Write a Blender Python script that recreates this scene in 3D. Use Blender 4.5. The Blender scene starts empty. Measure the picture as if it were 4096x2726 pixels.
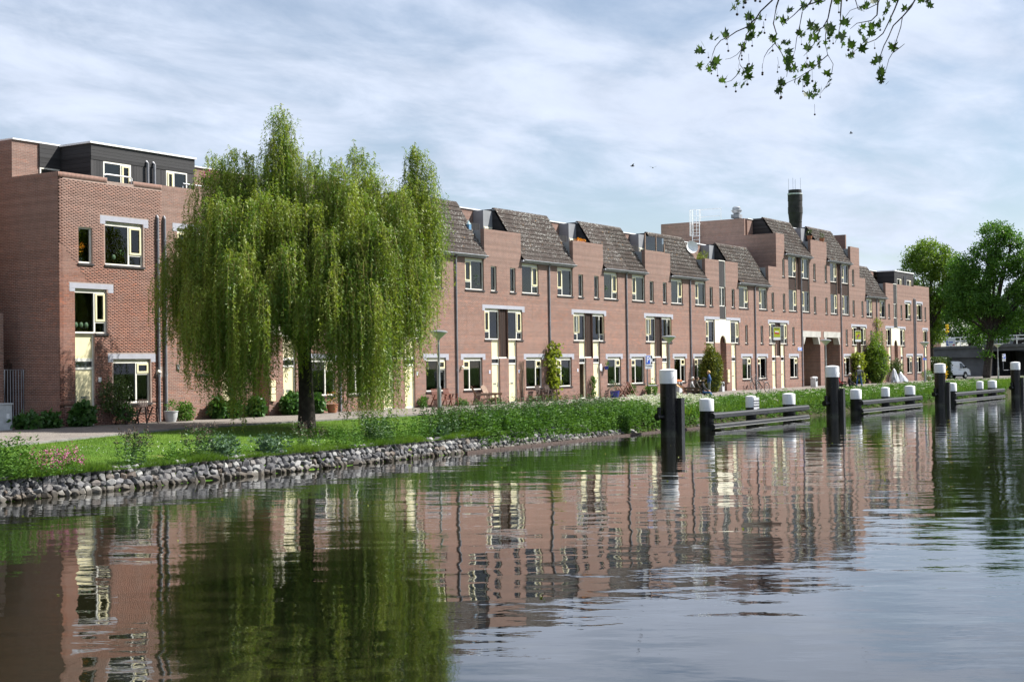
import bpy, bmesh, math, random
import numpy as np
from mathutils import Vector, Matrix, Quaternion
rng = random.Random(11)
NP = np.random.default_rng(5)
sc = bpy.context.scene
COL = sc.collection
PI = math.pi

# ------------------------------------------------------------------ camera
# X runs along the terrace front, Y into the houses, Z up from the water level
YAW, PITCH, ROLL = math.radians(32.3), math.radians(1.05), math.radians(0.85)
CAM = Vector((0.0, -42.9, 3.2))
fw = Vector((math.cos(YAW), math.sin(YAW), 0)); rt = Vector((math.sin(YAW), -math.cos(YAW), 0)); up = Vector((0, 0, 1))
F = fw * math.cos(PITCH) + up * math.sin(PITCH); U = up * math.cos(PITCH) - fw * math.sin(PITCH)
R2 = rt * math.cos(ROLL) - U * math.sin(ROLL); U2 = U * math.cos(ROLL) + rt * math.sin(ROLL)
cam = bpy.data.cameras.new('camera'); cam.lens = 50.0; cam.sensor_width = 36.0
cam.clip_start = 0.1; cam.clip_end = 6000
co = bpy.data.objects.new('camera', cam); COL.objects.link(co)
co.matrix_world = Matrix(((R2.x, U2.x, -F.x, CAM.x), (R2.y, U2.y, -F.y, CAM.y), (R2.z, U2.z, -F.z, CAM.z), (0, 0, 0, 1)))
sc.camera = co

# ------------------------------------------------------------------ sun and sky
AZ, EL = math.radians(50), math.radians(46)          # azimuth from the front's normal towards +X
to_sun = Vector((math.sin(AZ) * math.cos(EL), -math.cos(AZ) * math.cos(EL), math.sin(EL)))
sl = bpy.data.lights.new('sun', 'SUN'); sl.energy = 5.0; sl.angle = math.radians(0.55); sl.color = (1.0, 0.955, 0.88)
so = bpy.data.objects.new('sun', sl); COL.objects.link(so); so.rotation_euler = to_sun.to_track_quat('Z', 'Y').to_euler()
so.location = (60, -60, 60)
w = bpy.data.worlds.new('World'); sc.world = w; w.use_nodes = True
wt = w.node_tree; wt.nodes.clear()
def wn(t, **k):
    n = wt.nodes.new(t)
    for a, b in k.items(): setattr(n, a, b)
    return n
wo = wn('ShaderNodeOutputWorld'); bg = wn('ShaderNodeBackground'); bg.inputs['Strength'].default_value = 0.0555
sky = wn('ShaderNodeTexSky', sky_type='NISHITA', sun_disc=False)
sky.sun_elevation = EL; sky.sun_rotation = math.atan2(to_sun.x, to_sun.y); sky.altitude = 0; sky.air_density = 1.0; sky.dust_density = 0.2; sky.ozone_density = 1.4
tc = wn('ShaderNodeTexCoord'); sep = wn('ShaderNodeSeparateXYZ'); wt.links.new(tc.outputs['Generated'], sep.inputs[0])
def wm(op, a, b=None, c=None, clamp=False):
    n = wn('ShaderNodeMath', operation=op, use_clamp=clamp)
    for i, v in enumerate((a, b, c)):
        if v is None: continue
        if isinstance(v, (int, float)): n.inputs[i].default_value = v
        else: wt.links.new(v, n.inputs[i])
    return n.outputs[0]
zz = wm('MAXIMUM', sep.outputs['Z'], 0.0); den = wm('ADD', zz, 0.16)
cx_ = wm('DIVIDE', sep.outputs['X'], den); cy_ = wm('DIVIDE', sep.outputs['Y'], den)
cmb = wn('ShaderNodeCombineXYZ'); wt.links.new(cx_, cmb.inputs[0]); wt.links.new(cy_, cmb.inputs[1])
mp = wn('ShaderNodeMapping'); wt.links.new(cmb.outputs[0], mp.inputs[0]); mp.inputs['Rotation'].default_value = (0, 0, 0.95); mp.inputs['Scale'].default_value = (0.85, 1.25, 1); mp.inputs['Location'].default_value = (3.1, 1.7, 0)
n1 = wn('ShaderNodeTexNoise'); n1.inputs['Scale'].default_value = 1.05; n1.inputs['Detail'].default_value = 9; n1.inputs['Roughness'].default_value = 0.56; n1.inputs['Distortion'].default_value = 0.6
wt.links.new(mp.outputs[0], n1.inputs[0])
n2 = wn('ShaderNodeTexNoise'); n2.inputs['Scale'].default_value = 3.4; n2.inputs['Detail'].default_value = 7; n2.inputs['Roughness'].default_value = 0.6; n2.inputs['Distortion'].default_value = 0.35
wt.links.new(mp.outputs[0], n2.inputs[0])
cov = wm('ADD', wm('MULTIPLY', n1.outputs[0], 0.72), wm('MULTIPLY', n2.outputs[0], 0.28))
mr = wn('ShaderNodeMapRange', interpolation_type='SMOOTHSTEP'); wt.links.new(cov, mr.inputs[0]); mr.inputs[1].default_value = 0.40; mr.inputs[2].default_value = 0.60; mr.inputs[3].default_value = 0.30; mr.inputs[4].default_value = 0.98
# cloud brightness: lit veil with greyer cores
cb = wn('ShaderNodeMapRange'); wt.links.new(n2.outputs[0], cb.inputs[0]); cb.inputs[1].default_value = 0.3; cb.inputs[2].default_value = 0.7; cb.inputs[3].default_value = 6.9; cb.inputs[4].default_value = 8.3
cc = wn('ShaderNodeCombineColor'); wt.links.new(wm('MULTIPLY', cb.outputs[0], 0.865), cc.inputs[0]); wt.links.new(wm('MULTIPLY', cb.outputs[0], 0.965), cc.inputs[1]); wt.links.new(wm('MULTIPLY', cb.outputs[0], 1.16), cc.inputs[2])
mx = wn('ShaderNodeMix', data_type='RGBA'); wt.links.new(mr.outputs[0], mx.inputs[0]); wt.links.new(sky.outputs[0], mx.inputs[6]); wt.links.new(cc.outputs[0], mx.inputs[7])
wt.links.new(mx.outputs[2], bg.inputs[0]); wt.links.new(bg.outputs[0], wo.inputs[0])
sc.view_settings.view_transform = 'Standard'; sc.view_settings.look = 'None'; sc.view_settings.gamma = 1; sc.view_settings.use_curve_mapping = False
sc.view_settings.exposure = 1.05
sc.cycles.use_denoising = True; sc.cycles.max_bounces = 8; sc.cycles.transparent_max_bounces = 12; sc.cycles.diffuse_bounces = 3; sc.cycles.glossy_bounces = 4
sc.cycles.sample_clamp_indirect = 6.0; sc.cycles.caustics_reflective = False; sc.cycles.caustics_refractive = False

# ------------------------------------------------------------------ mesh helpers
ORG = {}                                # name of a root built in world coordinates -> its origin
def setp(o, label=None, cat=None, group=None, kind=None):
    if label: o['label'] = label
    if cat: o['category'] = cat
    if group: o['group'] = group
    if kind: o['kind'] = kind
    return o
def thing(name, label, cat, loc=(0, 0, 0), rz=0.0, group=None, world=False):
    o = bpy.data.objects.new(name, None); COL.objects.link(o); o.location = loc; o.rotation_euler = (0, 0, rz); o.empty_display_size = 0.2
    setp(o, label, cat, group)
    if world: ORG[o.name] = np.array(loc, float)
    return o
class MB:
    def __init__(s): s.v = []; s.f = []
    def add(s, vs, fs):
        b = len(s.v); s.v.extend([tuple(p) for p in vs]); s.f.extend([tuple(b + i for i in f) for f in fs]); return s
    def quad(s, a, b, c, d): return s.add([a, b, c, d], [(0, 1, 2, 3)])
    def box(s, x0, x1, y0, y1, z0, z1):
        return s.add([(x0, y0, z0), (x1, y0, z0), (x1, y1, z0), (x0, y1, z0), (x0, y0, z1), (x1, y0, z1), (x1, y1, z1), (x0, y1, z1)],
                     [(0, 3, 2, 1), (4, 5, 6, 7), (0, 1, 5, 4), (1, 2, 6, 5), (2, 3, 7, 6), (3, 0, 4, 7)])
    def bar(s, p, q, wd, h=None, upv=(0, 0, 1)):        # rectangular bar between two points
        h = h or wd; p = Vector(p); q = Vector(q); d = (q - p).normalized(); u = Vector(upv)
        if abs(d.dot(u)) > 0.99: u = Vector((1, 0, 0))
        a = d.cross(u).normalized() * wd / 2; b = d.cross(a).normalized() * h / 2
        vs = [p - a - b, p + a - b, p + a + b, p - a + b, q - a - b, q + a - b, q + a + b, q - a + b]
        return s.add(vs, [(0, 1, 2, 3), (7, 6, 5, 4), (0, 4, 5, 1), (1, 5, 6, 2), (2, 6, 7, 3), (3, 7, 4, 0)])
    def tube(s, pts, r, n=8, caps=True):
        pts = [Vector(p) for p in pts]; rs = r if isinstance(r, (list, tuple)) else [r] * len(pts); rings = []
        ref = Vector((0, 0, 1))
        for i, p in enumerate(pts):
            d = (pts[min(i + 1, len(pts) - 1)] - pts[max(i - 1, 0)]).normalized()
            a = d.cross(ref)
            if a.length < 0.05: a = d.cross(Vector((1, 0, 0)))
            a.normalize(); b = d.cross(a).normalized()
            rings.append([p + (a * math.cos(2 * PI * k / n) + b * math.sin(2 * PI * k / n)) * rs[i] for k in range(n)])
        vs = [p for r_ in rings for p in r_]; fs = []
        for i in range(len(pts) - 1):
            for k in range(n): fs.append((i * n + k, i * n + (k + 1) % n, (i + 1) * n + (k + 1) % n, (i + 1) * n + k))
        if caps: fs.append(tuple(range(n - 1, -1, -1))); fs.append(tuple(range((len(pts) - 1) * n, len(pts) * n)))
        return s.add(vs, fs)
    def lathe(s, prof, n=24, c=(0, 0, 0)):              # prof: (radius, z)
        vs = []; fs = []
        for r, z in prof:
            for k in range(n): vs.append((c[0] + r * math.cos(2 * PI * k / n), c[1] + r * math.sin(2 * PI * k / n), c[2] + z))
        for i in range(len(prof) - 1):
            for k in range(n): fs.append((i * n + k, i * n + (k + 1) % n, (i + 1) * n + (k + 1) % n, (i + 1) * n + k))
        fs.append(tuple(range(n - 1, -1, -1))); fs.append(tuple(range((len(prof) - 1) * n, len(prof) * n)))
        return s.add(vs, fs)
    def prism(s, poly, axis, a, b):                     # poly: 2-d points; axis 'x' -> (y,z), 'y' -> (x,z), 'z' -> (x,y)
        def P(p, t): return {'x': (t, p[0], p[1]), 'y': (p[0], t, p[1]), 'z': (p[0], p[1], t)}[axis]
        n = len(poly); vs = [P(p, a) for p in poly] + [P(p, b) for p in poly]
        fs = [tuple(range(n)), tuple(range(2 * n - 1, n - 1, -1))] + [(i, i + n, (i + 1) % n + n, (i + 1) % n) for i in range(n)]
        return s.add(vs, fs)
    def mesh(s, name, off=None):
        me = bpy.data.meshes.new(name); v = np.array(s.v, float)
        if off is not None and len(v): v = v - off
        me.from_pydata([tuple(p) for p in v], [], s.f)
        return me
    def build(s, name, mat, parent=None, smooth=False, bevel=0, loc=None, recalc=True):
        off = None
        if parent is not None and parent.name in ORG: off = ORG[parent.name]
        me = s.mesh(name, off)
        if recalc:
            bm = bmesh.new(); bm.from_mesh(me); bmesh.ops.recalc_face_normals(bm, faces=bm.faces); bm.to_mesh(me); bm.free()
        me.materials.append(M[mat] if isinstance(mat, str) else mat)
        if smooth: me.shade_smooth(); 
        o = bpy.data.objects.new(name, me); COL.objects.link(o)
        if loc is not None: o.location = loc
        if parent is not None:
            o.parent = parent
            if off is not None: ORG[o.name] = off
        if bevel:
            m = o.modifiers.new('bevel', 'BEVEL'); m.width = bevel; m.segments = 2; m.limit_method = 'ANGLE'
        if smooth:
            try: me.set_sharp_from_angle(angle=math.radians(40))
            except Exception: pass
        return o
def npmesh(name, verts, faces, mat, parent=None, uv=None):
    """verts (N,3), faces (M,k) arrays"""
    me = bpy.data.meshes.new(name); verts = np.asarray(verts, np.float32); faces = np.asarray(faces, np.int32)
    me.vertices.add(len(verts)); me.vertices.foreach_set('co', verts.ravel())
    k = faces.shape[1]; me.loops.add(faces.size); me.loops.foreach_set('vertex_index', faces.ravel())
    me.polygons.add(len(faces)); me.polygons.foreach_set('loop_start', np.arange(0, faces.size, k, dtype=np.int32))
    try: me.polygons.foreach_set('loop_total', np.full(len(faces), k, np.int32))
    except Exception: pass
    me.update(calc_edges=True); me.validate()
    me.materials.append(M[mat] if isinstance(mat, str) else mat)
    o = bpy.data.objects.new(name, me); COL.objects.link(o)
    if parent is not None: o.parent = parent
    return o
def inst(mesh, name, parent=None, loc=(0, 0, 0), rot=(0, 0, 0), scale=(1, 1, 1)):
    o = bpy.data.objects.new(name, mesh); COL.objects.link(o); o.location = loc; o.rotation_euler = rot; o.scale = scale
    if parent is not None: o.parent = parent
    return o
def copy_tree(o, parent=None):
    c = o.copy(); COL.objects.link(c); c.parent = parent
    for ch in list(o.children): copy_tree(ch, c)
    return c

# ------------------------------------------------------------------ materials
M = {}
class MT:
    def __init__(s, name):
        s.m = bpy.data.materials.new(name); s.m.use_nodes = True; s.t = s.m.node_tree; s.t.nodes.clear()
        s.out = s.n('ShaderNodeOutputMaterial'); M[name] = s.m
    def n(s, t, **k):
        x = s.t.nodes.new(t)
        for a, b in k.items(): setattr(x, a, b)
        return x
    def l(s, a, b): s.t.links.new(a, b)
    def put(s, inp, v):
        if isinstance(v, (int, float)): inp.default_value = v
        elif isinstance(v, (tuple, list)): inp.default_value = tuple(v) + (1,) if len(v) == 3 and inp.type == 'RGBA' else tuple(v)
        else: s.l(v, inp)
    def math(s, op, a, b=None, clamp=False):
        x = s.n('ShaderNodeMath', operation=op, use_clamp=clamp); s.put(x.inputs[0], a)
        if b is not None: s.put(x.inputs[1], b)
        return x.outputs[0]
    def mix(s, f, a, b, mode='MIX'):
        x = s.n('ShaderNodeMix', data_type='RGBA', blend_type=mode); s.put(x.inputs[0], f); s.put(x.inputs[6], a); s.put(x.inputs[7], b); return x.outputs[2]
    def noise(s, vec, scale, detail=4, rough=0.55, dist=0.0):
        x = s.n('ShaderNodeTexNoise'); s.l(vec, x.inputs[0]); x.inputs['Scale'].default_value = scale; x.inputs['Detail'].default_value = detail; x.inputs['Roughness'].default_value = rough; x.inputs['Distortion'].default_value = dist; return x.outputs[0]
    def vor(s, vec, scale, feature='F1', out=0):
        x = s.n('ShaderNodeTexVoronoi', feature=feature); s.l(vec, x.inputs[0]); x.inputs['Scale'].default_value = scale; return x.outputs[out]
    def ramp(s, fac, a, b, lo=0.0, hi=1.0):
        x = s.n('ShaderNodeMapRange', interpolation_type='SMOOTHSTEP'); s.put(x.inputs[0], fac); s.put(x.inputs[1], a); s.put(x.inputs[2], b); x.inputs[3].default_value = lo; x.inputs[4].default_value = hi; return x.outputs[0]
    def pos(s): return s.n('ShaderNodeNewGeometry').outputs['Position']
    def obj(s): return s.n('ShaderNodeTexCoord').outputs['Object']
    def sep(s, v):
        x = s.n('ShaderNodeSeparateXYZ'); s.l(v, x.inputs[0]); return x.outputs
    def comb(s, a, b, c=0.0):
        x = s.n('ShaderNodeCombineXYZ'); s.put(x.inputs[0], a); s.put(x.inputs[1], b); s.put(x.inputs[2], c); return x.outputs[0]
    def bump(s, h, strength=0.3, dist=0.02):
        x = s.n('ShaderNodeBump'); s.put(x.inputs['Height'], h); x.inputs['Strength'].default_value = strength; x.inputs['Distance'].default_value = dist; return x.outputs[0]
    def bsdf(s, col, rough=0.7, metal=0.0, spec=0.5, normal=None, ior=None):
        x = s.n('ShaderNodeBsdfPrincipled'); s.put(x.inputs['Base Color'], col); s.put(x.inputs['Roughness'], rough); x.inputs['Metallic'].default_value = metal
        x.inputs['Specular IOR Level'].default_value = spec
        if ior: x.inputs['IOR'].default_value = ior
        if normal is not None: s.l(normal, x.inputs['Normal'])
        return x.outputs[0]
    def done(s, sh): s.l(sh, s.out.inputs[0]); return s.m
def plain(name, col, rough=0.6, var=0.12, scale=3.0, metal=0.0, spec=0.4, dirt=None, bumpk=0.0):
    t = MT(name); p = t.pos(); n = t.noise(p, scale, 5, 0.6)
    c = t.mix(t.ramp(n, 0.3, 0.7), tuple(x * (1 - var) for x in col), tuple(min(1, x * (1 + var)) for x in col))
    if dirt: c = t.mix(t.ramp(t.noise(p, scale * 0.37, 6, 0.65), 0.52, 0.72, 0, 0.55), c, dirt)
    nm = t.bump(t.noise(p, scale * 14, 3), bumpk, 0.01) if bumpk else None
    return t.done(t.bsdf(c, rough, metal, spec, nm))

# bricks: the same brick lattice drives the flat walls and the brick pieces
def brick_mat(name, mortar=True, tint=(1, 1, 1), grey_top=True):
    t = MT(name); geo = t.n('ShaderNodeNewGeometry'); x, y, z = t.sep(geo.outputs['Position'])[:3]
    nx = t.sep(geo.outputs['Normal'])[0]; side = t.math('GREATER_THAN', t.math('ABSOLUTE', nx), 0.6)
    um = t.n('ShaderNodeMix'); t.l(side, um.inputs[0]); t.l(x, um.inputs[2]); t.l(y, um.inputs[3]); u = um.outputs[0]
    uv = t.comb(u, z); vu = t.comb(z, u)
    def bt(vec, c1, c2):
        b = t.n('ShaderNodeTexBrick'); t.l(vec, b.inputs['Vector']); b.inputs['Scale'].default_value = 1.0; b.inputs['Brick Width'].default_value = 0.22; b.inputs['Row Height'].default_value = 0.0625
        b.inputs['Mortar Size'].default_value = 0.0075; b.inputs['Mortar Smooth'].default_value = 0.15; b.inputs['Bias'].default_value = -0.1; b.offset = 0.5
        t.put(b.inputs['Color1'], c1); t.put(b.inputs['Color2'], c2); t.put(b.inputs['Mortar'], (0.43, 0.37, 0.325) if mortar else c1); return b
    pw = geo.outputs['Position']; big = t.noise(pw, 0.35, 4, 0.6); fine = t.noise(pw, 9.0, 3, 0.6)
    c1 = t.mix(t.ramp(fine, 0.35, 0.65), (0.225, 0.098, 0.068), (0.285, 0.140, 0.100)); c2 = t.mix(t.ramp(fine, 0.4, 0.6), (0.150, 0.075, 0.062), (0.205, 0.110, 0.090))
    A = bt(uv, c1, c2); B = bt(vu, c1, c2)
    def band(a, b): return t.math('MULTIPLY', t.math('GREATER_THAN', z, a), t.math('LESS_THAN', z, b))
    sold = t.math('ADD', band(1.97, 2.18), band(10.60, 10.83), True)
    col = t.mix(sold, A.outputs[0], B.outputs[0])
    fm = t.n('ShaderNodeMix'); t.l(sold, fm.inputs[0]); t.l(A.outputs[1], fm.inputs[2]); t.l(B.outputs[1], fm.inputs[3]); mort = fm.outputs[0]
    # odd orange bricks and weathering
    wn_ = t.n('ShaderNodeTexWhiteNoise', noise_dimensions='2D'); row = t.math('FLOOR', t.math('DIVIDE', z, 0.0625)); colm = t.math('FLOOR', t.math('ADD', t.math('DIVIDE', u, 0.22), t.math('MULTIPLY', t.math('MODULO', row, 2.0), 0.5)))
    t.l(t.comb(colm, row), wn_.inputs[0])
    inv = t.math('SUBTRACT', 1.0, mort)
    orange = t.math('MULTIPLY', t.math('GREATER_THAN', wn_.outputs[0], 0.90), t.math('MULTIPLY', inv, t.ramp(big, 0.4, 0.6, 0.15, 0.75)))
    col = t.mix(orange, col, (0.38, 0.13, 0.07))
    orn = t.n('ShaderNodeObjectInfo').outputs['Random']; col = t.mix(t.math('MULTIPLY', orn, 0.30), col, (0.165, 0.095, 0.078) if mortar else (0.20, 0.10, 0.075))
    stv = t.n('ShaderNodeMapping'); t.l(pw, stv.inputs[0]); stv.inputs['Scale'].default_value = (3.4, 3.4, 0.22); strk = t.ramp(t.noise(stv.outputs[0], 1.0, 5, 0.7), 0.56, 0.74, 0, 0.5); col = t.mix(strk, col, (0.13, 0.085, 0.075))
    grey = t.ramp(t.noise(pw, 0.9, 5, 0.65), 0.42, 0.75, 0, 0.42); col = t.mix(grey, col, (0.24, 0.175, 0.155))
    if grey_top:
        g2 = t.math('MULTIPLY', t.ramp(t.math('ADD', z, t.math('MULTIPLY', big, 3.0)), 7.6, 10.6), 0.55); col = t.mix(g2, col, (0.235, 0.165, 0.14))
    foot = t.math('MULTIPLY', t.ramp(t.math('ADD', z, t.math('MULTIPLY', t.noise(pw, 1.6, 4), 0.9)), 2.3, 1.35), 0.45); col = t.mix(foot, col, (0.15, 0.085, 0.075))
    eff = t.ramp(t.noise(t.comb(t.math('MULTIPLY', u, 2.2), t.math('MULTIPLY', z, 0.8)), 1.0, 6, 0.7), 0.68, 0.82, 0, 0.35); col = t.mix(eff, col, (0.42, 0.38, 0.36))
    wr = t.n('ShaderNodeTexWhiteNoise', noise_dimensions='1D'); t.l(row, wr.inputs['W']); rowv = t.math('ADD', t.math('MULTIPLY', wr.outputs[0], 0.22), 0.89)
    blot = t.math('ADD', t.math('MULTIPLY', t.noise(pw, 2.6, 4, 0.7), 0.55), 0.73)
    col = t.mix(1.0, col, t.comb(t.math('MULTIPLY', rowv, blot), t.math('MULTIPLY', rowv, blot), t.math('MULTIPLY', rowv, blot)), 'MULTIPLY')
    col = t.mix(1.0, col, tint, 'MULTIPLY')
    h = t.math('ADD', t.math('MULTIPLY', inv, 1.0), t.math('MULTIPLY', t.noise(pw, 60, 2), 0.3))
    return t.done(t.bsdf(col, 0.88, 0, 0.25, t.bump(h, 0.55 if mortar else 0.25, 0.008)))
brick_mat('brick'); brick_mat('brick_piece', mortar=False); brick_mat('brick_dark', tint=(0.42, 0.40, 0.42))
plain('mortar', (0.33, 0.25, 0.215), 0.95, 0.15, 6)
plain('white_paint', (0.80, 0.79, 0.72), 0.42, 0.05, 4, dirt=(0.55, 0.52, 0.42))
plain('cream_paint', (0.79, 0.72, 0.46), 0.45, 0.05, 3, dirt=(0.66, 0.58, 0.36))
plain('ivory_panel', (0.80, 0.76, 0.60), 0.5, 0.04, 2)
plain('lintel', (0.36, 0.37, 0.425), 0.75, 0.06, 4, dirt=(0.29, 0.295, 0.33))
plain('sill', (0.045, 0.042, 0.045), 0.5, 0.3, 8)
plain('zinc', (0.33, 0.345, 0.38), 0.45, 0.15, 5, metal=0.35)
plain('pipe', (0.23, 0.235, 0.26), 0.45, 0.14, 3, dirt=(0.34, 0.34, 0.36))
plain('grey_panel', (0.25, 0.26, 0.28), 0.55, 0.07, 2)
plain('concrete', (0.42, 0.41, 0.38), 0.85, 0.14, 1.5, dirt=(0.24, 0.235, 0.22), bumpk=0.2)
plain('concrete_dark', (0.13, 0.13, 0.135), 0.9, 0.2, 0.7, dirt=(0.08, 0.08, 0.085), bumpk=0.2)
plain('white_metal', (0.82, 0.83, 0.84), 0.4, 0.05, 3)
plain('steel_lamp', (0.30, 0.31, 0.31), 0.38, 0.15, 2, metal=0.5)
plain('lamp_glass', (0.52, 0.53, 0.46), 0.35, 0.08, 4)
t = MT('black_paint'); p = t.pos(); z_ = t.sep(p)[2]; mp_ = t.n('ShaderNodeMapping'); t.l(p, mp_.inputs[0]); mp_.inputs['Scale'].default_value = (9, 9, 0.7); c = t.mix(t.ramp(t.noise(mp_.outputs[0], 1.0, 5, 0.65), 0.5, 0.75, 0, 0.5), (0.004, 0.004, 0.005), (0.024, 0.024, 0.026)); c = t.mix(t.math('MULTIPLY', t.ramp(t.math('ADD', z_, t.math('MULTIPLY', t.noise(p, 6, 4), 0.25)), 0.42, 0.14), 0.7), c, (0.050, 0.055, 0.040)); t.done(t.bsdf(c, t.ramp(t.noise(p, 5, 4), 0.3, 0.7, 0.25, 0.5), 0, 0.35))
t = MT('pile_white'); p = t.pos(); mp_ = t.n('ShaderNodeMapping'); t.l(p, mp_.inputs[0]); mp_.inputs['Scale'].default_value = (7, 7, 0.9); c = t.mix(t.ramp(t.noise(mp_.outputs[0], 1.0, 5, 0.7), 0.5, 0.78, 0, 0.55), (0.74, 0.76, 0.78), (0.50, 0.50, 0.46)); c = t.mix(t.ramp(t.noise(p, 14, 4, 0.7), 0.66, 0.72, 0, 0.6), c, (0.28, 0.25, 0.22)); t.done(t.bsdf(c, 0.5, 0, 0.35))
plain('fender_black', (0.008, 0.009, 0.011), 0.42, 0.3, 3, dirt=(0.04, 0.042, 0.045))
plain('fender_face', (0.012, 0.013, 0.016), 0.5, 0.25, 5, dirt=(0.045, 0.047, 0.048))
plain('lichen_line', (0.46, 0.47, 0.46), 0.9, 0.2, 9)
plain('bark', (0.085, 0.070, 0.056), 0.95, 0.4, 6, bumpk=0.9)
plain('bark_dark', (0.045, 0.038, 0.032), 0.95, 0.4, 6, bumpk=0.9)
plain('wood_dark', (0.060, 0.036, 0.028), 0.6, 0.3, 9)
plain('wood_red', (0.17, 0.062, 0.040), 0.6, 0.3, 9)
plain('wood_pale', (0.26, 0.175, 0.125), 0.65, 0.25, 8)
plain('terracotta', (0.36, 0.15, 0.08), 0.8, 0.15, 6)
plain('blue_glaze', (0.020, 0.035, 0.26), 0.2, 0.2, 4, spec=0.6)
plain('rubber', (0.015, 0.015, 0.016), 0.75, 0.3, 6)
plain('chrome', (0.55, 0.56, 0.57), 0.25, 0.1, 4, metal=0.9)
plain('interior', (0.16, 0.145, 0.13), 0.9, 0.3, 0.8)
plain('sign_blue', (0.02, 0.10, 0.62), 0.4, 0.03, 3)
plain('sign_white', (0.82, 0.83, 0.85), 0.4, 0.03, 3)
plain('sign_black', (0.012, 0.012, 0.014), 0.5, 0.1, 3)
plain('sign_lime', (0.42, 0.47, 0.02), 0.45, 0.05, 3)
plain('sign_red', (0.55, 0.03, 0.04), 0.45, 0.05, 3)
plain('sign_yellow', (0.85, 0.55, 0.02), 0.45, 0.05, 3)
plain('sign_purple', (0.16, 0.05, 0.20), 0.45, 0.05, 3)
plain('tarp', (0.52, 0.53, 0.56), 0.32, 0.1, 5, metal=0.3)
plain('orange_plastic', (0.70, 0.20, 0.06), 0.5, 0.1, 5)
plain('peach', (0.72, 0.42, 0.20), 0.6, 0.1, 6)
plain('bin_grey', (0.48, 0.50, 0.52), 0.5, 0.12, 5, dirt=(0.3, 0.31, 0.32))
plain('van_white', (0.80, 0.81, 0.82), 0.22, 0.03, 1, spec=0.6)
plain('tail_red', (0.30, 0.015, 0.015), 0.25, 0.1, 5)
plain('skin', (0.52, 0.30, 0.21), 0.6, 0.08, 10)
plain('hair_white', (0.66, 0.64, 0.60), 0.7, 0.15, 40)
plain('hair_brown', (0.055, 0.032, 0.02), 0.7, 0.3, 40)
plain('hair_blond', (0.55, 0.36, 0.14), 0.6, 0.2, 40)
plain('cloth_blue', (0.025, 0.075, 0.22), 0.75, 0.25, 14)
plain('cloth_grey', (0.16, 0.165, 0.175), 0.85, 0.2, 14)
plain('cloth_pale', (0.46, 0.45, 0.46), 0.85, 0.15, 14)
plain('cloth_black', (0.018, 0.018, 0.022), 0.85, 0.3, 14)
plain('cloth_red', (0.52, 0.025, 0.04), 0.8, 0.15, 14)
plain('cloth_olive', (0.055, 0.048, 0.036), 0.85, 0.25, 14)
plain('jeans', (0.045, 0.10, 0.24), 0.85, 0.25, 14)
plain('curtain_white', (0.62, 0.63, 0.62), 0.9, 0.1, 2)
plain('curtain_blue', (0.42, 0.55, 0.58), 0.9, 0.1, 2)
plain('curtain_red', (0.20, 0.02, 0.04), 0.9, 0.2, 2)
plain('blind_tan', (0.44, 0.35, 0.16), 0.8, 0.12, 5)
plain('blind_rose', (0.46, 0.24, 0.18), 0.8, 0.06, 5)
plain('blind_blue', (0.12, 0.26, 0.42), 0.7, 0.08, 5)
plain('blind_grey', (0.33, 0.35, 0.36), 0.8, 0.1, 5)
plain('slate_grey', (0.21, 0.225, 0.25), 0.8, 0.15, 3)
plain('plaster_pale', (0.60, 0.62, 0.65), 0.85, 0.08, 1)
plain('brick_soot', (0.036, 0.033, 0.036), 0.9, 0.3, 0.6, bumpk=0.3)
plain('glass_lamp_red', (0.28, 0.04, 0.03), 0.6, 0.1, 4)

def boards_mat(name, a, b, axis, pitch=0.14):
    t = MT(name); x, y, z = t.sep(t.pos())[:3]; q = {'x': x, 'y': y, 'z': z}[axis]
    cell = t.math('FLOOR', t.math('DIVIDE', q, pitch)); wn_ = t.n('ShaderNodeTexWhiteNoise', noise_dimensions='1D'); t.l(cell, wn_.inputs['W'])
    st = (2, 2, 26) if axis == 'z' else (30, 30, 1.5); mp_ = t.n('ShaderNodeMapping'); t.l(t.pos(), mp_.inputs[0]); mp_.inputs['Scale'].default_value = st
    g = t.noise(mp_.outputs[0], 1.0, 5, 0.6); f = t.math('ADD', t.math('MULTIPLY', wn_.outputs[0], 0.5), t.math('MULTIPLY', g, 0.5))
    return t.done(t.bsdf(t.mix(f, a, b), 0.7, 0, 0.3, t.bump(g, 0.3, 0.004)))
boards_mat('boards_black', (0.007, 0.007, 0.008), (0.060, 0.060, 0.064), 'z')
boards_mat('boards_upright', (0.018, 0.018, 0.021), (0.075, 0.073, 0.075), 'x')
boards_mat('boards_brown', (0.010, 0.006, 0.005), (0.050, 0.022, 0.013), 'x', 0.1)

# roof tile with lichen
t = MT('roof_tile'); p = t.pos(); oi = t.n('ShaderNodeObjectInfo').outputs['Random']
base = t.mix(t.noise(p, 2.5, 4), (0.060, 0.047, 0.042), (0.115, 0.092, 0.080)); base = t.mix(t.math('MULTIPLY', oi, 0.5), base, (0.075, 0.062, 0.058))
zt = t.sep(p)[2]; lich = t.math('MULTIPLY', t.ramp(t.noise(p, 13.0, 3, 0.6, 0.5), 0.55, 0.62), t.ramp(t.noise(p, 0.9, 3), 0.30, 0.55)); 
lich = t.math('MULTIPLY', lich, t.ramp(zt, 9.3, 10.3, 0.3, 1.0))
base = t.mix(lich, base, (0.40, 0.40, 0.37)); org = t.math('MULTIPLY', t.ramp(t.noise(p, 5.0, 3), 0.67, 0.71), 0.8); base = t.mix(org, base, (0.30, 0.15, 0.04))
t.done(t.bsdf(base, 0.92, 0, 0.2, t.bump(t.noise(p, 45, 3), 0.5, 0.01)))

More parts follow.
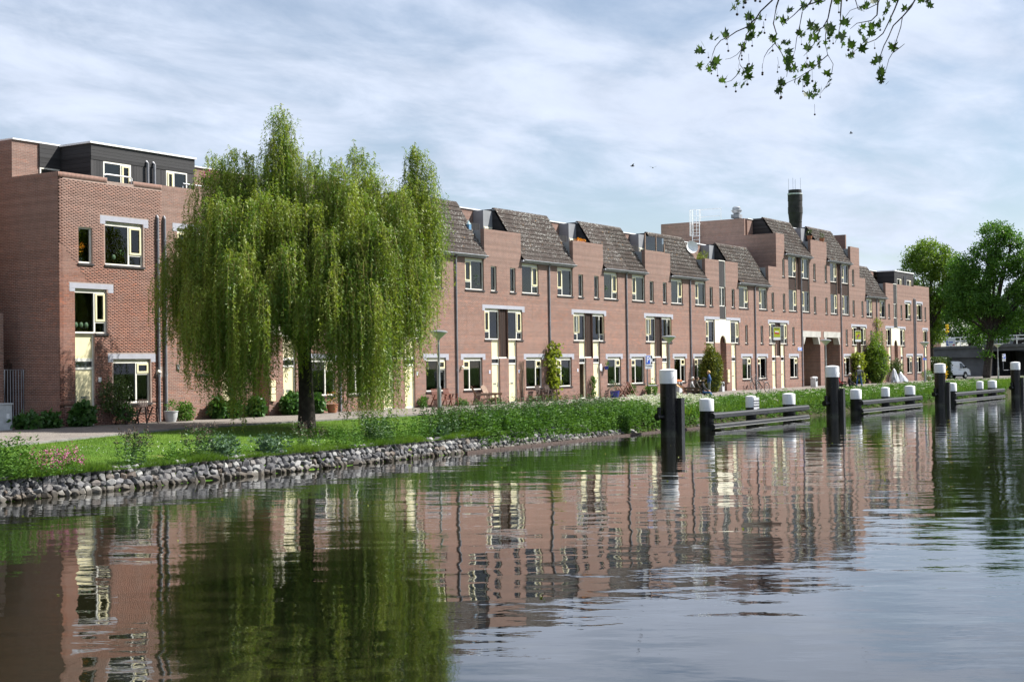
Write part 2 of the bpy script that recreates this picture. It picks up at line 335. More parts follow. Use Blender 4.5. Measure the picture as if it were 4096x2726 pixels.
# window glass: reflects by Fresnel and lets the room show
t = MT('pane_glass'); fr = t.n('ShaderNodeFresnel'); fr.inputs[0].default_value = 1.52
tr = t.n('ShaderNodeBsdfTransparent'); tr.inputs[0].default_value = (0.80, 0.83, 0.82, 1); gl = t.n('ShaderNodeBsdfGlossy'); gl.inputs['Roughness'].default_value = 0.015; gl.inputs[0].default_value = (0.95, 0.97, 1, 1)
t.l(t.bump(t.noise(t.pos(), 0.8, 2), 0.02, 0.05), gl.inputs['Normal'])
ms = t.n('ShaderNodeMixShader'); t.l(t.math('MULTIPLY', fr.outputs[0], 1.15, True), ms.inputs[0]); t.l(tr.outputs[0], ms.inputs[1]); t.l(gl.outputs[0], ms.inputs[2]); t.done(ms.outputs[0])
t = MT('dark_glass'); t.done(t.bsdf((0.012, 0.014, 0.016), 0.06, 0, 0.8))

# foliage
def leaf_mat(name, a, b, trans=0.35, rough=0.55, scale=1.2, spec=0.35):
    t = MT(name); p = t.pos(); ri = t.n('ShaderNodeNewGeometry').outputs['Random Per Island']
    f = t.math('ADD', t.math('MULTIPLY', ri, 0.6), t.math('MULTIPLY', t.ramp(t.noise(p, scale, 3), 0.3, 0.7), 0.4)); c = t.mix(f, a, b)
    d = t.bsdf(c, rough, 0, spec); tl = t.n('ShaderNodeBsdfTranslucent'); t.l(t.mix(1.0, c, (1.15, 1.2, 0.55), 'MULTIPLY'), tl.inputs[0])
    m = t.n('ShaderNodeMixShader'); m.inputs[0].default_value = trans; t.l(d, m.inputs[1]); t.l(tl.outputs[0], m.inputs[2]); return t.done(m.outputs[0])
def tassel_mat(name, a, b, c3, trans):
    t = MT(name); p = t.pos(); ri = t.n('ShaderNodeNewGeometry').outputs['Random Per Island']; mp_ = t.n('ShaderNodeMapping'); t.l(p, mp_.inputs[0]); mp_.inputs['Scale'].default_value = (1.7, 1.7, 0.28)
    f = t.ramp(t.noise(mp_.outputs[0], 1.0, 3, 0.6), 0.34, 0.66); c = t.mix(f, a, b); c = t.mix(t.math('MULTIPLY', ri, 0.75), c, c3)
    d = t.bsdf(c, 0.5, 0, 0.4); tl = t.n('ShaderNodeBsdfTranslucent'); t.l(t.mix(1.0, c, (1.15, 1.2, 0.5), 'MULTIPLY'), tl.inputs[0]); m = t.n('ShaderNodeMixShader'); m.inputs[0].default_value = trans; t.l(d, m.inputs[1]); t.l(tl.outputs[0], m.inputs[2]); t.done(m.outputs[0])
tassel_mat('willow_leaf', (0.060, 0.150, 0.022), (0.330, 0.380, 0.060), (0.190, 0.290, 0.045), 0.40)
leaf_mat('willow_leaf_old', (0.070, 0.150, 0.022), (0.230, 0.285, 0.050), 0.36, 0.5, 0.8)
leaf_mat('willow_twig', (0.16, 0.13, 0.03), (0.24, 0.19, 0.05), 0.1, 0.7)
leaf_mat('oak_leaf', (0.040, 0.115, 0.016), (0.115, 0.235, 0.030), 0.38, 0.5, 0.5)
leaf_mat('lime_leaf', (0.070, 0.150, 0.018), (0.190, 0.275, 0.036), 0.38, 0.5, 0.6)
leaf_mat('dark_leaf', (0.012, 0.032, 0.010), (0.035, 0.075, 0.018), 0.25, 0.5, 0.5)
leaf_mat('plane_leaf', (0.028, 0.062, 0.012), (0.055, 0.100, 0.018), 0.40, 0.5, 2)
leaf_mat('nettle_leaf', (0.040, 0.110, 0.020), (0.125, 0.235, 0.045), 0.30, 0.7, 0.7, 0.15)
leaf_mat('nettle_dark', (0.032, 0.085, 0.024), (0.085, 0.165, 0.045), 0.25, 0.5, 0.9)
leaf_mat('grass_blade', (0.055, 0.135, 0.014), (0.165, 0.260, 0.040), 0.35, 0.55, 0.5)
leaf_mat('comfrey_leaf', (0.045, 0.105, 0.050), (0.100, 0.170, 0.095), 0.2, 0.55, 2)
leaf_mat('seed_head', (0.085, 0.060, 0.050), (0.150, 0.115, 0.085), 0.1, 0.8, 2)
leaf_mat('umbel_white', (0.50, 0.52, 0.42), (0.72, 0.73, 0.64), 0.15, 0.8, 3)
leaf_mat('flower_pink', (0.42, 0.09, 0.24), (0.62, 0.22, 0.40), 0.2, 0.8, 3)
leaf_mat('flower_white', (0.66, 0.66, 0.62), (0.80, 0.80, 0.78), 0.1, 0.8, 3)
leaf_mat('flower_yellow', (0.75, 0.42, 0.01), (0.85, 0.60, 0.02), 0.2, 0.8, 3)
leaf_mat('flower_orange', (0.60, 0.22, 0.02), (0.75, 0.35, 0.03), 0.2, 0.8, 3)
leaf_mat('yew_leaf', (0.085, 0.115, 0.012), (0.210, 0.230, 0.028), 0.2, 0.6, 2)
leaf_mat('vine_leaf', (0.130, 0.170, 0.020), (0.260, 0.300, 0.050), 0.4, 0.5, 2)
leaf_mat('rose_leaf', (0.025, 0.060, 0.012), (0.085, 0.130, 0.025), 0.25, 0.4, 2, 0.5)
leaf_mat('mallow_leaf', (0.035, 0.100, 0.022), (0.080, 0.180, 0.040), 0.25, 0.4, 3, 0.5)

# ground surfaces
t = MT('lawn'); p = t.pos(); c = t.mix(t.ramp(t.noise(p, 0.5, 5, 0.6), 0.3, 0.7), (0.060, 0.140, 0.012), (0.120, 0.205, 0.022)); c = t.mix(t.ramp(t.noise(p, 14, 3), 0.35, 0.65, 0, 0.5), c, (0.040, 0.095, 0.010)); c = t.mix(t.ramp(t.noise(p, 0.9, 5, 0.7), 0.58, 0.75, 0, 0.75), c, (0.19, 0.17, 0.06))
t.done(t.bsdf(c, 0.9, 0, 0.15, t.bump(t.noise(p, 55, 3), 0.9, 0.04)))
t = MT('soil'); p = t.pos(); t.done(t.bsdf(t.mix(t.noise(p, 2.0, 5), (0.026, 0.030, 0.012), (0.055, 0.052, 0.026)), 0.95, 0, 0.1, t.bump(t.noise(p, 20, 4), 0.8, 0.05)))
def paving(name, a, b, bw, rh, ang):
    t = MT(name); mp_ = t.n('ShaderNodeMapping'); t.l(t.pos(), mp_.inputs[0]); mp_.inputs['Rotation'].default_value = (0, 0, ang)
    br = t.n('ShaderNodeTexBrick'); t.l(mp_.outputs[0], br.inputs[0]); br.inputs['Scale'].default_value = 1; br.inputs['Brick Width'].default_value = bw; br.inputs['Row Height'].default_value = rh; br.inputs['Mortar Size'].default_value = 0.006
    t.put(br.inputs['Color1'], a); t.put(br.inputs['Color2'], b); t.put(br.inputs['Mortar'], tuple(x * 0.45 for x in a))
    p = t.pos(); c = t.mix(t.ramp(t.noise(p, 0.45, 5, 0.62), 0.4, 0.72, 0, 0.55), br.outputs[0], tuple(x * 0.62 for x in a)); c = t.mix(t.ramp(t.noise(p, 3.2, 5, 0.7), 0.58, 0.8, 0, 0.5), c, tuple(min(1, x * 1.35) for x in b))
    return t.done(t.bsdf(c, 0.9, 0, 0.25, t.bump(t.math('ADD', t.math('MULTIPLY', br.outputs[1], -1.0), t.math('MULTIPLY', t.noise(p, 40, 3), 0.6)), 0.4, 0.01)))
paving('pavers', (0.200, 0.178, 0.160), (0.255, 0.230, 0.205), 0.21, 0.07, 0.0)
plain('kerb_stone', (0.20, 0.195, 0.185), 0.9, 0.2, 3, dirt=(0.10, 0.10, 0.09), bumpk=0.3)
plain('asphalt', (0.06, 0.06, 0.062), 0.9, 0.2, 2, bumpk=0.3)
for bname in ('basalt', 'basalt_mass'):
    t = MT(bname); oi = t.n('ShaderNodeObjectInfo').outputs['Random'] if bname == 'basalt' else t.n('ShaderNodeNewGeometry').outputs['Random Per Island']; p = t.pos(); cr = t.n('ShaderNodeValToRGB'); t.l(oi, cr.inputs[0]); e = cr.color_ramp.elements
    e[0].position = 0; e[0].color = (0.050, 0.050, 0.055, 1); e[1].position = 1; e[1].color = (0.40, 0.395, 0.38, 1)
    for po, cl in ((0.35, (0.095, 0.095, 0.103, 1)), (0.62, (0.15, 0.15, 0.16, 1)), (0.75, (0.115, 0.088, 0.070, 1)), (0.84, (0.20, 0.20, 0.205, 1))):
        q = e.new(po); q.color = cl
    c = t.mix(t.ramp(t.noise(p, 9, 5, 0.65), 0.45, 0.7, 0, 0.6), cr.outputs[0], (0.27, 0.265, 0.25)); c = t.mix(t.ramp(t.noise(p, 5, 4), 0.6, 0.75, 0, 0.6), c, (0.045, 0.045, 0.047))
    wet = t.ramp(t.sep(p)[2], 0.22, 0.05, 0, 0.75); c = t.mix(wet, c, (0.075, 0.060, 0.040))
    t.done(t.bsdf(c, 0.85, 0, 0.3, t.bump(t.noise(p, 25, 5, 0.7), 0.6, 0.02)))

# canal water
t = MT('canal_water'); p = t.pos(); x, y, z = t.sep(p)[:3]
ca_, sa_ = math.cos(0.50), math.sin(0.50); al = t.math('ADD', t.math('MULTIPLY', x, ca_), t.math('MULTIPLY', y, sa_)); ac = t.math('SUBTRACT', t.math('MULTIPLY', y, ca_), t.math('MULTIPLY', x, sa_))
v = t.comb(t.math('MULTIPLY', al, 1.15), t.math('MULTIPLY', ac, 0.6))
patch = t.ramp(t.noise(p, 0.055, 3, 0.5), 0.36, 0.66, 0.35, 1.0)
h1 = t.math('MULTIPLY', t.noise(v, 0.5, 2, 0.5), 0.027); h2 = t.math('MULTIPLY', t.math('MULTIPLY', t.noise(v, 2.3, 2, 0.5), 0.0062), patch); h3 = t.math('MULTIPLY', t.math('MULTIPLY', t.noise(v, 8.5, 2, 0.55), 0.0012), patch)
bp = t.n('ShaderNodeBump'); t.l(t.math('ADD', h1, t.math('ADD', h2, h3)), bp.inputs['Height']); bp.inputs['Strength'].default_value = 1.0; bp.inputs['Distance'].default_value = 1.0
fr = t.n('ShaderNodeFresnel'); fr.inputs[0].default_value = 1.38; t.l(bp.outputs[0], fr.inputs['Normal']); df = t.n('ShaderNodeBsdfDiffuse'); t.put(df.inputs[0], t.mix(t.noise(p, 0.2, 3), (0.008, 0.009, 0.004), (0.016, 0.015, 0.008))); gl = t.n('ShaderNodeBsdfGlossy'); gl.inputs['Roughness'].default_value = 0.012; gl.inputs[0].default_value = (0.97, 0.98, 1.0, 1); t.l(bp.outputs[0], gl.inputs['Normal'])
ms = t.n('ShaderNodeMixShader'); t.l(t.math('ADD', t.math('MULTIPLY', fr.outputs[0], 1.18), 0.02, True), ms.inputs[0]); t.l(df.outputs[0], ms.inputs[1]); t.l(gl.outputs[0], ms.inputs[2]); t.done(ms.outputs[0])
# ------------------------------------------------------------------ ground, water, road
EDGE = [(-60, -9.4), (20, -9.3), (24, -9.0), (26.7, -8.5), (29.2, -7.7), (32, -6.6), (34.5, -5.7), (37, -5.15), (41, -4.9), (48, -5.35), (52, -5.55), (65, -5.1), (72.5, -4.8), (85, -5.2), (100, -6.2), (110, -6.6), (125, -6.8), (150, -6.6), (200, -6.4), (400, -6.4)]
def edge_y(x): return float(np.interp(x, [e[0] for e in EDGE], [e[1] for e in EDGE]))
def top_y(x): return float(np.interp(x, [-100, 20, 36, 60, 64, 400], [-12.75, -12.75, -12.45, -11.9, -11.6, -11.6]))   # top of the bank
def water_y(x): return float(np.interp(x, [-100, 36, 60, 400], [-13.05, -12.9, -12.3, -12.3]))
XS = [-1500, -400, -100] + list(np.arange(-40, 40, 2.0)) + list(np.arange(40, 200, 2.5)) + [260, 400, 800, 2500]
def sheet(rows, name, mat, kind='structure'):
    n = len(rows[0][1]); v = []; f = []
    for x, prof in rows: v += [(x, y, z) for y, z in prof]
    for i in range(len(rows) - 1):
        for k in range(n - 1): f.append((i * n + k, (i + 1) * n + k, (i + 1) * n + k + 1, i * n + k + 1))
    o = npmesh(name, v, f, mat); o['kind'] = kind; return o
def lawn_z(x, y):
    e = edge_y(x); tq = top_y(x); f = min(1, max(0, (e - y) / (e - tq))); return 1.10 - 0.50 * f ** 1.4
rows = []
for x in XS:
    e = edge_y(x); tq = top_y(x); wy = water_y(x); pr = [(2500, 1.05), (60, 1.05), (e + 0.3, 1.09)]
    for k in range(7): y = e + (tq - e) * k / 6; pr.append((y, lawn_z(x, y)))
    pr += [(wy - 0.1 + 0.25, 0.15), (wy - 0.45, -0.4), (wy - 2.5, -1.6)]
    rows.append((x, pr))
ground = sheet(rows, 'ground', 'lawn'); ground['label'] = 'green lawn sloping from the paved lane down to the canal'
rows = [(x, [(top_y(x) + 0.35, lawn_z(x, top_y(x)) + 0.022), (top_y(x), 0.62), (water_y(x) + 0.15, 0.165), (water_y(x) - 0.44, -0.39)]) for x in XS if 56 <= x <= 400]
sheet(rows, 'canal_bank', 'soil')['label'] = 'earthen canal bank under the weeds'
rows = [(x, [(1.5 if x < 36 else 0.5, 1.205), (-2.5, 1.19), (edge_y(x) + 0.14, 1.15)]) for x in XS if -40 <= x <= 400]
road = sheet(rows, 'pavement', 'pavers'); road['label'] = 'grey brick paved lane along the house fronts'
rows = [(x, [(40, 1.13), (14, 1.16), (-4.0, 1.185)]) for x in XS if 150 <= x <= 400]
sheet(rows, 'square', 'asphalt')
# kerb stones, one piece each
kerb = thing('kerb', None, None, (0, 0, 1.0)); kerb['kind'] = 'structure'; kerb['label'] = 'row of grey kerb stones between lane and lawn'
kb = MB().box(-0.475, 0.475, -0.06, 0.06, 0, 0.165); km = kb.mesh('kerb_stone'); km.materials.append(M['kerb_stone'])
x = 20.0
while x < 150:
    y0, y1 = edge_y(x), edge_y(x + 0.96); a = math.atan2(y1 - y0, 0.96)
    inst(km, 'kerb_stone', kerb, (x + 0.48, (y0 + y1) / 2 + 0.06, rng.uniform(-0.006, 0.006)), (0, 0, a + rng.uniform(-0.008, 0.008))); x += 0.97 * math.cos(a)
wv = [(-1500, -13.3 + 1.5, 0), (3000, -13.3 + 1.5, 0), (3000, -41.6, 0), (-1500, -41.6, 0)]
water = npmesh('water', wv, [(0, 3, 2, 1)], 'canal_water'); water['kind'] = 'structure'; water['label'] = 'rippled canal water mirroring the brick houses'
bed = npmesh('canal_bed', [(-1500, -11, -1.5), (3000, -11, -1.5), (3000, -42, -1.5), (-1500, -42, -1.5)], [(0, 3, 2, 1)], 'soil'); bed['kind'] = 'structure'
# near bank, behind and beside the camera
nb = sheet([(x, [(-41.4, -1.5), (-41.6, 1.35), (-2500, 1.35)]) for x in (-1500, -60, 0, 60, 400, 3000)], 'near_bank', 'lawn')

# ------------------------------------------------------------------ stone bank
from mathutils import Euler
def mathutils_euler(r): return Euler(r)
def stone_mesh(seed, k=1.0):
    r = random.Random(seed); bm = bmesh.new()
    for i in range(17):
        a = r.uniform(0, 2 * PI); u = r.uniform(-1, 1); s = (1 - abs(u) ** 3) ** 0.5
        bm.verts.new((0.5 * math.cos(a) * s, 0.42 * math.sin(a) * s * r.uniform(0.8, 1), 0.5 * u))
    bmesh.ops.convex_hull(bm, input=bm.verts)
    for v in [v for v in bm.verts if not v.link_faces]: bm.verts.remove(v)
    bmesh.ops.bevel(bm, geom=list(bm.edges), offset=0.014, segments=1, affect='EDGES')
    me = bpy.data.meshes.new('stone'); bm.to_mesh(me); bm.free(); me.materials.append(M['basalt']); return me
STM = [stone_mesh(100 + i) for i in range(10)]
revet = thing('stone_revetment', 'low bank wall of loose grey basalt stones at the waterline', 'stone wall', (40, -12.7, 0), world=True)
O = ORG[revet.name]
core = MB()
for i in range(44):
    x0 = 10 + i * 1.14; x1 = x0 + 1.14
    a = top_y(x0), water_y(x0), top_y(x1), water_y(x1)
    core.quad((x0, a[0] + 0.25, 0.60), (x1, a[2] + 0.25, 0.60), (x1, a[3] + 0.05, 0.0), (x0, a[1] + 0.05, 0.0)); core.quad((x0, a[1] + 0.05, 0.0), (x1, a[3] + 0.05, 0.0), (x1, a[3] - 0.2, -0.5), (x0, a[1] - 0.2, -0.5))
core.build('rubble_core', 'soil', revet)
spots = []
for row in range(4):
    x = 20.6 + row * 0.13
    while x < 57.5:
        wd = rng.uniform(0.20, 0.37) * (0.92 if row == 0 else 1.0); ty, wy = top_y(x), water_y(x); f = (row + 0.35) / 4.0
        y = wy + (ty - wy) * f + rng.uniform(-0.035, 0.03); z = -0.01 + 0.158 * row + rng.uniform(-0.018, 0.025); hh = rng.uniform(0.185, 0.26)
        if not (x > 46 and row > 1 and rng.random() < (x - 46) / 9):
            spots.append((rng.choice(STM), (x + wd / 2, y, z + 0.06), (rng.uniform(-0.2, 0.2), rng.uniform(-0.6, 0.6), rng.uniform(-0.4, 0.4)), (wd * 1.13, rng.uniform(0.26, 0.40), hh * 1.15)))
        x += wd * 0.90
for i in range(60):
    x = rng.uniform(21, 50); k = rng.uniform(0.0, 1.0); s_ = rng.uniform(0.09, 0.16); spots.append((rng.choice(STM), (x, water_y(x) + (top_y(x) - water_y(x)) * k - 0.14, 0.05 + 0.5 * k), (rng.uniform(-1, 1), rng.uniform(-1, 1), rng.uniform(0, 3)), (s_, s_, s_)))
spots.sort(key=lambda q: q[1][0]); Vr = []; Fr = []; nb0 = 0
for i, (me, lo, ro_, sca) in enumerate(spots):
    if i < 295: inst(me, 'stone', revet, Vector(lo) - Vector(O), ro_, sca); continue
    mt = Matrix.Translation(Vector(lo) - Vector(O)) @ Matrix.LocRotScale(None, mathutils_euler(ro_), Vector(sca)); vs_ = [tuple(mt @ v.co) for v in me.vertices]; Vr += vs_; Fr += [[nb0 + q for q in p.vertices] for p in me.polygons]; nb0 += len(vs_)
rm_ = bpy.data.meshes.new('stones'); rm_.from_pydata(Vr, [], Fr); rm_.materials.append(M['basalt_mass']); ro2 = bpy.data.objects.new('stones', rm_); COL.objects.link(ro2); ro2.parent = revet; ro2['kind'] = 'stuff'
for i in range(26):
    x = rng.uniform(57, 66); y = water_y(x) + rng.uniform(0.0, 0.35); s = rng.uniform(0.2, 0.42)
    inst(rng.choice(STM), 'stone', revet, Vector((x, y, (y - water_y(x)) * 0.7 + 0.03)) - Vector(O), (rng.uniform(-.4, .4), rng.uniform(-.4, .4), rng.uniform(0, 3)), (s, s * .8, s * .7))
eb = MB(); 
for i in range(9):
    x0 = 44 + i * 2.4; eb.bar((x0, water_y(x0) - 0.30, 0.03), (x0 + 2.38, water_y(x0 + 2.38) - 0.30, 0.03), 0.09, 0.1)
o = eb.build('edge_beam', 'wood_dark'); setp(o, 'weathered timber edging beam along the waterline beside the nettles', 'edging')
# ------------------------------------------------------------------ houses
GZ = 1.18
def wall_cells(mb, x0, x1, tops, holes, zb=GZ, y0=0.0, y1=0.24, ends=(False, False), vx=False):
    """solid wall from rectangular cells; tops: [(xa,xb,ztop)], holes: [(xa,xb,za,zb)]; vx: the wall lies in the plane X (x means Y)"""
    xs = sorted({round(v, 4) for v in [x0, x1] + [t_[0] for t_ in tops] + [t_[1] for t_ in tops] + [h[0] for h in holes] + [h[1] for h in holes] if x0 - 1e-6 <= v <= x1 + 1e-6})
    zs = sorted({round(v, 4) for v in [zb] + [t_[2] for t_ in tops] + [h[2] for h in holes] + [h[3] for h in holes] if v >= zb - 1e-6})
    def solid(i, k):
        if i < 0 or k < 0 or i >= len(xs) - 1 or k >= len(zs) - 1: return False
        cx, cz = (xs[i] + xs[i + 1]) / 2, (zs[k] + zs[k + 1]) / 2
        tp = max([t_[2] for t_ in tops if t_[0] <= cx <= t_[1]] or [0])
        if cz > tp: return False
        return not any(h[0] < cx < h[1] and h[2] < cz < h[3] for h in holes)
    def P(x, y, z): return (y, x, z) if vx else (x, y, z)
    for i in range(len(xs) - 1):
        for k in range(len(zs) - 1):
            if not solid(i, k): continue
            a, b, c, d = xs[i], xs[i + 1], zs[k], zs[k + 1]
            mb.quad(P(a, y0, c), P(b, y0, c), P(b, y0, d), P(a, y0, d)); mb.quad(P(a, y1, d), P(b, y1, d), P(b, y1, c), P(a, y1, c))
            if not solid(i - 1, k) and (i > 0 or ends[0]): mb.quad(P(a, y0, d), P(a, y1, d), P(a, y1, c), P(a, y0, c))
            if not solid(i + 1, k) and (i < len(xs) - 2 or ends[1]): mb.quad(P(b, y0, c), P(b, y1, c), P(b, y1, d), P(b, y0, d))
            if not solid(i, k + 1): mb.quad(P(a, y0, d), P(b, y0, d), P(b, y1, d), P(a, y1, d))
            if not solid(i, k - 1) and k > 0: mb.quad(P(a, y1, c), P(b, y1, c), P(b, y0, c), P(a, y0, c))
    return mb
def wall_obj(mb, name, mat, parent):
    off = ORG.get(parent.name) if parent else None; me = mb.mesh(name, off); bm = bmesh.new(); bm.from_mesh(me); bmesh.ops.remove_doubles(bm, verts=bm.verts, dist=1e-4); bm.to_mesh(me); bm.free()
    me.materials.append(M[mat]); o = bpy.data.objects.new(name, me); COL.objects.link(o); o.parent = parent
    if off is not None: ORG[o.name] = off
    return o

FY = 0.075          # depth of the frame face behind the brick
def frame_ring(mb, x0, x1, z0, z1, wd, y0, y1):
    mb.box(x0, x1, y0, y1, z0, z0 + wd); mb.box(x0, x1, y0, y1, z1 - wd, z1); mb.box(x0, x0 + wd, y0, y1, z0 + wd, z1 - wd); mb.box(x1 - wd, x1, y0, y1, z0 + wd, z1 - wd)
def pane(parent, x0, x1, z0, z1, y):
    MB().box(x0, x1, y, y + 0.012, z0, z1).build('pane', 'pane_glass', parent)
def casement(parent, x0, x1, z0, z1, y, openk=0.0, hinge='l'):
    mb = MB(); frame_ring(mb, x0, x1, z0, z1, 0.075, y - 0.02, y + 0.05)
    if not openk:
        o = mb.build('casement', 'cream_paint', parent); pane(o, x0 + 0.075, x1 - 0.075, z0 + 0.075, z1 - 0.075, y + 0.02); return o
    hx = x0 if hinge == 'l' else x1; ca, sa = math.cos(openk), math.sin(openk)
    def tf(m):
        m.v = [(hx + (p[0] - hx) * ca, y + (p[1] - y) * ca - abs(p[0] - hx) * sa, p[2]) for p in m.v]; return m
    o = tf(mb).build('casement', 'cream_paint', parent); tf(MB().box(x0 + 0.075, x1 - 0.075, y + 0.02, y + 0.032, z0 + 0.075, z1 - 0.075)).build('pane', 'pane_glass', o); return o
def wavy(x0, x1, z0, z1, y, amp=0.03, pitch=0.13):
    mb = MB(); n = max(3, int((x1 - x0) / pitch * 4)); pts = [(x0 + (x1 - x0) * i / n, y + amp * math.sin(i * PI / 2 + 0.4 * math.sin(i * 0.7))) for i in range(n + 1)]
    for (a, b), (c, d) in zip(pts, pts[1:]): mb.quad((a, b, z0), (c, d, z0), (c, d, z1), (a, b, z1))
    return mb
def curtain(parent, kind, x0, x1, z0, z1, y=0.20):
    if not kind: return
    h = z1 - z0; wd = x1 - x0
    if kind in ('white', 'blue', 'red'):
        m = 'curtain_' + kind; s = rng.choice((0.42, 0.5, 0.62)); side = rng.random() < 0.5
        if rng.random() < 0.45: wavy(x0, x1, z0, z1, y).build('curtain', m, parent)
        else:
            a, b = (x0, x0 + wd * s) if side else (x1 - wd * s, x1); wavy(a, b, z0, z1, y).build('curtain', m, parent)
    elif kind == 'net':
        wavy(x0, x1, z0 + h * 0.0, z0 + h * 0.55, y, 0.015, 0.08).build('curtain', 'curtain_white', parent)
    elif kind == 'valance':
        wavy(x0, x1, z1 - h * 0.3, z1, y, 0.012, 0.09).build('curtain', 'curtain_white', parent)
    else:
        col, k = kind.split(':'); k = float(k); MB().box(x0, x1, y - 0.02, y - 0.012, z1 - h * k, z1).build('blind', 'blind_' + col, parent)
def window(house, x0, x1, z0, z1, lay, cur=None, opn=False, louvre=True, sill=True, skip_sill=None):
    """lay: 'n' narrow, 'a' casement column left, 'b' casement column right, 'c' ground window column left, 'd' column right, 's' plain two-light"""
    y = FY; zt = z1; mb = MB(); wd = 0.06
    if louvre and lay != 'n': zt = z1 - 0.11
    frame_ring(mb, x0, x1, z0, zt, wd, y, y + 0.08)
    cw = (x1 - x0) * 0.36; big = None
    if lay in 'abcd':
        xm = x0 + cw if lay in 'ac' else x1 - cw
        zm = z0 + (zt - z0) * (0.27 if lay in 'ab' else 0.70)
        mb.box(xm - 0.035, xm + 0.035, y + 0.002, y + 0.078, z0 + wd, zt - wd)
        ca, cb = (x0 + wd, xm - 0.035) if lay in 'ac' else (xm + 0.035, x1 - wd)
        ba, bb = (xm + 0.035, x1 - wd) if lay in 'ac' else (x0 + wd, xm - 0.035)
        mb.box(ca, cb, y + 0.004, y + 0.076, zm - 0.03, zm + 0.03)
    elif lay == 's':
        xm = (x0 + x1) / 2; mb.box(xm - 0.03, xm + 0.03, y + 0.002, y + 0.078, z0 + wd, zt - wd)
    o = mb.build('window', 'white_paint', house)
    if lay in 'abcd':
        pane(o, ba, bb, z0 + wd, zt - wd, y + 0.04)
        casement(o, ca + 0.004, cb - 0.004, zm + 0.034, zt - wd - 0.004, y - 0.004, 0.5 if opn else 0.0, 'l' if lay in 'ac' else 'r'); pane(o, ca, cb, z0 + wd, zm - 0.03, y + 0.04)
    elif lay == 's': pane(o, x0 + wd, xm - 0.03, z0 + wd, zt - wd, y + 0.04); pane(o, xm + 0.03, x1 - wd, z0 + wd, zt - wd, y + 0.04)
    else: pane(o, x0 + wd, x1 - wd, z0 + wd, zt - wd, y + 0.04)
    if lay != 'n' and louvre:
        lb = MB(); lb.box(x0, x1 - 0.0, y + 0.03, y + 0.08, zt + 0.002, z1)
        for k in range(3): lb.box(x0 + 0.03, x1 - 0.03, y + 0.012, y + 0.03, zt + 0.012 + k * 0.034, zt + 0.030 + k * 0.034)
        lb.build('vent_louvre', 'ivory_panel', o)
    if sill:
        a, b = skip_sill or (x0 - 0.04, x1 + 0.06)
        MB().box(a, b, -0.045, FY + 0.02, z0 - 0.075, z0 - 0.002).build('sill', 'sill', o)
    curtain(o, cur, x0 + wd, x1 - wd, z0 + wd, zt - wd, 0.21)
    return o
def lintel(house, x0, x1, zt, legs=0.33, th=0.20, leg_w=0.26, y=-0.006, sides=(True, True)):
    mb = MB().box(x0, x1, y, 0.05, zt - th, zt)
    if sides[0]: mb.box(x0, x0 + leg_w, y, 0.05, zt - legs, zt - th - 0.003)
    if sides[1]: mb.box(x1 - leg_w, x1, y, 0.05, zt - legs, zt - th - 0.003)
    return mb.build('lintel', 'lintel', house)
def front_door(house, x0, x1, handle='r', opened=False, tr_col='pane_glass', plate=False):
    y = FY; fr = MB(); fr.box(x0, x0 + 0.055, y, y + 0.09, GZ + 0.02, 3.73); fr.box(x1 - 0.055, x1, y, y + 0.09, GZ + 0.02, 3.73); fr.box(x0 + 0.055, x1 - 0.055, y, y + 0.09, 3.345, 3.43); fr.box(x0 + 0.055, x1 - 0.055, y, y + 0.09, 3.66, 3.73)
    fr.box(x0 + 0.055, x1 - 0.055, y - 0.005, y + 0.12, GZ + 0.02, GZ + 0.10)
    fo = fr.build('door_frame', 'white_paint', house)
    MB().box(x0 + 0.055, x1 - 0.055, y + 0.04, y + 0.052, 3.43, 3.66).build('pane', 'pane_glass', fo)
    if opened:
        MB().box(x0 + 0.06, x0 + 0.10, y + 0.05, y + 0.85, GZ + 0.11, 3.34).build('door', 'cream_paint', house)
        MB().box(x0 + 0.055, x1 - 0.055, 0.9, 0.95, GZ, 3.4).build('hallway', 'blind_rose', house); return
    d = MB().box(x0 + 0.058, x1 - 0.058, y + 0.028, y + 0.07, GZ + 0.105, 3.34)
    d.box(x0 + 0.058, x1 - 0.058, y + 0.012, y + 0.027, GZ + 0.105, GZ + 0.17)
    do = d.build('door', 'cream_paint', house)
    if plate: MB().box(x0 + 0.06, x1 - 0.06, y + 0.018, y + 0.0275, GZ + 0.18, GZ + 0.52).build('kick_plate', 'grey_panel', do)
    xm = (x0 + x1) / 2; MB().box(xm - 0.14, xm + 0.14, y + 0.012, y + 0.027, 2.26, 2.33).build('letter_slot', 'chrome', do)
    hx = x1 - 0.11 if handle == 'r' else x0 + 0.11
    MB().box(hx - 0.02, hx + 0.02, y + 0.005, y + 0.027, 2.14, 2.36).box(hx - 0.05, hx + 0.05, y - 0.03, y - 0.01, 2.24, 2.265).build('handle', 'chrome', do)
def door_panel(house, x0, x1):
    fr = MB(); frame_ring(fr, x0, x1, 3.735, 4.73, 0.045, FY, FY + 0.085); fo = fr.build('panel_frame', 'white_paint', house)
    MB().box(x0 + 0.045, x1 - 0.045, FY + 0.02, FY + 0.07, 3.78, 4.685).build('panel', 'cream_paint', fo)
def cladding(house, x0, x1, z0, z1, mat='boards_brown', y=FY + 0.02, pitch=0.095):
    mb = MB(); n = max(2, int(round((x1 - x0) / pitch))); s = (x1 - x0) / n
    for i in range(n): mb.box(x0 + i * s + 0.006, x0 + (i + 1) * s - 0.006, y + 0.008 * (i % 2), y + 0.05, z0, z1)
    mb.box(x0, x1, y + 0.05, y + 0.09, z0, z1); return mb.build('board_cladding', mat, house)
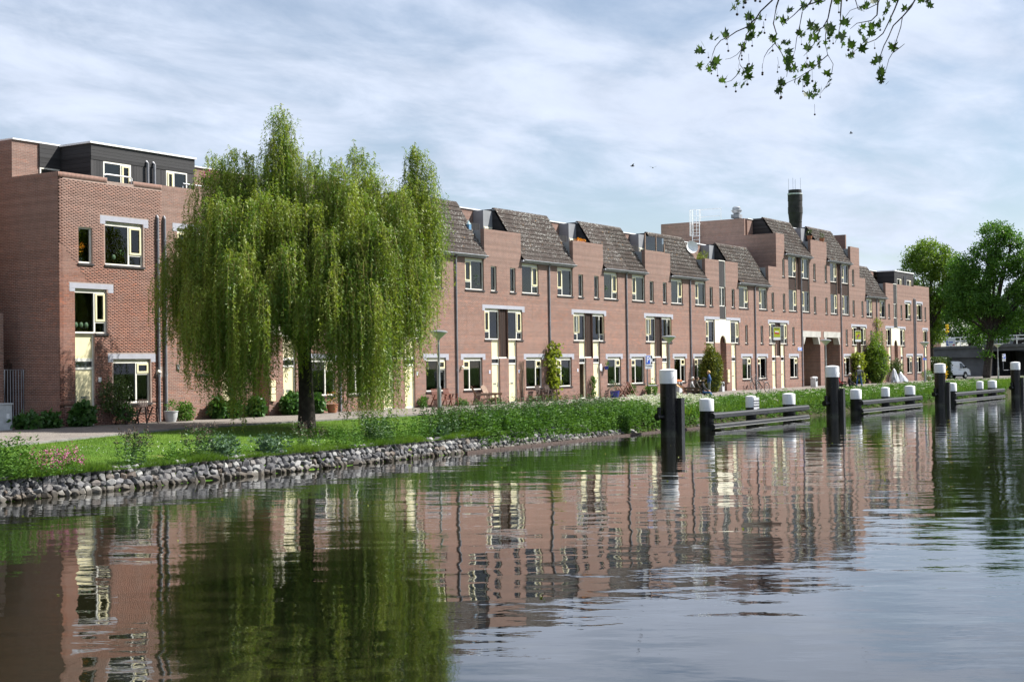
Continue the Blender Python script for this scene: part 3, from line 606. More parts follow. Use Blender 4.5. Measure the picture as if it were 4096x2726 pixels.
def drainpipe(house, x, z0, z1, y=-0.062, r=0.052, jog=True):
    pts = [(x, y, z0), (x, y, z1 - 0.15)] + ([(x, y, z1 - 0.12), (x + 0.03, y - 0.10, z1), (x + 0.03, y - 0.14, z1 + 0.05)] if jog else [(x, y, z1 - 0.1), (x, y + 0.06, z1)])
    o = MB().tube(pts, r, 10).build('drainpipe', 'pipe', house, smooth=True)
    b = MB()
    for z in np.arange(z0 + 0.6, z1 - 0.3, 1.35): b.lathe([(r + 0.012, z), (r + 0.012, z + 0.05)], 10, (x, y, 0))
    b.lathe([(r + 0.012, z0 + 1.85), (r + 0.012, z0 + 1.97)], 10, (x, y, 0)); b.build('bracket', 'zinc', o)
# roof tile: one wavy piece
def tile_mesh(wd=0.335, ln=0.40, amp=0.022):
    mb = MB(); n = 8; top = []; 
    for i in range(n + 1):
        u = i / n; top.append((u * wd, amp * math.cos(u * 4 * PI)))
    th = 0.040; vs = []
    for x, h in top: vs += [(x, 0, h + th), (x, ln, h + th - 0.012), (x, 0, h)]
    fs = []
    for i in range(n):
        a, b = i * 3, (i + 1) * 3; fs.append((a, b, b + 1, a + 1)); fs.append((a + 2, b + 2, b, a))
    mb.add(vs, fs); return mb
TILE = tile_mesh(); TME = TILE.mesh('tile'); TME.materials.append(M['roof_tile']); TME.shade_smooth()
try: TME.set_sharp_from_angle(angle=math.radians(50))
except Exception: pass
RIDGE = MB(); _r = [(0.085 * math.cos(a), 0.085 * math.sin(a)) for a in np.linspace(0, PI, 7)]
RIDGE.add([(0, p[0] * 1.12, p[1] * 1.12) for p in _r] + [(0.36, p[0], p[1]) for p in _r], [(i, i + 1, i + 8, i + 7) for i in range(6)]); RIDGE.add([(0, p[0] * 1.12, p[1] * 1.12) for p in _r], [tuple(range(7))])
RME = RIDGE.mesh('ridge_tile'); RME.materials.append(M['roof_tile'])
def tile_roof(house, x0, x1, ze, zr, yr=1.85, single=True, cheek=(False, False), ye=-0.10, back=3.2):
    """mansard slope between x0 and x1, eaves (ye, ze) to ridge (yr, zr)"""
    body = MB().prism([(0.25, ze + 0.02), (ye + 0.10, ze + 0.03), (yr + 0.02, zr - 0.05), (back, zr - 0.10), (back, ze)], 'x', x0 + 0.012, x1 - 0.012)
    ro = body.build('roof', 'boards_black', house)
    L = math.hypot(yr - ye, zr - ze); ang = math.atan2(zr - ze, yr - ye); nrow = 11; step = L / nrow; ncol = max(1, int(round((x1 - x0) / 0.335))); cw = (x1 - x0) / ncol; sx = cw / 0.335
    O_ = ORG[house.name]
    if single:
        for r in range(nrow):
            y = ye + (yr - ye) * r / nrow; z = ze + (zr - ze) * r / nrow
            for c in range(ncol):
                inst(TME, 'tile', ro, Vector((x0 + c * cw, y - 0.045 * math.sin(ang), z + 0.045 * math.cos(ang) + rng.uniform(-0.004, 0.004))) - Vector(O_), (ang - rng.uniform(0.055, 0.085), rng.uniform(-0.006, 0.006), 0), (sx, 1.0, 1.0))
        nr = max(1, int(round((x1 - x0) / 0.33))); rw = (x1 - x0) / nr
        for c in range(nr): inst(RME, 'ridge_tile', ro, Vector((x0 + c * rw, yr + 0.02, zr - 0.02)) - Vector(O_), (0.0, 0.012, 0), (rw / 0.34, 1, 1))
    else:
        tv = np.array(TILE.v); tf = np.array(TILE.f); ca, sa = math.cos(ang - 0.07), math.sin(ang - 0.07); V = []; Fc = []; b = 0
        for r in range(nrow):
            y = ye + (yr - ye) * r / nrow; z = ze + (zr - ze) * r / nrow
            for c in range(ncol):
                q = np.empty_like(tv); q[:, 0] = tv[:, 0] * sx + x0 + c * cw; q[:, 1] = tv[:, 1] * ca - tv[:, 2] * sa + y - 0.045 * math.sin(ang); q[:, 2] = tv[:, 1] * sa + tv[:, 2] * ca + z + 0.045 * math.cos(ang); V.append(q - O_); Fc.append(tf + b); b += len(tv)
        o = npmesh('tiles', np.concatenate(V), np.concatenate(Fc), 'roof_tile', ro); o['kind'] = 'stuff'
        rb = MB().tube([(x0, yr + 0.02, zr), (x1, yr + 0.02, zr)], 0.09, 10); rb.build('ridge_tile', 'roof_tile', ro)
    # boarded cheeks
    for side, f in ((x0, cheek[0]), (x1, cheek[1])):
        if not f: continue
        mb = MB(); n = 15; s = -1 if side == x0 else 1
        for i in range(n):
            za = ze + (zr - ze) * i / n; zb_ = ze + (zr - ze) * (i + 1) / n; ya = ye + (yr - ye) * i / n + 0.06; yb = ye + (yr - ye) * (i + 1) / n + 0.06
            xa, xb = sorted((side - s * 0.005, side + s * 0.022)); mb.prism([(yb, za + 0.008), (back, za + 0.008), (back, zb_ - 0.004), (yb + 0.02, zb_ - 0.004)], 'x', xa, xb)
        mb.build('cheek_boards', 'boards_black', ro)
    return ro
def gutter(house, x0, x1, z, y=-0.20):
    pts = [(y - 0.075 * math.cos(a), z - 0.075 * math.sin(a) * 1.1) for a in np.linspace(0, PI, 9)]; pts_in = [(y - 0.062 * math.cos(a), z - 0.062 * math.sin(a) * 1.1 + 0.004) for a in np.linspace(PI, 0, 9)]
    mb = MB(); poly = pts + pts_in; n = len(poly); mb.add([(x0, p[0], p[1]) for p in poly] + [(x1, p[0], p[1]) for p in poly], [(i, (i + 1) % n, (i + 1) % n + n, i + n) for i in range(n)])
    mb.tube([(x0, y - 0.08, z + 0.004), (x1, y - 0.08, z + 0.004)], 0.014, 6)
    for x in np.arange(x0 + 0.3, x1, 0.75): mb.box(x - 0.015, x + 0.015, y - 0.088, y - 0.07, z - 0.05, z + 0.01)
    mb.box(x0, x1, -0.11, -0.003, z - 0.13, z + 0.0)
    return mb.build('gutter', 'zinc', house)
def shell(house, x0, x1, top=12.28, yb=10.3, y_up=2.62, terrace=9.42, floors=(1.19, 4.22, 6.92), party=True):
    """floors, back wall and roof deck so that rooms are closed and dark"""
    mb = MB(); a, b = x0 + 0.003, x1 - 0.003
    for z in floors: mb.box(a, b, 0.241, yb - 0.01, z - 0.2 if z > 2 else 1.0, z)
    mb.box(a, b, 0.241, y_up + 0.1, terrace - 0.22, terrace); mb.box(a, b, 5.0, 5.1, 1.19 if party else 6.92, terrace - 0.22)
    if party: mb.box(a, a + 0.06, 0.245, 5.0, 1.2, terrace - 0.23); mb.box(b - 0.06, b, 0.245, 5.0, 1.2, terrace - 0.23)
    mb.box(a, b, yb - 0.2, yb, GZ, top); 
    o = mb.build('interior', 'interior', house)
    MB().box(x0, x1, y_up - 0.06, yb + 0.05, top + 0.0, top + 0.055).build('roof_edge', 'white_metal', house)
def upper_wall(house, x0, x1, y=2.62, z0=9.42, z1=12.28, mat='brick', holes=()):
    o = wall_obj(wall_cells(MB(), x0, x1, [(x0, x1, z1)], list(holes), z0, y, y + 0.22, (True, True)), 'upper_wall', mat, house); return o
def number_plate(house, x, txt=None, z=2.95):
    MB().box(x - 0.07, x + 0.07, -0.02, -0.002, z - 0.09, z + 0.09).build('number_plate', 'sign_white', house)
    if txt: text_obj(txt, 'digits', 'sign_blue', house, (x, -0.023, z), 0.13)
def text_obj(s, name, mat, parent, loc, size, rot=(PI / 2, 0, 0), bold=0.0):
    cu = bpy.data.curves.new(name, 'FONT'); cu.body = s; cu.size = size; cu.align_x = 'CENTER'; cu.align_y = 'CENTER'; cu.extrude = 0.002; cu.offset = bold
    tmp = bpy.data.objects.new(name, cu); COL.objects.link(tmp); dg = bpy.context.evaluated_depsgraph_get(); me = bpy.data.meshes.new_from_object(tmp.evaluated_get(dg)); bpy.data.objects.remove(tmp)
    me.materials.clear(); me.materials.append(M[mat]); o = bpy.data.objects.new(name, me); COL.objects.link(o); o.parent = parent; o.rotation_euler = rot
    off = ORG.get(parent.name) if parent else None
    o.location = Vector(loc) - (Vector(off) if off is not None else Vector((0, 0, 0))); return o
def wall_lamp(house, x, z, mat='ivory_panel'):
    MB().box(x - 0.05, x + 0.05, -0.03, -0.002, z - 0.09, z + 0.09).prism([(-0.03, z - 0.02), (-0.16, z + 0.0), (-0.10, z + 0.09), (-0.03, z + 0.09)], 'x', x - 0.06, x + 0.06).build('wall_lamp', mat, house)
GRP = 'brick terraced houses in the row along the canal'
def house(label, x0, x1, tops, wins=(), doors=(), lints=(), clads=(), ends=(False, False), name='terraced_house', shell_kw=None, group=GRP, cat='house', extra_holes=(), bars=(), mat='brick', wy1=0.24, y0=0.0):
    h = thing(name, label, cat, ((x0 + x1) / 2, 0, GZ), group=group, world=True)
    holes = [w_[:4] for w_ in wins] + [(d[0], d[1], GZ, 4.73) for d in doors] + [c_[:4] for c_ in clads] + list(extra_holes)
    wall_obj(wall_cells(MB(), x0, x1, tops, holes, GZ, y0, wy1, ends), 'wall', mat, h)
    for w_ in wins:
        kw = w_[6] if len(w_) > 6 else {}
        window(h, *w_[:4], w_[4], w_[5], **kw)
    for d in doors: front_door(h, d[0], d[1], **(d[2] if len(d) > 2 else {})); door_panel(h, d[0], d[1])
    for l_ in lints: lintel(h, *l_[:3], **(l_[3] if len(l_) > 3 else {}))
    for c_ in clads: cladding(h, *c_[:4], **(c_[4] if len(c_) > 4 else {}))
    for b in bars: MB().box(b[0], b[1], FY + 0.004, FY + 0.08, b[2], b[3]).build('cross_bar', 'white_paint', h)
    shell(h, x0, x1, **(shell_kw or {}))
    return h
CUR = ['white', 'blue', None, None, 'net', 'grey:0.4', None, 'white', 'valance', 'blue']
def rc(): return rng.choice(CUR)
NS = dict(sill=True)
def pair(c, x0, x1, labL, labR, single=True, cl=None, numL=None, numR=None, openL=False, o1=False):
    cl = cl or {}
    xm = c + 0.42
    E0 = 9.32
    def W(k, a, b, z0, z1, lay, **kw): return (c + a, c + b, z0, z1, lay, cl.get(k, rc()), kw)
    L = house(labL, x0, xm, [(x0, c - 1.9, E0), (c - 1.9, xm, 10.82)],
              [W('tl', -3.81, -1.98, 7.42, 9.13, 'a'), W('nl', -1.28, -0.69, 7.42, 8.80, 'n'), W('fl', -1.96, -0.45, 4.735, 6.46, 'a', opn=o1, skip_sill=(c - 2.0, c - 1.315)), W('gl', -4.08, -2.25, 2.0, 3.75, 'c')],
              [(c - 1.31, c - 0.47, dict(handle='r', opened=openL))], [(c - 2.18, c + 0.418, 6.65, dict(sides=(True, False))), (c - 4.33, c - 1.95, 3.95)],
              [(c - 0.449, c + 0.418, 3.77, 6.449)], bars=[(c - 0.47, c + 0.42, 3.695, 3.768)], extra_holes=[(c - 0.47, c + 0.42, 3.695, 3.77)])
    Rr = house(labR, xm, x1, [(xm, c + 1.9, 10.82), (c + 1.9, x1, E0)],
               [W('tr', 1.98, 3.81, 7.42, 9.13, 'b'), W('nr', 0.70, 1.29, 7.42, 8.80, 'n'), W('fr', 0.42, 1.96, 4.735, 6.46, 'b', opn=o1, skip_sill=(c + 1.315, c + 2.02)), W('gr', 2.27, 4.09, 2.0, 3.75, 'd')],
               [(c + 0.44, c + 1.32, dict(handle='l'))], [(c + 0.421, c + 2.2, 6.65, dict(sides=(False, True))), (c + 2.04, c + 4.33, 3.95)])
    gut_l = c - 1.9; gut_r = c + 1.9
    tile_roof(L, x0, gut_l, 9.30, 12.36, single=single); gutter(L, x0, gut_l + 0.03, 9.30)
    tile_roof(Rr, gut_r, x1, 9.30, 12.36, single=single, cheek=(True, False)); gutter(Rr, gut_r - 0.03, x1, 9.30)
    drainpipe(Rr, x1 - 0.08, GZ, 9.20)
    upper_wall(L, gut_l, xm); upper_wall(Rr, xm + 0.002, c + 1.05)
    MB().box(c + 0.92, gut_r - 0.03, 1.9, 2.6, 9.43, 12.22).build('dormer_panel', 'grey_panel', Rr)
    pn = MB(); frame_ring(pn, c + 1.0, gut_r - 0.12, 9.5, 11.25, 0.08, 1.86, 1.89); pn.box(c + 0.92, gut_r - 0.03, 1.885, 1.9, 11.25, 11.28); po = pn.build('terrace_door', 'ivory_panel', Rr)
    MB().box(c + 1.08, gut_r - 0.2, 1.87, 1.885, 9.58, 11.17).build('pane', 'dark_glass', po)
    MB().box(gut_l + 0.0, gut_l + 0.10, 0.245, 1.15, 9.42, 10.76).build('terrace_side', 'grey_panel', L)
    sb = MB()
    for i in range(9): sb.box(c - 1.78 + i * 0.13, c - 1.70 + i * 0.13, 1.12, 1.15, 9.45, 11.25)
    sb.box(c - 1.8, c - 0.6, 1.15, 1.19, 11.1, 11.2); sb.box(c - 1.8, c - 0.6, 1.15, 1.19, 10.3, 10.4); sb.build('slat_screen', 'boards_upright', L)
    for xx, yy in ((c + 0.6, 3.6), (c + 1.2, 4.2)): MB().lathe([(0.09, 12.38), (0.09, 12.62), (0.13, 12.64), (0.12, 12.72), (0.05, 12.78)], 12, (xx, yy, 0)).build('flue', 'pipe', L if xx < xm else Rr)
    if numL: number_plate(L, c - 1.55, numL)
    if numR: number_plate(Rr, c + 1.5, numR)
    if single: wall_lamp(L, x0 + 0.38, 3.22)
    return L, Rr
def arch_side(c, side, x_out, label, flat_top=False, extra_n=True, single=False, curs=None, gx=None, top_w=None, name=None):
    """dwelling left (side -1) or right (+1) of an arched entrance bay"""
    s = side; curs = curs or {}
    def iv(a, b): return (c + a, c + b) if s > 0 else (c - b, c - a)
    x0, x1 = (c + 1.45, x_out) if s > 0 else (x_out, c - 1.45)
    la, lb = ('b', 'd') if s > 0 else ('a', 'c')
    tw = iv(*(top_w or (3.05, 4.88))); nw = iv(1.7, 2.26); fwn = iv(1.4502, 3.0); gw_ = iv(*(gx or (3.35, 5.15))); dr = iv(1.5, 2.36)
    wins = [(tw[0], tw[1], 7.42, 9.13, la if not flat_top else ('b' if s > 0 else 'a'), curs.get('t', rc()), {}), (nw[0], nw[1], 7.42, 8.80, 'n', None, {}), (fwn[0], fwn[1], 4.735, 6.46, la, curs.get('f', rc()), dict(skip_sill=(dr[1] + 0.02, fwn[1] + 0.05) if s > 0 else (fwn[0] - 0.05, dr[0] - 0.02)))]
    if gx is not False: wins.append((gw_[0], gw_[1], 2.0, 3.75, lb, curs.get('g', rc()), {}))
    if extra_n: en = iv(4.15, 4.64); wins.append((en[0], en[1], 4.74, 6.14, 'n', None, {}))
    lf = iv(0.62, 3.25); ll = [(max(lf[0], x0 + 0.002), min(lf[1], x1 - 0.002), 6.65, dict(sides=(False, True) if s > 0 else (True, False)))]
    if gx is not False: gl_ = iv((gx or (3.35, 5.15))[0] - 0.25, (gx or (3.35, 5.15))[1] + 0.25); ll.append((gl_[0], gl_[1], 3.95))
    ru = iv(3.05 - 0.02, 99) if s > 0 else None
    if flat_top:
        tops = [(x0, x1, 10.82)]; ll.append((tw[0] - 0.25, tw[1] + 0.25, 9.33))
    else:
        e = c + s * 2.95; tops = [(x0, e, 10.82), (e, x1, 9.32)] if s > 0 else [(x0, e, 9.32), (e, x1, 10.82)]
    h = house(label, x0, x1, tops, wins, [(dr[0], dr[1], dict(handle='l' if s > 0 else 'r', plate=flat_top))], ll)
    if not flat_top:
        a, b = (e, x1) if s > 0 else (x0, e)
        tile_roof(h, a, b, 9.30, 12.36, single=single, cheek=(s > 0, False)); gutter(h, a - 0.03, b + 0.03, 9.30); upper_wall(h, x0 if s > 0 else e, e if s > 0 else x1)
        if s > 0:
            drainpipe(h, x1 - 0.08, GZ, 9.20); MB().box(e - 0.95, e - 0.03, 1.9, 2.6, 9.43, 12.22).build('dormer_panel', 'grey_panel', h)
            pn = MB(); frame_ring(pn, e - 0.86, e - 0.12, 9.5, 11.1, 0.08, 1.86, 1.89); pn.build('terrace_door', 'ivory_panel', h)
        else: MB().box(e, e + 0.10, 0.245, 1.15, 9.42, 10.76).build('terrace_side', 'grey_panel', h)
    return h
def arch_bay(c, label):
    x0, x1 = c - 1.45, c + 1.45; h = thing('arched_entrance', label, 'entrance', (c, 0, GZ), group='arched entrance bays between the houses', world=True)
    holes = [(c - 0.53, c + 0.55, GZ, 4.75), (x0, x1, 4.75, 6.49), (c - 0.55, c + 0.60, 6.49, 10.82)]
    wall_obj(wall_cells(MB(), x0, x1, [(x0, x1, 10.82)], holes, GZ, 0, 0.24), 'wall', 'brick', h)
    poly = [(x0 + 0.002, 4.752), (c - 0.53, 4.752)] + [(c + 0.01 - 0.54 * math.cos(a), 4.752 + 0.54 * math.sin(a)) for a in np.linspace(0.05, PI - 0.05, 13)] + [(c + 0.55, 4.752), (x1 - 0.002, 4.752), (x1 - 0.002, 6.488), (x0 + 0.002, 6.488)]
    MB().prism(poly, 'y', 0.02, 0.12).build('arch_panel', 'ivory_panel', h)
    for a, b in ((c - 1.448, c - 0.551), (c + 0.601, c + 1.448)): MB().box(a, b, -0.006, 0.05, 6.46, 6.65).build('lintel', 'lintel', h)
    cladding(h, c - 0.55, c + 0.54, 6.5, 7.45, 'boards_upright', 0.05); cladding(h, c - 0.55, c + 0.54, 8.89, 10.78, 'boards_upright', 0.05)
    window(h, c - 0.55, c + 0.56, 7.45, 8.88, 's', None, louvre=False, sill=False)
    MB().box(c + 0.545, c + 0.598, 0.02, 0.2, 6.5, 7.445).box(c + 0.545, c + 0.598, 0.02, 0.2, 8.885, 10.78).box(c - 0.55, c + 0.598, 0.01, 0.2, 10.781, 10.84).build('strip_frame', 'white_paint', h)
    # the passage behind the arch
    tn = MB(); tn.box(c - 0.78, c - 0.535, 0.245, 5, GZ, 5.4); tn.box(c + 0.555, c + 0.8, 0.245, 5, GZ, 5.4); tn.box(c - 0.53, c + 0.55, 4.8, 5.0, GZ, 5.4); tn.box(c - 0.8, c + 0.8, 0.245, 5, 5.41, 5.6)
    wall_obj(tn, 'passage_wall', 'brick', h)
    mbx = MB()
    for i in range(3): mbx.box(c + 0.58, c + 0.88, -0.10, -0.004, 1.85 + i * 0.32, 2.14 + i * 0.32)
    mbx.build('mailbox', 'cream_paint', h)
    mb2 = MB()
    for i in range(3): mb2.box(c - 0.53, c - 0.40, 0.3, 0.9, 1.85 + i * 0.32, 2.14 + i * 0.32)
    mb2.build('mailbox', 'cream_paint', h)
    upper_wall(h, x0, x1); shell(h, x0, x1, terrace=9.42, floors=(6.92,), party=False); 
    return h

# ---- the left end block with the dormer
H1 = house('end brick house with dark windowless flank, cactus pots in its top window', 36.05, 41.32, [(36.05, 38.45, 10.82), (38.45, 39.78, 10.69), (39.78, 41.32, 10.82)],
     [(37.0, 37.67, 7.42, 8.80, 'n', None, {}), (38.31, 40.28, 7.42, 9.13, 'b', None, {}), (36.80, 38.38, 4.735, 6.46, 'b', None, dict(skip_sill=(37.76, 38.44))), (38.67, 40.60, 2.0, 3.75, 'd', None, {})],
     [(36.80, 37.74, dict(handle='l'))], [(38.07, 40.56, 9.33), (36.55, 38.70, 6.65), (38.40, 40.89, 3.95)], ends=(False, False), shell_kw=dict(y_up=2.62), mat='mortar')
H2 = arch_side(47.07, -1, 41.32, 'brick house half hidden by the willow, its narrow upright window under the trailing twigs', True, True, curs=dict(t='grey:0.55'), gx=False, top_w=(3.1, 4.93))
# small window of that house
hs = MB(); window(H2, 43.2, 43.82, 3.1, 3.76, 'n', None)
# flank wall of the end house: courses run into the depth
fl = wall_cells(MB(), 0.0, 10.3, [(0.0, 2.62, 10.82), (2.62, 10.3, 12.28)], [], GZ, 36.05, 36.27, (True, True), vx=True); wall_obj(fl, 'flank_wall', 'brick', H1)
upper_wall(H1, 36.272, 37.32)
# recessed boards and window beside the dormer
bw = MB()
for i in range(5): bw.box(37.32, 38.36, 2.56, 2.60, 11.35 + i * 0.185, 11.35 + i * 0.185 + 0.178)
bw.build('board_cladding', 'boards_black', H1); MB().box(37.32, 44.0, 2.62, 2.8, 9.42, 12.27).build('dormer_back', 'interior', H1)
window(H1, 37.34, 38.30, 9.6, 11.34, 'n', 'white', louvre=False, sill=False).location = (0, 2.5, 0)
# the dormer: boards one by one
dm = MB().box(38.42, 43.95, 0.86, 2.6, 9.43, 12.24); dmo = dm.build('dormer', 'interior', H1)
def board(mesh_mb, name, mat): return mesh_mb.build(name, mat, dmo)
for i in range(5): board(MB().box(38.36, 44.0, 0.80, 0.85, 11.62 + i * 0.125, 11.62 + i * 0.125 + 0.119), 'board', 'boards_black')
for i in range(15): board(MB().box(38.36, 38.415, 0.852, 2.55, 9.45 + i * 0.187, 9.45 + i * 0.187 + 0.180), 'board', 'boards_black')
DW = [(38.98, 40.42, 9.75, 11.6), (42.35, 43.55, 9.75, 11.6)]
x = 38.36
while x < 43.98:
    xe = min(x + 0.148, 44.0)
    if not any(a - 0.04 < (x + xe) / 2 < b + 0.04 for a, b, _, _ in DW): board(MB().box(x + 0.003, xe - 0.003, 0.815, 0.855, 9.45, 11.61), 'board', 'boards_upright')
    x += 0.148
for k, (a, b, z0, z1) in enumerate(DW):
    wo_ = window(H1, a, b, z0, z1, 'b' if k == 0 else 'a', 'white' if k else None, louvre=False, sill=False); wo_.location = (0, 0.735, 0)
MB().box(38.28, 44.06, 0.74, 2.7, 12.245, 12.315).build('dormer_roof_edge', 'white_metal', dmo)
for xx in (41.25, 41.62): MB().tube([(xx, 0.72, 9.5), (xx, 0.72, 11.75), (xx, 0.80, 11.85)], 0.055, 10).build('vent_pipe', 'pipe', dmo, smooth=True)
MB().tube([(38.40, 0.10, 10.70), (38.40, 0.10, 10.92), (38.48, 0.10, 10.97), (39.72, 0.10, 10.97), (39.80, 0.10, 10.92), (39.80, 0.10, 10.72)], 0.03, 8).build('balcony_rail', 'white_metal', H1, smooth=True)
MB().tube([(42.6, 0.10, 10.84), (42.6, 0.10, 11.02), (44.6, 0.10, 11.02), (44.6, 0.10, 10.84)], 0.025, 8).build('balcony_rail', 'zinc', H2, smooth=True)
for xx in (41.02, 41.38): drainpipe(H1, xx if xx < 41.3 else 41.27, GZ, 9.55, jog=False) if xx < 41.3 else drainpipe(H2, 41.40, GZ, 9.55, jog=False)
upper_wall(H2, 44.0, 45.62); number_plate(H1, 37.98, None); wall_lamp(H1, 40.98, 3.2)
MB().box(42.05, 42.17, -0.04, -0.002, 3.30, 3.52).build('doorbell_box', 'grey_panel', H2)
# ---- the bricks of the end house front, laid piece by piece
def end_bricks():
    holes = [(37.0, 37.67, 7.345, 8.80), (38.27, 40.34, 7.345, 9.34), (38.07, 40.56, 9.0, 9.34), (36.80, 38.38, 4.65, 6.66), (36.55, 38.70, 6.32, 6.66), (36.80, 37.74, 1.0, 4.74), (38.60, 40.66, 1.92, 3.96), (38.40, 40.89, 3.62, 3.96), (40.9, 41.4, 3.0, 3.4)]
    out = []; row = int(GZ / 0.0625) + 1
    while row * 0.0625 < 10.55:
        z0 = row * 0.0625 + 0.006; z1 = (row + 1) * 0.0625 - 0.002
        if not (1.95 < z1 and z0 < 2.19):
            off = 0.11 if row % 2 else 0.0; k = int((36.05 + off) / 0.22) - 1
            while k * 0.22 - off < 41.32:
                a = max(36.055, k * 0.22 - off + 0.005); b = min(41.315, (k + 1) * 0.22 - off - 0.005)
                cuts = [h for h in holes if h[0] < b and h[1] > a and h[2] < z1 - 0.01 and h[3] > z0 + 0.01]
                seg = [(a, b)]
                for h in cuts: seg = [s_ for a_, b_ in seg for s_ in ((a_, min(b_, h[0] - 0.003)), (max(a_, h[1] + 0.003), b_)) if s_[1] - s_[0] > 0.03]
                out += [(s_[0], s_[1], z0, z1) for s_ in seg if s_[1] - s_[0] > 0.03]; k += 1
        row += 1
    xx = 36.06
    while xx < 41.3:
        for z0, z1 in ((1.975, 2.175), (10.605, 10.815)):
            if not any(h[0] < xx + 0.055 and h[1] > xx and h[2] < z1 and h[3] > z0 for h in holes) and not (z1 > 10.7 and 38.4 < xx < 39.8): out.append((xx, xx + 0.0545, z0, z1))
        xx += 0.0625
    return out
EB = end_bricks()
own = sorted(range(len(EB)), key=lambda i: (abs(EB[i][0] - 36.06) * 1.0 + abs(EB[i][2] - 5.6) * 0.9))[:290]; own = set(own); bm_ = {}
V = []; Fq = []; b0 = 0
for i, (a, b, z0, z1) in enumerate(EB):
    pr = -0.001 - 0.002 * rng.random()
    if i in own:
        key = round(b - a, 2), round(z1 - z0, 2)
        if key not in bm_:
            me = MB().box(0, b - a, 0, 0.012, 0, z1 - z0).mesh('brick'); me.materials.append(M['brick_piece']); bm_[key] = me
        inst(bm_[key], 'brick', H1, Vector((a, pr, z0)) - Vector(ORG[H1.name]))
    else:
        q = [(a, pr, z0), (b, pr, z0), (b, pr, z1), (a, pr, z1), (a, 0.004, z0), (b, 0.004, z0), (b, 0.004, z1), (a, 0.004, z1)]
        V += q; Fq += [(b0, b0 + 1, b0 + 2, b0 + 3), (b0 + 4, b0, b0 + 3, b0 + 7), (b0 + 1, b0 + 5, b0 + 6, b0 + 2), (b0 + 3, b0 + 2, b0 + 6, b0 + 7), (b0 + 4, b0 + 5, b0 + 1, b0)]; b0 += 8
o = npmesh('brickwork', np.array(V) - ORG[H1.name], Fq, 'brick_piece', H1); o['kind'] = 'stuff'

arch_bay(47.07, 'arched cream entrance bay hidden behind the willow crown')
arch_side(47.07, 1, 52.62, 'brick house behind the willow with a red flower pot at its front', single=True, extra_n=False, curs=dict(g='blue', t='white'))
pair(57.27, 52.62, 62.38, 'brick house at the right edge of the willow with cream panelled door', 'brick house behind the nearest lamp post with rose coloured ground floor blinds', cl=dict(gr='rose:0.98', tr='white', fr='blue', fl='blue', gl='white'), numR='27')
pair(67.05, 62.38, 72.06, 'brick house with tan ground floor blinds and two slatted wooden chairs in front', 'brick house with leafless creeper beside its door and half lowered olive blind', cl=dict(gl='tan:0.98', fl='red', fr=None, gr='grey:0.6', tl=None, tr='blue:0.5', nl=None, nr=None), numL='28', numR='30')
pair(76.83, 72.06, 81.83, 'brick house with its front door standing open', 'brick house with a blue flower pot and red folding chairs in front', cl=dict(gl='white', fl='white', fr='blue', gr='blue', tl='tan:0.9', nl='tan:0.9', tr=None, nr=None), openL=True, o1=True, numL='31', numR='32')
pair(86.45, 81.83, 91.46, 'brick house behind the nearest tall mooring post, round shrub at its door', 'brick house behind the second lamp post with glazed screens on its roof terrace', cl=dict(gl='white', fl='white', fr='valance', gr=None, tl='grey:0.6', tr='valance', nl='net', nr='grey:0.9'), single=False, o1=True)
arch_side(97.02, -1, 91.46, 'brick house beside the clipped conifer, white satellite dish on its terrace', extra_n=False, top_w=(2.95, 4.72), gx=(3.2, 5.0), curs=dict(g='blue', f='white', t=None))
arch_bay(97.02, 'arched cream entrance bay right of the clipped conifer')
arch_side(97.02, 1, 103.15, 'brick house with one bicycle leaning under its ground floor window', extra_n=True, gx=(3.5, 5.27), curs=dict(g='grey:0.9', f='tan:0.3', t='valance'))
# ---- the taller middle section
c = 107.9
HT = house('brick house left of the for sale board where the roofline steps up', 103.15, 108.32, [(103.15, 106.0, 9.32), (106.0, 107.7, 10.9), (107.7, 108.32, 13.65)],
     [(103.98, 105.68, 7.42, 9.13, 'a', None, {}), (106.57, 107.11, 7.42, 8.82, 'n', None, {}), (104.2, 104.72, 4.74, 6.14, 'n', None, {}), (105.94, 107.449, 4.735, 6.46, 'a', None, dict(skip_sill=(105.9, 106.5))), (103.55, 105.37, 2.0, 3.75, 'c', 'grey:0.9', {})],
     [(106.49, 107.33, dict(handle='r'))], [(105.72, 108.318, 6.65, dict(sides=(True, False))), (103.30, 105.62, 3.95)], [(107.45, 108.318, 3.77, 6.449)], bars=[(107.33, 108.32, 3.695, 3.768)], extra_holes=[(107.33, 108.32, 3.695, 3.77)], shell_kw=dict(yb=10.2))
tile_roof(HT, 103.15, 106.0, 9.30, 12.36, single=False); gutter(HT, 103.15, 106.03, 9.30); MB().box(106.0, 106.1, 0.245, 1.15, 9.42, 10.8).build('terrace_side', 'grey_panel', HT); upper_wall(HT, 106.0, 107.69)
TT = dict(top=15.0, terrace=12.12, y_up=2.7)
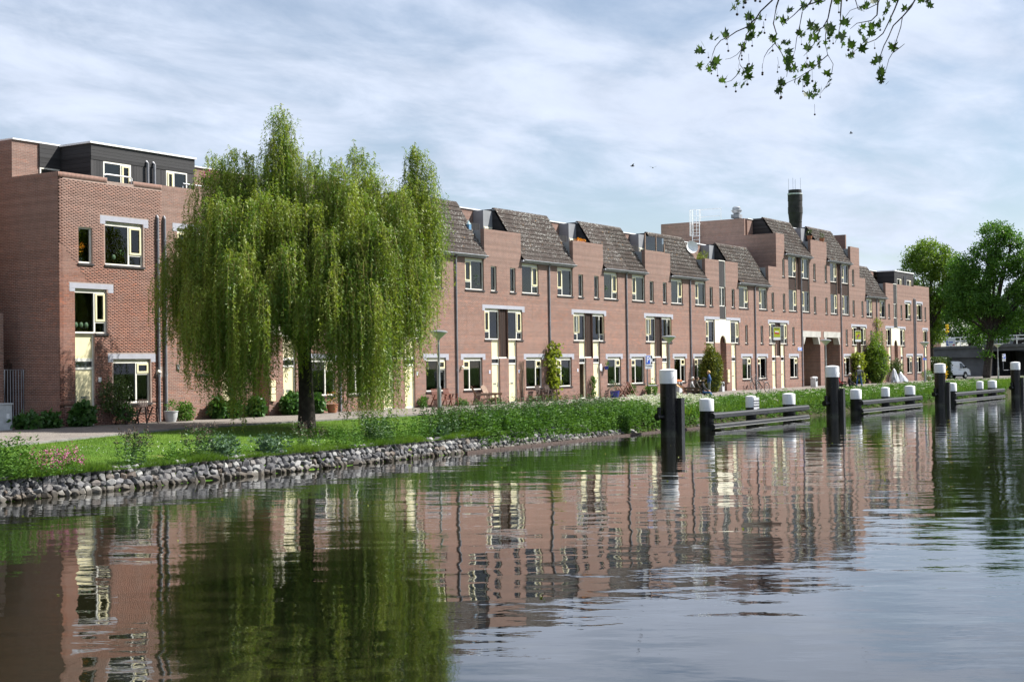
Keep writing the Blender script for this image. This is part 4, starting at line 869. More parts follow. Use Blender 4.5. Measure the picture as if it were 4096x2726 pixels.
def tower(label, x0, x1, tops, wins, doors=(), lints=(), clads=(), extra=(), panels=(), roof=None, gut=None, pipe=None, **kw):
    h = house(label, x0, x1, tops, wins, doors, lints, clads, shell_kw=kw.pop('shell_kw', TT), extra_holes=list(extra) + [p[:4] for p in panels], **kw)
    for p in panels:
        mb = MB()
        for i in range(7): z0 = p[2] + (p[3] - p[2]) * i / 7; mb.box(p[0] + 0.03, p[1] - 0.03, FY + 0.015 + 0.006 * (i % 2), FY + 0.06, z0 + 0.004, z0 + (p[3] - p[2]) / 7 - 0.004)
        mb.build('board_panel', 'boards_brown', h); MB().box(p[0], p[0] + 0.03, FY, FY + 0.08, p[2], p[3]).box(p[1] - 0.03, p[1], FY, FY + 0.08, p[2], p[3]).build('panel_frame', 'white_paint', h)
    if roof: tile_roof(h, roof[0], roof[1], 12.08, 15.1, single=False, cheek=(roof[2], False)); gutter(h, roof[0] - 0.03, roof[1] + 0.03, 12.08)
    if pipe: drainpipe(h, pipe, GZ, 11.98)
    return h
TA = tower('tall brick house with the lime green for sale board beside its window', 108.32, 112.9, [(108.32, 109.5, 13.65), (109.5, 112.9, 12.1)],
     [(108.99, 109.5 - 0.004, 7.42, 8.82, 'n', None, {}), (108.99, 109.5 - 0.004, 10.2, 11.62, 'n', None, {}), (110.28, 112.1, 7.45, 9.2, 'b', 'blue:0.97', dict(louvre=False)), (110.28, 112.1, 10.25, 11.95, 'b', 'blue', dict(louvre=False, sill=False)), (108.32 + 0.002, 109.85, 4.735, 6.46, 'b', None, dict(skip_sill=(109.24, 109.9))), (110.94, 111.42, 4.74, 6.14, 'n', None, {}), (110.30, 112.1, 2.0, 3.75, 'd', 'grey:0.9', {})],
     [(108.34, 109.2, dict(handle='l'))], [(108.323, 110.2, 6.65, dict(sides=(False, True))), (110.05, 112.35, 3.95)], [(112.14, 112.88, 9.25, 11.96)], panels=[(110.28, 112.1, 9.201, 10.249)], roof=(109.5, 112.9, True))
upper_wall(TA, 108.33, 109.5, 2.7, 12.12, 15.0)
mb = wall_cells(MB(), 0.24, 10.2, [(0.24, 2.7, 13.62), (2.7, 10.2, 15.0)], [], 9.0, 107.7, 107.92, (True, True), vx=True); wall_obj(mb, 'flank_wall', 'brick', TA)
MB().box(107.66, 107.695, 0.3, 2.6, 10.3, 10.9).build('lead_flashing', 'slate_grey', TA)
# passage with two openings under the middle block
PB = tower('tall brick block over the double drive-through passage with concrete beams', 112.9, 122.6, [(112.9, 115.5, 12.1), (115.5, 119.4, 13.65), (119.4, 122.6, 12.1)],
     [(113.25, 115.1, 7.45, 9.2, 'a', 'white', dict(louvre=False)), (113.25, 115.1, 10.25, 11.95, 'a', 'white', dict(louvre=False, sill=False)), (116.05, 116.6, 7.42, 8.82, 'n', None, {}), (116.05, 116.6, 10.2, 11.62, 'n', None, {}), (118.85, 119.399, 7.42, 8.82, 'n', None, {}), (118.85, 119.399, 10.2, 11.62, 'n', None, {}), (120.18, 121.98, 7.45, 9.2, 'b', 'grey:0.3', dict(louvre=False)), (120.18, 121.98, 10.25, 11.95, 'b', 'grey:0.5', dict(louvre=False, sill=False))],
     extra=[(113.4, 117.4, GZ, 5.36), (118.36, 122.36, GZ, 5.36), (113.2, 117.5, 5.36, 5.86), (118.26, 122.46, 5.36, 5.86)], clads=[(122.02, 122.598, 9.25, 11.96)], panels=[(113.25, 115.1, 9.201, 10.249), (120.18, 121.98, 9.201, 10.249)], roof=None, pipe=113.02, name='passage_block', cat='building', shell_kw=dict(top=15.0, terrace=12.12, y_up=2.7, floors=(6.92, 9.6), party=False))
tile_roof(PB, 112.9, 115.5, 12.08, 15.1, single=False); gutter(PB, 112.9, 115.53, 12.08); tile_roof(PB, 119.4, 122.6, 12.08, 15.1, single=False, cheek=(True, False)); gutter(PB, 119.37, 122.6, 12.08); upper_wall(PB, 115.5, 119.4, 2.7, 12.12, 15.0)
MB().box(118.3, 119.36, 1.9, 2.65, 12.13, 14.95).build('dormer_panel', 'grey_panel', PB); MB().box(115.5, 115.6, 0.245, 1.15, 12.12, 13.5).build('terrace_side', 'grey_panel', PB)
for a in (113.2, 118.26):
    MB().box(a, a + 4.3 - (0.1 if a > 115 else 0), -0.03, 0.5, 5.362, 5.858).prism([(a + 0.2, 5.36), (a + 0.2, 4.75), (a + 0.35, 4.75), (a + 0.75, 5.36)], 'y', -0.02, 0.5).prism([(a + 4.0, 5.36), (a + 3.6, 5.36), (a + 3.95, 4.75), (a + 4.15, 4.75)], 'y', -0.02, 0.5).build('concrete_beam', 'concrete', PB)
tn = MB(); tn.box(113.15, 113.395, 0.245, 12, GZ, 5.9); tn.box(117.41, 118.35, 0.245, 12, GZ, 5.9); tn.box(122.365, 122.6, 0.245, 12, GZ, 5.9); tn.box(113.2, 122.5, 0.25, 12, 5.87, 6.0); wall_obj(tn, 'passage_wall', 'brick', PB); MB().box(113.2, 122.5, 10.8, 11.0, GZ, 6).build('passage_back', 'interior', PB)
TB = tower('tall brick house right of the passage where the seated pair rests', 122.6, 128.05, [(122.6, 125.6, 12.1), (125.6, 128.05, 13.7)],
     [(123.2, 125.08, 7.45, 9.2, 'a', 'white', dict(louvre=False)), (123.2, 125.08, 10.25, 11.95, 'a', 'white', dict(louvre=False, sill=False)), (125.98, 126.55, 7.42, 8.82, 'n', None, {}), (125.98, 126.55, 10.2, 11.62, 'n', None, {}), (123.95, 124.5, 4.74, 6.14, 'n', None, {}), (125.69, 127.199, 4.735, 6.46, 'a', 'grey:0.9', dict(skip_sill=(125.6, 126.3))), (123.4, 125.2, 2.0, 3.75, 'c', None, {})],
     [(126.34, 127.18, dict(handle='r'))], [(125.45, 128.048, 6.65, dict(sides=(True, False))), (123.25, 125.55, 3.95)], [(127.2, 128.048, 3.77, 6.449), (122.602, 123.14, 9.25, 11.96)], panels=[(123.2, 125.08, 9.201, 10.249)], roof=(122.6, 125.6, False), pipe=122.75, bars=[(127.2, 128.05, 3.695, 3.768)])
upper_wall(TB, 125.6, 128.05, 2.7, 12.12, 15.0)
wall_obj(wall_cells(MB(), 0.24, 10.2, [(0.24, 1.2, 13.68), (1.2, 10.2, 15.0)], [], 9.2, 127.83, 128.05, (True, True), vx=True), 'flank_wall', 'brick', TB)
MB().box(125.6, 125.7, 0.245, 1.15, 12.12, 13.5).build('terrace_side', 'grey_panel', TB)
c = 127.65
TC = house('brick house behind the tall ivy column and feathery shrub', 128.052, 132.85, [(128.052, 129.65, 10.95), (129.65, 132.85, 9.32)],
     [(129.85, 131.62, 7.42, 9.13, 'b', None, {}), (128.45, 129.0, 7.42, 8.82, 'n', None, {}), (128.07, 129.62, 4.735, 6.46, 'b', 'grey:0.5', dict(skip_sill=(128.97, 129.66))), (130.82, 131.38, 4.74, 6.14, 'n', None, {}), (129.95, 131.75, 2.0, 3.75, 'd', 'white', {})],
     [(128.1, 128.95, dict(handle='l'))], [(128.055, 129.87, 6.65, dict(sides=(False, True))), (129.7, 132.0, 3.95)])
tile_roof(TC, 129.65, 132.85, 9.30, 12.36, single=False, cheek=(True, False)); gutter(TC, 129.62, 132.85, 9.30); drainpipe(TC, 132.75, GZ, 9.2); upper_wall(TC, 128.06, 129.65)
arch_side(138.65, -1, 132.85, 'brick house behind the silver covered motorcycles, pot plants at its roof', extra_n=True, gx=(3.45, 5.25), curs=dict(t='blue'))
arch_bay(138.65, 'far arched cream entrance bay beside the silver covered motorcycles')
HE = arch_side(138.65, 1, 144.95, 'brick house with flat parapet, second from the far end of the row', True, False, gx=(3.55, 5.35), top_w=(3.28, 5.12), curs=dict(g='blue'))
HZ = house('last brick house at the far right end of the row', 144.95, 150.35, [(144.95, 150.35, 10.95)],
     [(145.85, 147.72, 7.42, 9.13, 'a', None, {}), (148.58, 149.15, 7.42, 8.82, 'n', None, {}), (147.95, 149.5, 4.735, 6.46, 'a', 'grey:0.9', dict(skip_sill=(147.9, 148.4))), (145.6, 147.4, 2.0, 3.75, 'c', 'grey:0.9', {})],
     [(148.42, 149.28, dict(handle='r'))], [(145.6, 147.97, 9.33), (147.7, 149.75, 6.65), (145.35, 147.65, 3.95)], ends=(False, True))
wall_obj(wall_cells(MB(), 0.24, 10.3, [(0.24, 2.62, 10.95), (2.62, 10.3, 12.28)], [], GZ, 150.13, 150.35, (True, True), vx=True), 'flank_wall', 'brick', HZ)
for xx, hh in ((144.7, HE), (145.2, HZ)): drainpipe(hh, xx, GZ, 9.6, jog=False)
# far dormer
dz = MB().box(141.2, 147.6, 0.86, 2.6, 9.43, 12.24).build('dormer', 'boards_black', HE)
bb = MB()
for i in range(30):
    xx = 141.15 + i * 0.215
    if not (142.0 < xx < 143.5 or 145.2 < xx < 146.7): bb.box(xx, xx + 0.2, 0.81, 0.86, 9.45, 11.6)
for i in range(4): bb.box(141.15, 147.65, 0.80, 0.85, 11.62 + i * 0.16, 11.77 + i * 0.16)
bb.build('boards', 'boards_upright', dz); MB().box(141.1, 147.7, 0.74, 2.7, 12.245, 12.35).build('dormer_roof_edge', 'white_metal', dz)
for a in (142.05, 145.3): window(HE, a, a + 1.4, 9.75, 11.55, 'b', None, louvre=False, sill=False).location = (0, 0.74, 0)
for xx in (144.2, 144.6): MB().tube([(xx, 0.72, 9.5), (xx, 0.72, 11.9)], 0.055, 8).build('vent_pipe', 'pipe', dz)
# ------------------------------------------------------------------ vegetation
def unit(v): return v / np.maximum(np.linalg.norm(v, axis=1, keepdims=True), 1e-6)
def leaf_arrays(P, D, L, W, fold=0.12, S=None):
    n = len(P); D = unit(D); 
    if S is None: S = np.cross(D, NP.normal(size=(n, 3)))
    S = unit(S); N = np.cross(D, S); L = np.broadcast_to(np.asarray(L, float), (n,))[:, None]; W = np.broadcast_to(np.asarray(W, float), (n,))[:, None]
    a = P; b = P + D * L * 0.45 + S * W / 2 + N * W * fold; c = P + D * L; d = P + D * L * 0.45 - S * W / 2 + N * W * fold
    V = np.stack([a, b, c, d], 1).reshape(-1, 3); Fa = np.arange(n * 4, dtype=np.int32).reshape(-1, 4); return V, Fa
def leaves(name, P, D, L, W, mat, parent=None, **k):
    V, Fa = leaf_arrays(np.asarray(P, float), np.asarray(D, float), L, W, **k); return npmesh(name, V, Fa, mat, parent)
def foliage_ball(c, r, n, clump=28, cr=0.22, shell=0.55, flat=1.0):
    """leaf points in clumps through an ellipsoid, denser towards its skin"""
    nc = max(1, n // clump); u = unit(NP.normal(size=(nc, 3))); rad = shell + (1 - shell) * NP.random(nc) ** 0.6; C = u * rad[:, None] * np.array(r)
    P = np.repeat(C, clump, 0) + NP.normal(size=(nc * clump, 3)) * cr * np.array([1, 1, flat]); D = unit(np.repeat(u, clump, 0) * 0.6 + NP.normal(size=(nc * clump, 3)) * 0.8 + np.array([0, 0, -0.15]))
    return P + np.array(c), D
# ---- willow
def willow():
    T = np.array([41.72, -7.2, 0.95]); es = np.array([0.643, -0.766, 0]); ed = np.array([0.766, 0.643, 0]); K = 0.955
    w_ = thing('willow_tree', 'big weeping willow with trailing yellow-green twigs on the lawn', 'tree', tuple(T))
    px = np.array([-5.6, -5.3, -4.7, -4.2, -3.7, -2.8, -2.2, -1.6, -1.0, -0.3, 0.4, 1.2, 2.2, 2.7, 3.2, 3.7, 4.2, 4.65, 5.1, 5.4])
    pb = np.array([2.7, 2.4, 2.0, 1.5, 1.0, 0.3, 0.2, 1.0, 1.7, 1.9, 1.5, 0.6, -0.1, -0.1, 0.1, 0.4, 1.6, 3.0, 4.4, 5.6])
    # boughs: apex (s, d, height), radius, clusters
    B = [(-1.05, 0, 12.5, 0.55, 13), (-0.8, 0.3, 11.3, 0.8, 16), (-3.6, 0.3, 10.6, 0.95, 20), (-2.5, -0.3, 10.9, 0.8, 18), (-1.8, 1.0, 10.6, 0.9, 14), (0.5, 0.4, 10.6, 1.0, 22), (1.5, -0.4, 10.4, 0.8, 18), (2.5, 0.2, 11.2, 0.6, 16), (3.2, 0.6, 9.9, 0.8, 16), (4.55, 0.1, 10.9, 0.55, 18), (4.9, -0.3, 9.6, 0.5, 14), (3.7, -1.2, 9.2, 0.7, 18), (2.0, -1.8, 9.2, 0.9, 22), (0.2, -1.8, 9.0, 0.9, 22), (-1.4, -1.7, 9.0, 0.9, 22), (-3.0, -1.4, 8.9, 0.9, 22), (-4.6, -0.2, 7.8, 0.7, 20), (-5.1, 0.4, 7.0, 0.5, 12), (-4.0, -1.5, 7.0, 0.7, 18), (1.3, -2.8, 7.4, 0.8, 22), (2.9, -2.4, 7.6, 0.7, 20), (-0.6, -2.9, 6.8, 0.8, 14), (-2.3, -2.7, 6.8, 0.9, 22), (0.0, 2.2, 9.0, 1.2, 16), (2.6, 2.0, 9.0, 1.1, 16), (-2.8, 2.0, 8.8, 1.1, 16), (0.5, -3.2, 5.6, 0.7, 10), (2.3, -3.2, 6.0, 0.7, 18), (-1.7, -3.2, 5.4, 0.6, 14), (-3.4, -2.4, 5.4, 0.6, 14), (4.2, -1.6, 7.2, 0.6, 14)]
    tw_V = []; tw_F = []; tb = 0; LP = []; LD = []
    for bs, bd_, bh, br_, bn in B:
        for i in range(bn):
            a = NP.uniform(0, 6.28); rr = br_ * math.sqrt(NP.random()); s = bs + rr * math.cos(a); d = bd_ + rr * math.sin(a); h0 = bh - 0.55 * (rr / br_) ** 2 - 2.3 * NP.random() ** 1.7
            bo = np.interp(s, px, pb) + (0.6 if d > 0 else 0.0) + NP.uniform(-0.25, 1.0)
            if d < -0.8 and -1.3 < s < 0.8: bo = max(bo, NP.uniform(1.2, 3.4))
            ln = max(0.7, min(h0 - bo, NP.uniform(1.8, 6.0) if NP.random() > 0.35 else 9.0))
            out = np.array([math.cos(a), math.sin(a)]) * 0.55 + np.array([s / 5.5, d / 3.5]) * 0.5
            for k in range(NP.integers(8, 15)):
                st = T + es * (s + NP.normal() * 0.17) * K + ed * (d + NP.normal() * 0.17) * K; st[2] += (h0 + NP.normal() * 0.2) * K
                L_ = ln * NP.uniform(0.4, 1.05); m = int(L_ / 0.040) + 6; t = np.linspace(0, 1, m)
                dr = es * out[0] + ed * out[1] + NP.normal(size=3) * 0.35; dr[2] = 0; arch = 0.5 * NP.uniform(0.3, 1.3)
                pts = st + np.outer(np.minimum(1, t * L_ / 0.9) ** 0.7 * arch - 0.2, dr); pts[:, 2] += 0.34 * np.sin(np.minimum(1, t * L_ / 0.7) * PI) - np.maximum(0, t * L_ - 0.35)
                ph = NP.uniform(0, 6.28); pts[:, 0] += 0.06 * np.sin(t * 5 + ph) * t; pts[:, 1] += 0.06 * np.cos(t * 4 + ph) * t
                pts[:, 2] = np.maximum(pts[:, 2], T[2] - 0.25 + 0.2 * NP.random())
                q = pts[::max(1, m // 9)]; n = len(q); wv_ = np.array([math.cos(ph), math.sin(ph), 0]) * 0.004
                tw_V.append(np.stack([q - wv_, q + wv_], 1).reshape(-1, 3)); tw_F.append(np.array([(tb + 2 * j, tb + 2 * j + 1, tb + 2 * j + 3, tb + 2 * j + 2) for j in range(n - 1)])); tb += 2 * n
                keep = NP.random(m) < 0.9; pp = pts[keep]; aa = NP.uniform(0, 6.28, len(pp)); dd = np.stack([np.cos(aa) * 0.8, np.sin(aa) * 0.8, -0.7 + 0.4 * NP.normal(size=len(pp))], 1); LP.append(pp); LD.append(dd)
    LP = np.concatenate(LP); LD = np.concatenate(LD); n = len(LP); print('willow leaves', n)
    leaves('crown', LP - T, LD, NP.uniform(0.09, 0.17, n), NP.uniform(0.022, 0.040, n), 'willow_leaf', w_)
    npmesh('twigs', np.concatenate(tw_V) - T, np.concatenate(tw_F), 'willow_twig', w_)['kind'] = 'stuff'
    tr = MB(); tr.tube([(0.02, 0, -0.3), (0, 0, 0.1), (0.03, 0.02, 1.0), (0.0, 0.05, 2.2), (-0.05, 0.05, 3.4)], [0.42, 0.36, 0.30, 0.27, 0.26], 14); tr.build('trunk', 'bark_dark', w_, smooth=True)
    lm = MB()
    for s, d, h, *_ in B[:26]:
        h -= 0.9; e = (es * s + ed * d) * K; p0 = Vector((0, 0, 2.9)); p3 = Vector((e[0], e[1], h * K)); p1 = Vector((e[0] * 0.25, e[1] * 0.25, 3.0 + (h - 3) * 0.45)); p2 = Vector((e[0] * 0.62, e[1] * 0.62, (3.0 + (h - 3) * 0.82) * K)); lm.tube([p0, p1, p2, p3], [0.13, 0.08, 0.05, 0.012], 7)
    lm.build('limbs', 'bark_dark', w_, smooth=True)
willow()
# ---- broadleaf trees
def tree(name, label, base, balls, n, mat, L, W, trunk, lean=(0, 0), bark='bark_dark', group=None, fork=4.5, tr_top=None):
    o = thing(name, label, 'tree', base, group=group); PP = []; DD = []; tot = sum(b[3] * b[4] * b[5] for b in balls) ** 1.0
    for b in balls:
        k = max(60, int(n * (b[3] * b[4] * b[5]) ** 0.72 / sum((q[3] * q[4] * q[5]) ** 0.72 for q in balls))); P, D = foliage_ball(b[:3], b[3:6], k, 26, 0.30, 0.45, 0.75); PP.append(P); DD.append(D)
    P = np.concatenate(PP); m = len(P); leaves('crown', P, np.concatenate(DD), NP.uniform(0.7, 1.25, m) * L, NP.uniform(0.7, 1.2, m) * W, mat, o)
    top = Vector((lean[0], lean[1], fork)); tm = MB().tube([(0, 0, -0.3), (0, 0, 0.3), (lean[0] * 0.4, lean[1] * 0.4, fork * 0.5), top], [trunk * 1.35, trunk * 1.05, trunk * 0.9, trunk * 0.8], 12); tm.build('trunk', bark, o, smooth=True)
    lb = MB()
    for b in balls:
        q = Vector(b[:3]); mid = top.lerp(q, 0.5) + Vector((0, 0, 0.3)); lb.tube([top - Vector((0, 0, 0.4)), mid, q, q + (q - top).normalized() * b[5] * 0.5], [trunk * 0.5, trunk * 0.3, trunk * 0.16, 0.02], 7)
        for j in range(4):
            e = q + Vector(unit(NP.normal(size=(1, 3)))[0]) * b[5] * 0.8; lb.tube([q.lerp(mid, 0.3), (q + e) / 2, e], [trunk * 0.16, trunk * 0.09, 0.015], 5)
    lb.build('limbs', bark, o, smooth=True); return o
# lateral axis at the far trees: right = (0.26,-0.966)
def rel(s, d, z): return (0.26 * s + 0.966 * d, -0.966 * s + 0.26 * d, z)
def ball(s, d, z, r, rz): return rel(s, d, z) + (r, r, rz)
tree('lime_tree', 'light green broad tree just right of the last house', (170, 5.5, 1.1), [ball(-1.6, 0, 11.0, 2.4, 3.0), ball(0.2, 0, 14.4, 2.3, 2.2), ball(-1.2, 1, 14.6, 1.8, 1.6), ball(2.0, 0.3, 13.0, 2.2, 2.2), ball(-2.4, -0.4, 7.6, 1.9, 2.2), ball(2.6, 0, 9.8, 2.2, 2.0), ball(0.4, 1.5, 8.4, 2.6, 2.2), ball(3.6, -0.5, 12.0, 1.7, 1.5), ball(-0.2, 0.5, 5.4, 2.0, 1.4)], 33000, 'lime_leaf', 0.24, 0.17, 0.34, fork=6.5)
tree('oak_tree', 'dark green oak with thick forked trunk in front of the bridge', (164.4, -2.3, 1.12), [ball(-2.2, 0, 12.6, 1.7, 1.5), ball(-0.6, 0, 11.2, 2.0, 1.5), ball(1.4, 0, 16.4, 1.7, 1.3), ball(0.4, 0.6, 14.4, 1.8, 1.2), ball(3.0, 0, 15.4, 1.4, 0.9), ball(2.0, 0, 12.6, 1.9, 1.5), ball(4.6, 0.4, 12.8, 2.0, 1.7), ball(4.4, -0.5, 9.6, 2.2, 1.6), ball(-1.6, -0.6, 8.8, 2.2, 1.5), ball(0.6, -0.8, 8.2, 1.8, 1.2), ball(-3.0, 0.4, 7.0, 1.7, 1.2), ball(3.6, -0.4, 6.6, 1.7, 1.0), ball(-0.9, 0.8, 5.0, 1.3, 1.2), ball(1.5, -0.6, 5.0, 1.0, 0.9), ball(-3.4, 0.2, 9.8, 1.6, 1.4), ball(6.2, 0, 10.6, 2.0, 1.8), ball(0.1, -0.45, 2.9, 0.6, 0.4)], 42000, 'oak_leaf', 0.24, 0.18, 0.46, (0.25, -0.6), fork=5.2)
tree('background_tree', 'dark dense tree between the light green tree and the bridge', (206, 10, 1.1), [ball(-2, 0, 8, 3.5, 3.6), ball(2, 0, 9, 3.5, 4), ball(0, 0, 12, 3.2, 3), ball(4.5, 0, 7.5, 3, 2.5)], 13000, 'oak_leaf', 0.34, 0.25, 0.4, fork=4)
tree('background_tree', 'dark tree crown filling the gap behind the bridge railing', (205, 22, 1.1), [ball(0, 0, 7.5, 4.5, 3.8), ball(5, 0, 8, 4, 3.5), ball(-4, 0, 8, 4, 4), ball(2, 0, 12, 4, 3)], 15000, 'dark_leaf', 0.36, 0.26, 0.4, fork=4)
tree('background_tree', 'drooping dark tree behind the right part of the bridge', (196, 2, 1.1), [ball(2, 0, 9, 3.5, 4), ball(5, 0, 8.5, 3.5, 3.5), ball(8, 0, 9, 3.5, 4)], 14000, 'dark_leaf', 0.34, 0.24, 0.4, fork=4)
# ---- herbs on the bank
def stems(n, xr, yf, hr, leaf=(0.10, 0.055), gap=0.075, lean=0.16, top=1.0):
    """upright leafy stems: leaf points, directions, tips"""
    P = []; D = []; tips = []
    for i in range(n):
        x = NP.uniform(*xr); y, z = yf(x); h = NP.uniform(*hr); lx, ly = NP.normal(size=2) * lean; k = int(h / gap); t = (np.arange(k) + NP.random(k)) / max(1, k)
        pts = np.stack([x + lx * h * t ** 1.5, y + ly * h * t ** 1.5, z + h * t], 1); a = NP.uniform(0, 6.28, k); P.append(np.repeat(pts, 2, 0)); dd = np.stack([np.cos(a), np.sin(a), -0.25 + 0.5 * t], 1); D.append(np.stack([dd, dd * np.array([-1, -1, 1])], 1).reshape(-1, 3)); tips.append((x + lx * h, y + ly * h, z + h))
    return np.concatenate(P), np.concatenate(D), np.array(tips)
def on_bank(lo, hi):                      # lo..hi: 0 at the waterline, 1 at the bank top, >1 further up the lawn
    def f(x):
        k = NP.uniform(lo, hi); wy, ty = water_y(x), top_y(x)
        if k <= 1: y = wy + 0.1 + (ty - wy) * k; z = 0.08 + 0.52 * k
        else: y = ty + (k - 1) * 1.0; z = lawn_z(x, y)
        return y, z - 0.03
    return f
def stuff(o, label): o['kind'] = 'stuff'; o['label'] = label; return o
Pn, Dn, Tn = stems(2100, (45.5, 62.0), on_bank(-0.15, 2.9), (0.40, 0.92)); m = len(Pn)
stuff(leaves('nettle_bank', Pn, Dn, NP.uniform(0.08, 0.15, m), NP.uniform(0.045, 0.08, m), 'nettle_leaf'), 'dense bright green nettles covering the bank before the first mooring post')
Pn, Dn, T2 = stems(600, (46, 59.5), on_bank(1.2, 2.7), (0.7, 1.25), gap=0.075); m = len(Pn)
stuff(leaves('nettle_tops', Pn, Dn, NP.uniform(0.07, 0.12, m), NP.uniform(0.035, 0.06, m), 'nettle_dark'), 'taller dark nettle tops above the bank')
nseed = 2600; sel = T2[NP.integers(0, len(T2), nseed)] + NP.normal(size=(nseed, 3)) * np.array([0.06, 0.06, 0.12]); stuff(leaves('nettle_seeds', sel, NP.normal(size=(nseed, 3)) + np.array([0, 0, 0.8]), 0.07, 0.02, 'seed_head'), 'brownish seed tassels on the nettle tops')
Pn, Dn, T3 = stems(5200, (61.5, 131), on_bank(-0.1, 3.4), (0.3, 0.78), gap=0.085, lean=0.2); m = len(Pn)
stuff(leaves('bank_herbs', Pn, Dn, NP.uniform(0.10, 0.20, m), NP.uniform(0.05, 0.10, m), 'nettle_leaf'), 'green herbs and weeds covering the bank behind the mooring rails')
n = 26000; xb = NP.uniform(61, 160, n); yb = np.array([top_y(a) for a in xb]) + NP.uniform(-0.5, 2.8, n); zb = np.array([lawn_z(a, b) for a, b in zip(xb, yb)]); d = NP.normal(size=(n, 3)) * 0.28 + np.array([0, 0, 1])
stuff(leaves('tall_grass', np.stack([xb, yb, zb], 1), d, NP.uniform(0.3, 0.72, n), NP.uniform(0.02, 0.04, n), 'grass_blade'), 'tall unmown grass along the canal edge')
def umbels(name, label, k, xr, kr, hz):
    P = []; D = []
    for i in range(k):
        x = NP.uniform(*xr); y, z = on_bank(*kr)(x); z += NP.uniform(*hz); q = NP.integers(10, 22); a = NP.uniform(0, 6.28, q); r = 0.13 * np.sqrt(NP.random(q)) * NP.uniform(0.6, 1.3); P.append(np.stack([x + r * np.cos(a), y + r * np.sin(a), z - r * r * 2 + NP.normal(size=q) * 0.015], 1)); D.append(np.stack([np.cos(a), np.sin(a), 0.3 * np.ones(q)], 1))
    P = np.concatenate(P); D = np.concatenate(D); stuff(leaves(name, P, D, 0.055, 0.05, 'umbel_white'), label)
umbels('cow_parsley', 'white cow parsley flowers beside the seated group', 520, (63, 71), (1.3, 3.6), (0.4, 0.9))
umbels('cow_parsley', 'white cow parsley flowers along the far bank', 420, (76, 128), (0.8, 3.2), (0.3, 0.7))
# fringe above the stones
n = 30000; xb = NP.uniform(20, 48, n); kk = NP.uniform(0.75, 1.5, n) ; yb = np.array([top_y(a) for a in xb]) - 0.25 + NP.random(n) ** 2 * 0.9; zb = np.array([lawn_z(a, max(b, top_y(a))) for a, b in zip(xb, yb)]) - 0.06; clump = 0.25 + 0.9 * (np.sin(xb * 2.1) * np.sin(xb * 0.83 + 1) + 0.8) / 1.8
stuff(leaves('bank_grass', np.stack([xb, yb, zb], 1), NP.normal(size=(n, 3)) * 0.35 + np.array([0, -0.25, 1]), NP.uniform(0.10, 0.36, n) * clump, 0.012, 'grass_blade'), 'long grass hanging over the top of the stone bank')
n = 62000; xb = 20 + 52 * NP.random(n) ** 1.3; e = np.array([edge_y(a) for a in xb]); tp = np.array([top_y(a) for a in xb]); yb = tp + (e - 0.1 - tp) * NP.random(n); zb = np.array([lawn_z(a, b) for a, b in zip(xb, yb)]) - 0.01
stuff(leaves('lawn_grass', np.stack([xb, yb, zb], 1), NP.normal(size=(n, 3)) * 0.45 + np.array([0, 0, 1]), NP.uniform(0.04, 0.10, n), 0.012, 'grass_blade'), 'short mown grass blades of the canal lawn')
n = 520; cx0 = NP.uniform(22, 40, 60); cy0 = np.array([top_y(a) + NP.uniform(0.5, 3.2) for a in cx0]); ii = NP.integers(0, 60, n); xb = cx0[ii] + NP.normal(size=n) * 0.35; yb = np.maximum(cy0[ii] + NP.normal(size=n) * 0.22, top_y(30)); zb = np.array([lawn_z(a, b) for a, b in zip(xb, yb)]) + 0.06
n2_ = 90; xb2 = NP.uniform(12, 60, n2_); yb2 = NP.uniform(-37, -14, n2_); stuff(leaves('floating_leaves', np.stack([xb2, yb2, np.full(n2_, 0.012)], 1), NP.normal(size=(n2_, 3)) * np.array([1, 1, 0.0]), 0.07, 0.035, 'vine_leaf', S=None), 'small leaves drifting on the canal')
stuff(leaves('daisies', np.stack([xb, yb, zb], 1), NP.normal(size=(n, 3)) * np.array([1, 1, 0.3]) + np.array([0, 0, 0.3]), 0.03, 0.03, 'flower_white'), 'tiny white daisies scattered over the lawn')
# single plants
def plant(name, label, cat, loc, r, n, mat, L, W, clump=20, cr=0.09, shell=0.35, group=None, stem=True, extra=None, up=0.0, stemmat='bark'):
    o = thing(name, label, cat, loc, group=group); P, D = foliage_ball((0, 0, r[2]), r, n, clump, cr, shell); D = D + np.array([0, 0, up]); k = P[:, 2] > 0.01; P, D = P[k], D[k]; m = len(P)
    leaves('foliage', P, D, NP.uniform(0.7, 1.25, m) * L, NP.uniform(0.75, 1.2, m) * W, mat, o)
    if stem:
        sb = MB()
        for i in range(6): a = i * 1.05 + NP.uniform(0, 0.6); q = NP.uniform(0.3, 0.8); sb.tube([(0.03 * math.cos(a), 0.03 * math.sin(a), -0.05), (r[0] * q * 0.5 * math.cos(a), r[1] * q * 0.5 * math.sin(a), r[2] * 0.9), (r[0] * q * math.cos(a), r[1] * q * math.sin(a), r[2] * 1.6)], [0.018, 0.013, 0.006], 5)
        sb.build('stem', stemmat, o)
    if extra: 
        for nm, P2, D2, L2, W2, m2 in extra: leaves(nm, P2, D2, L2, W2, m2, o)
    return o
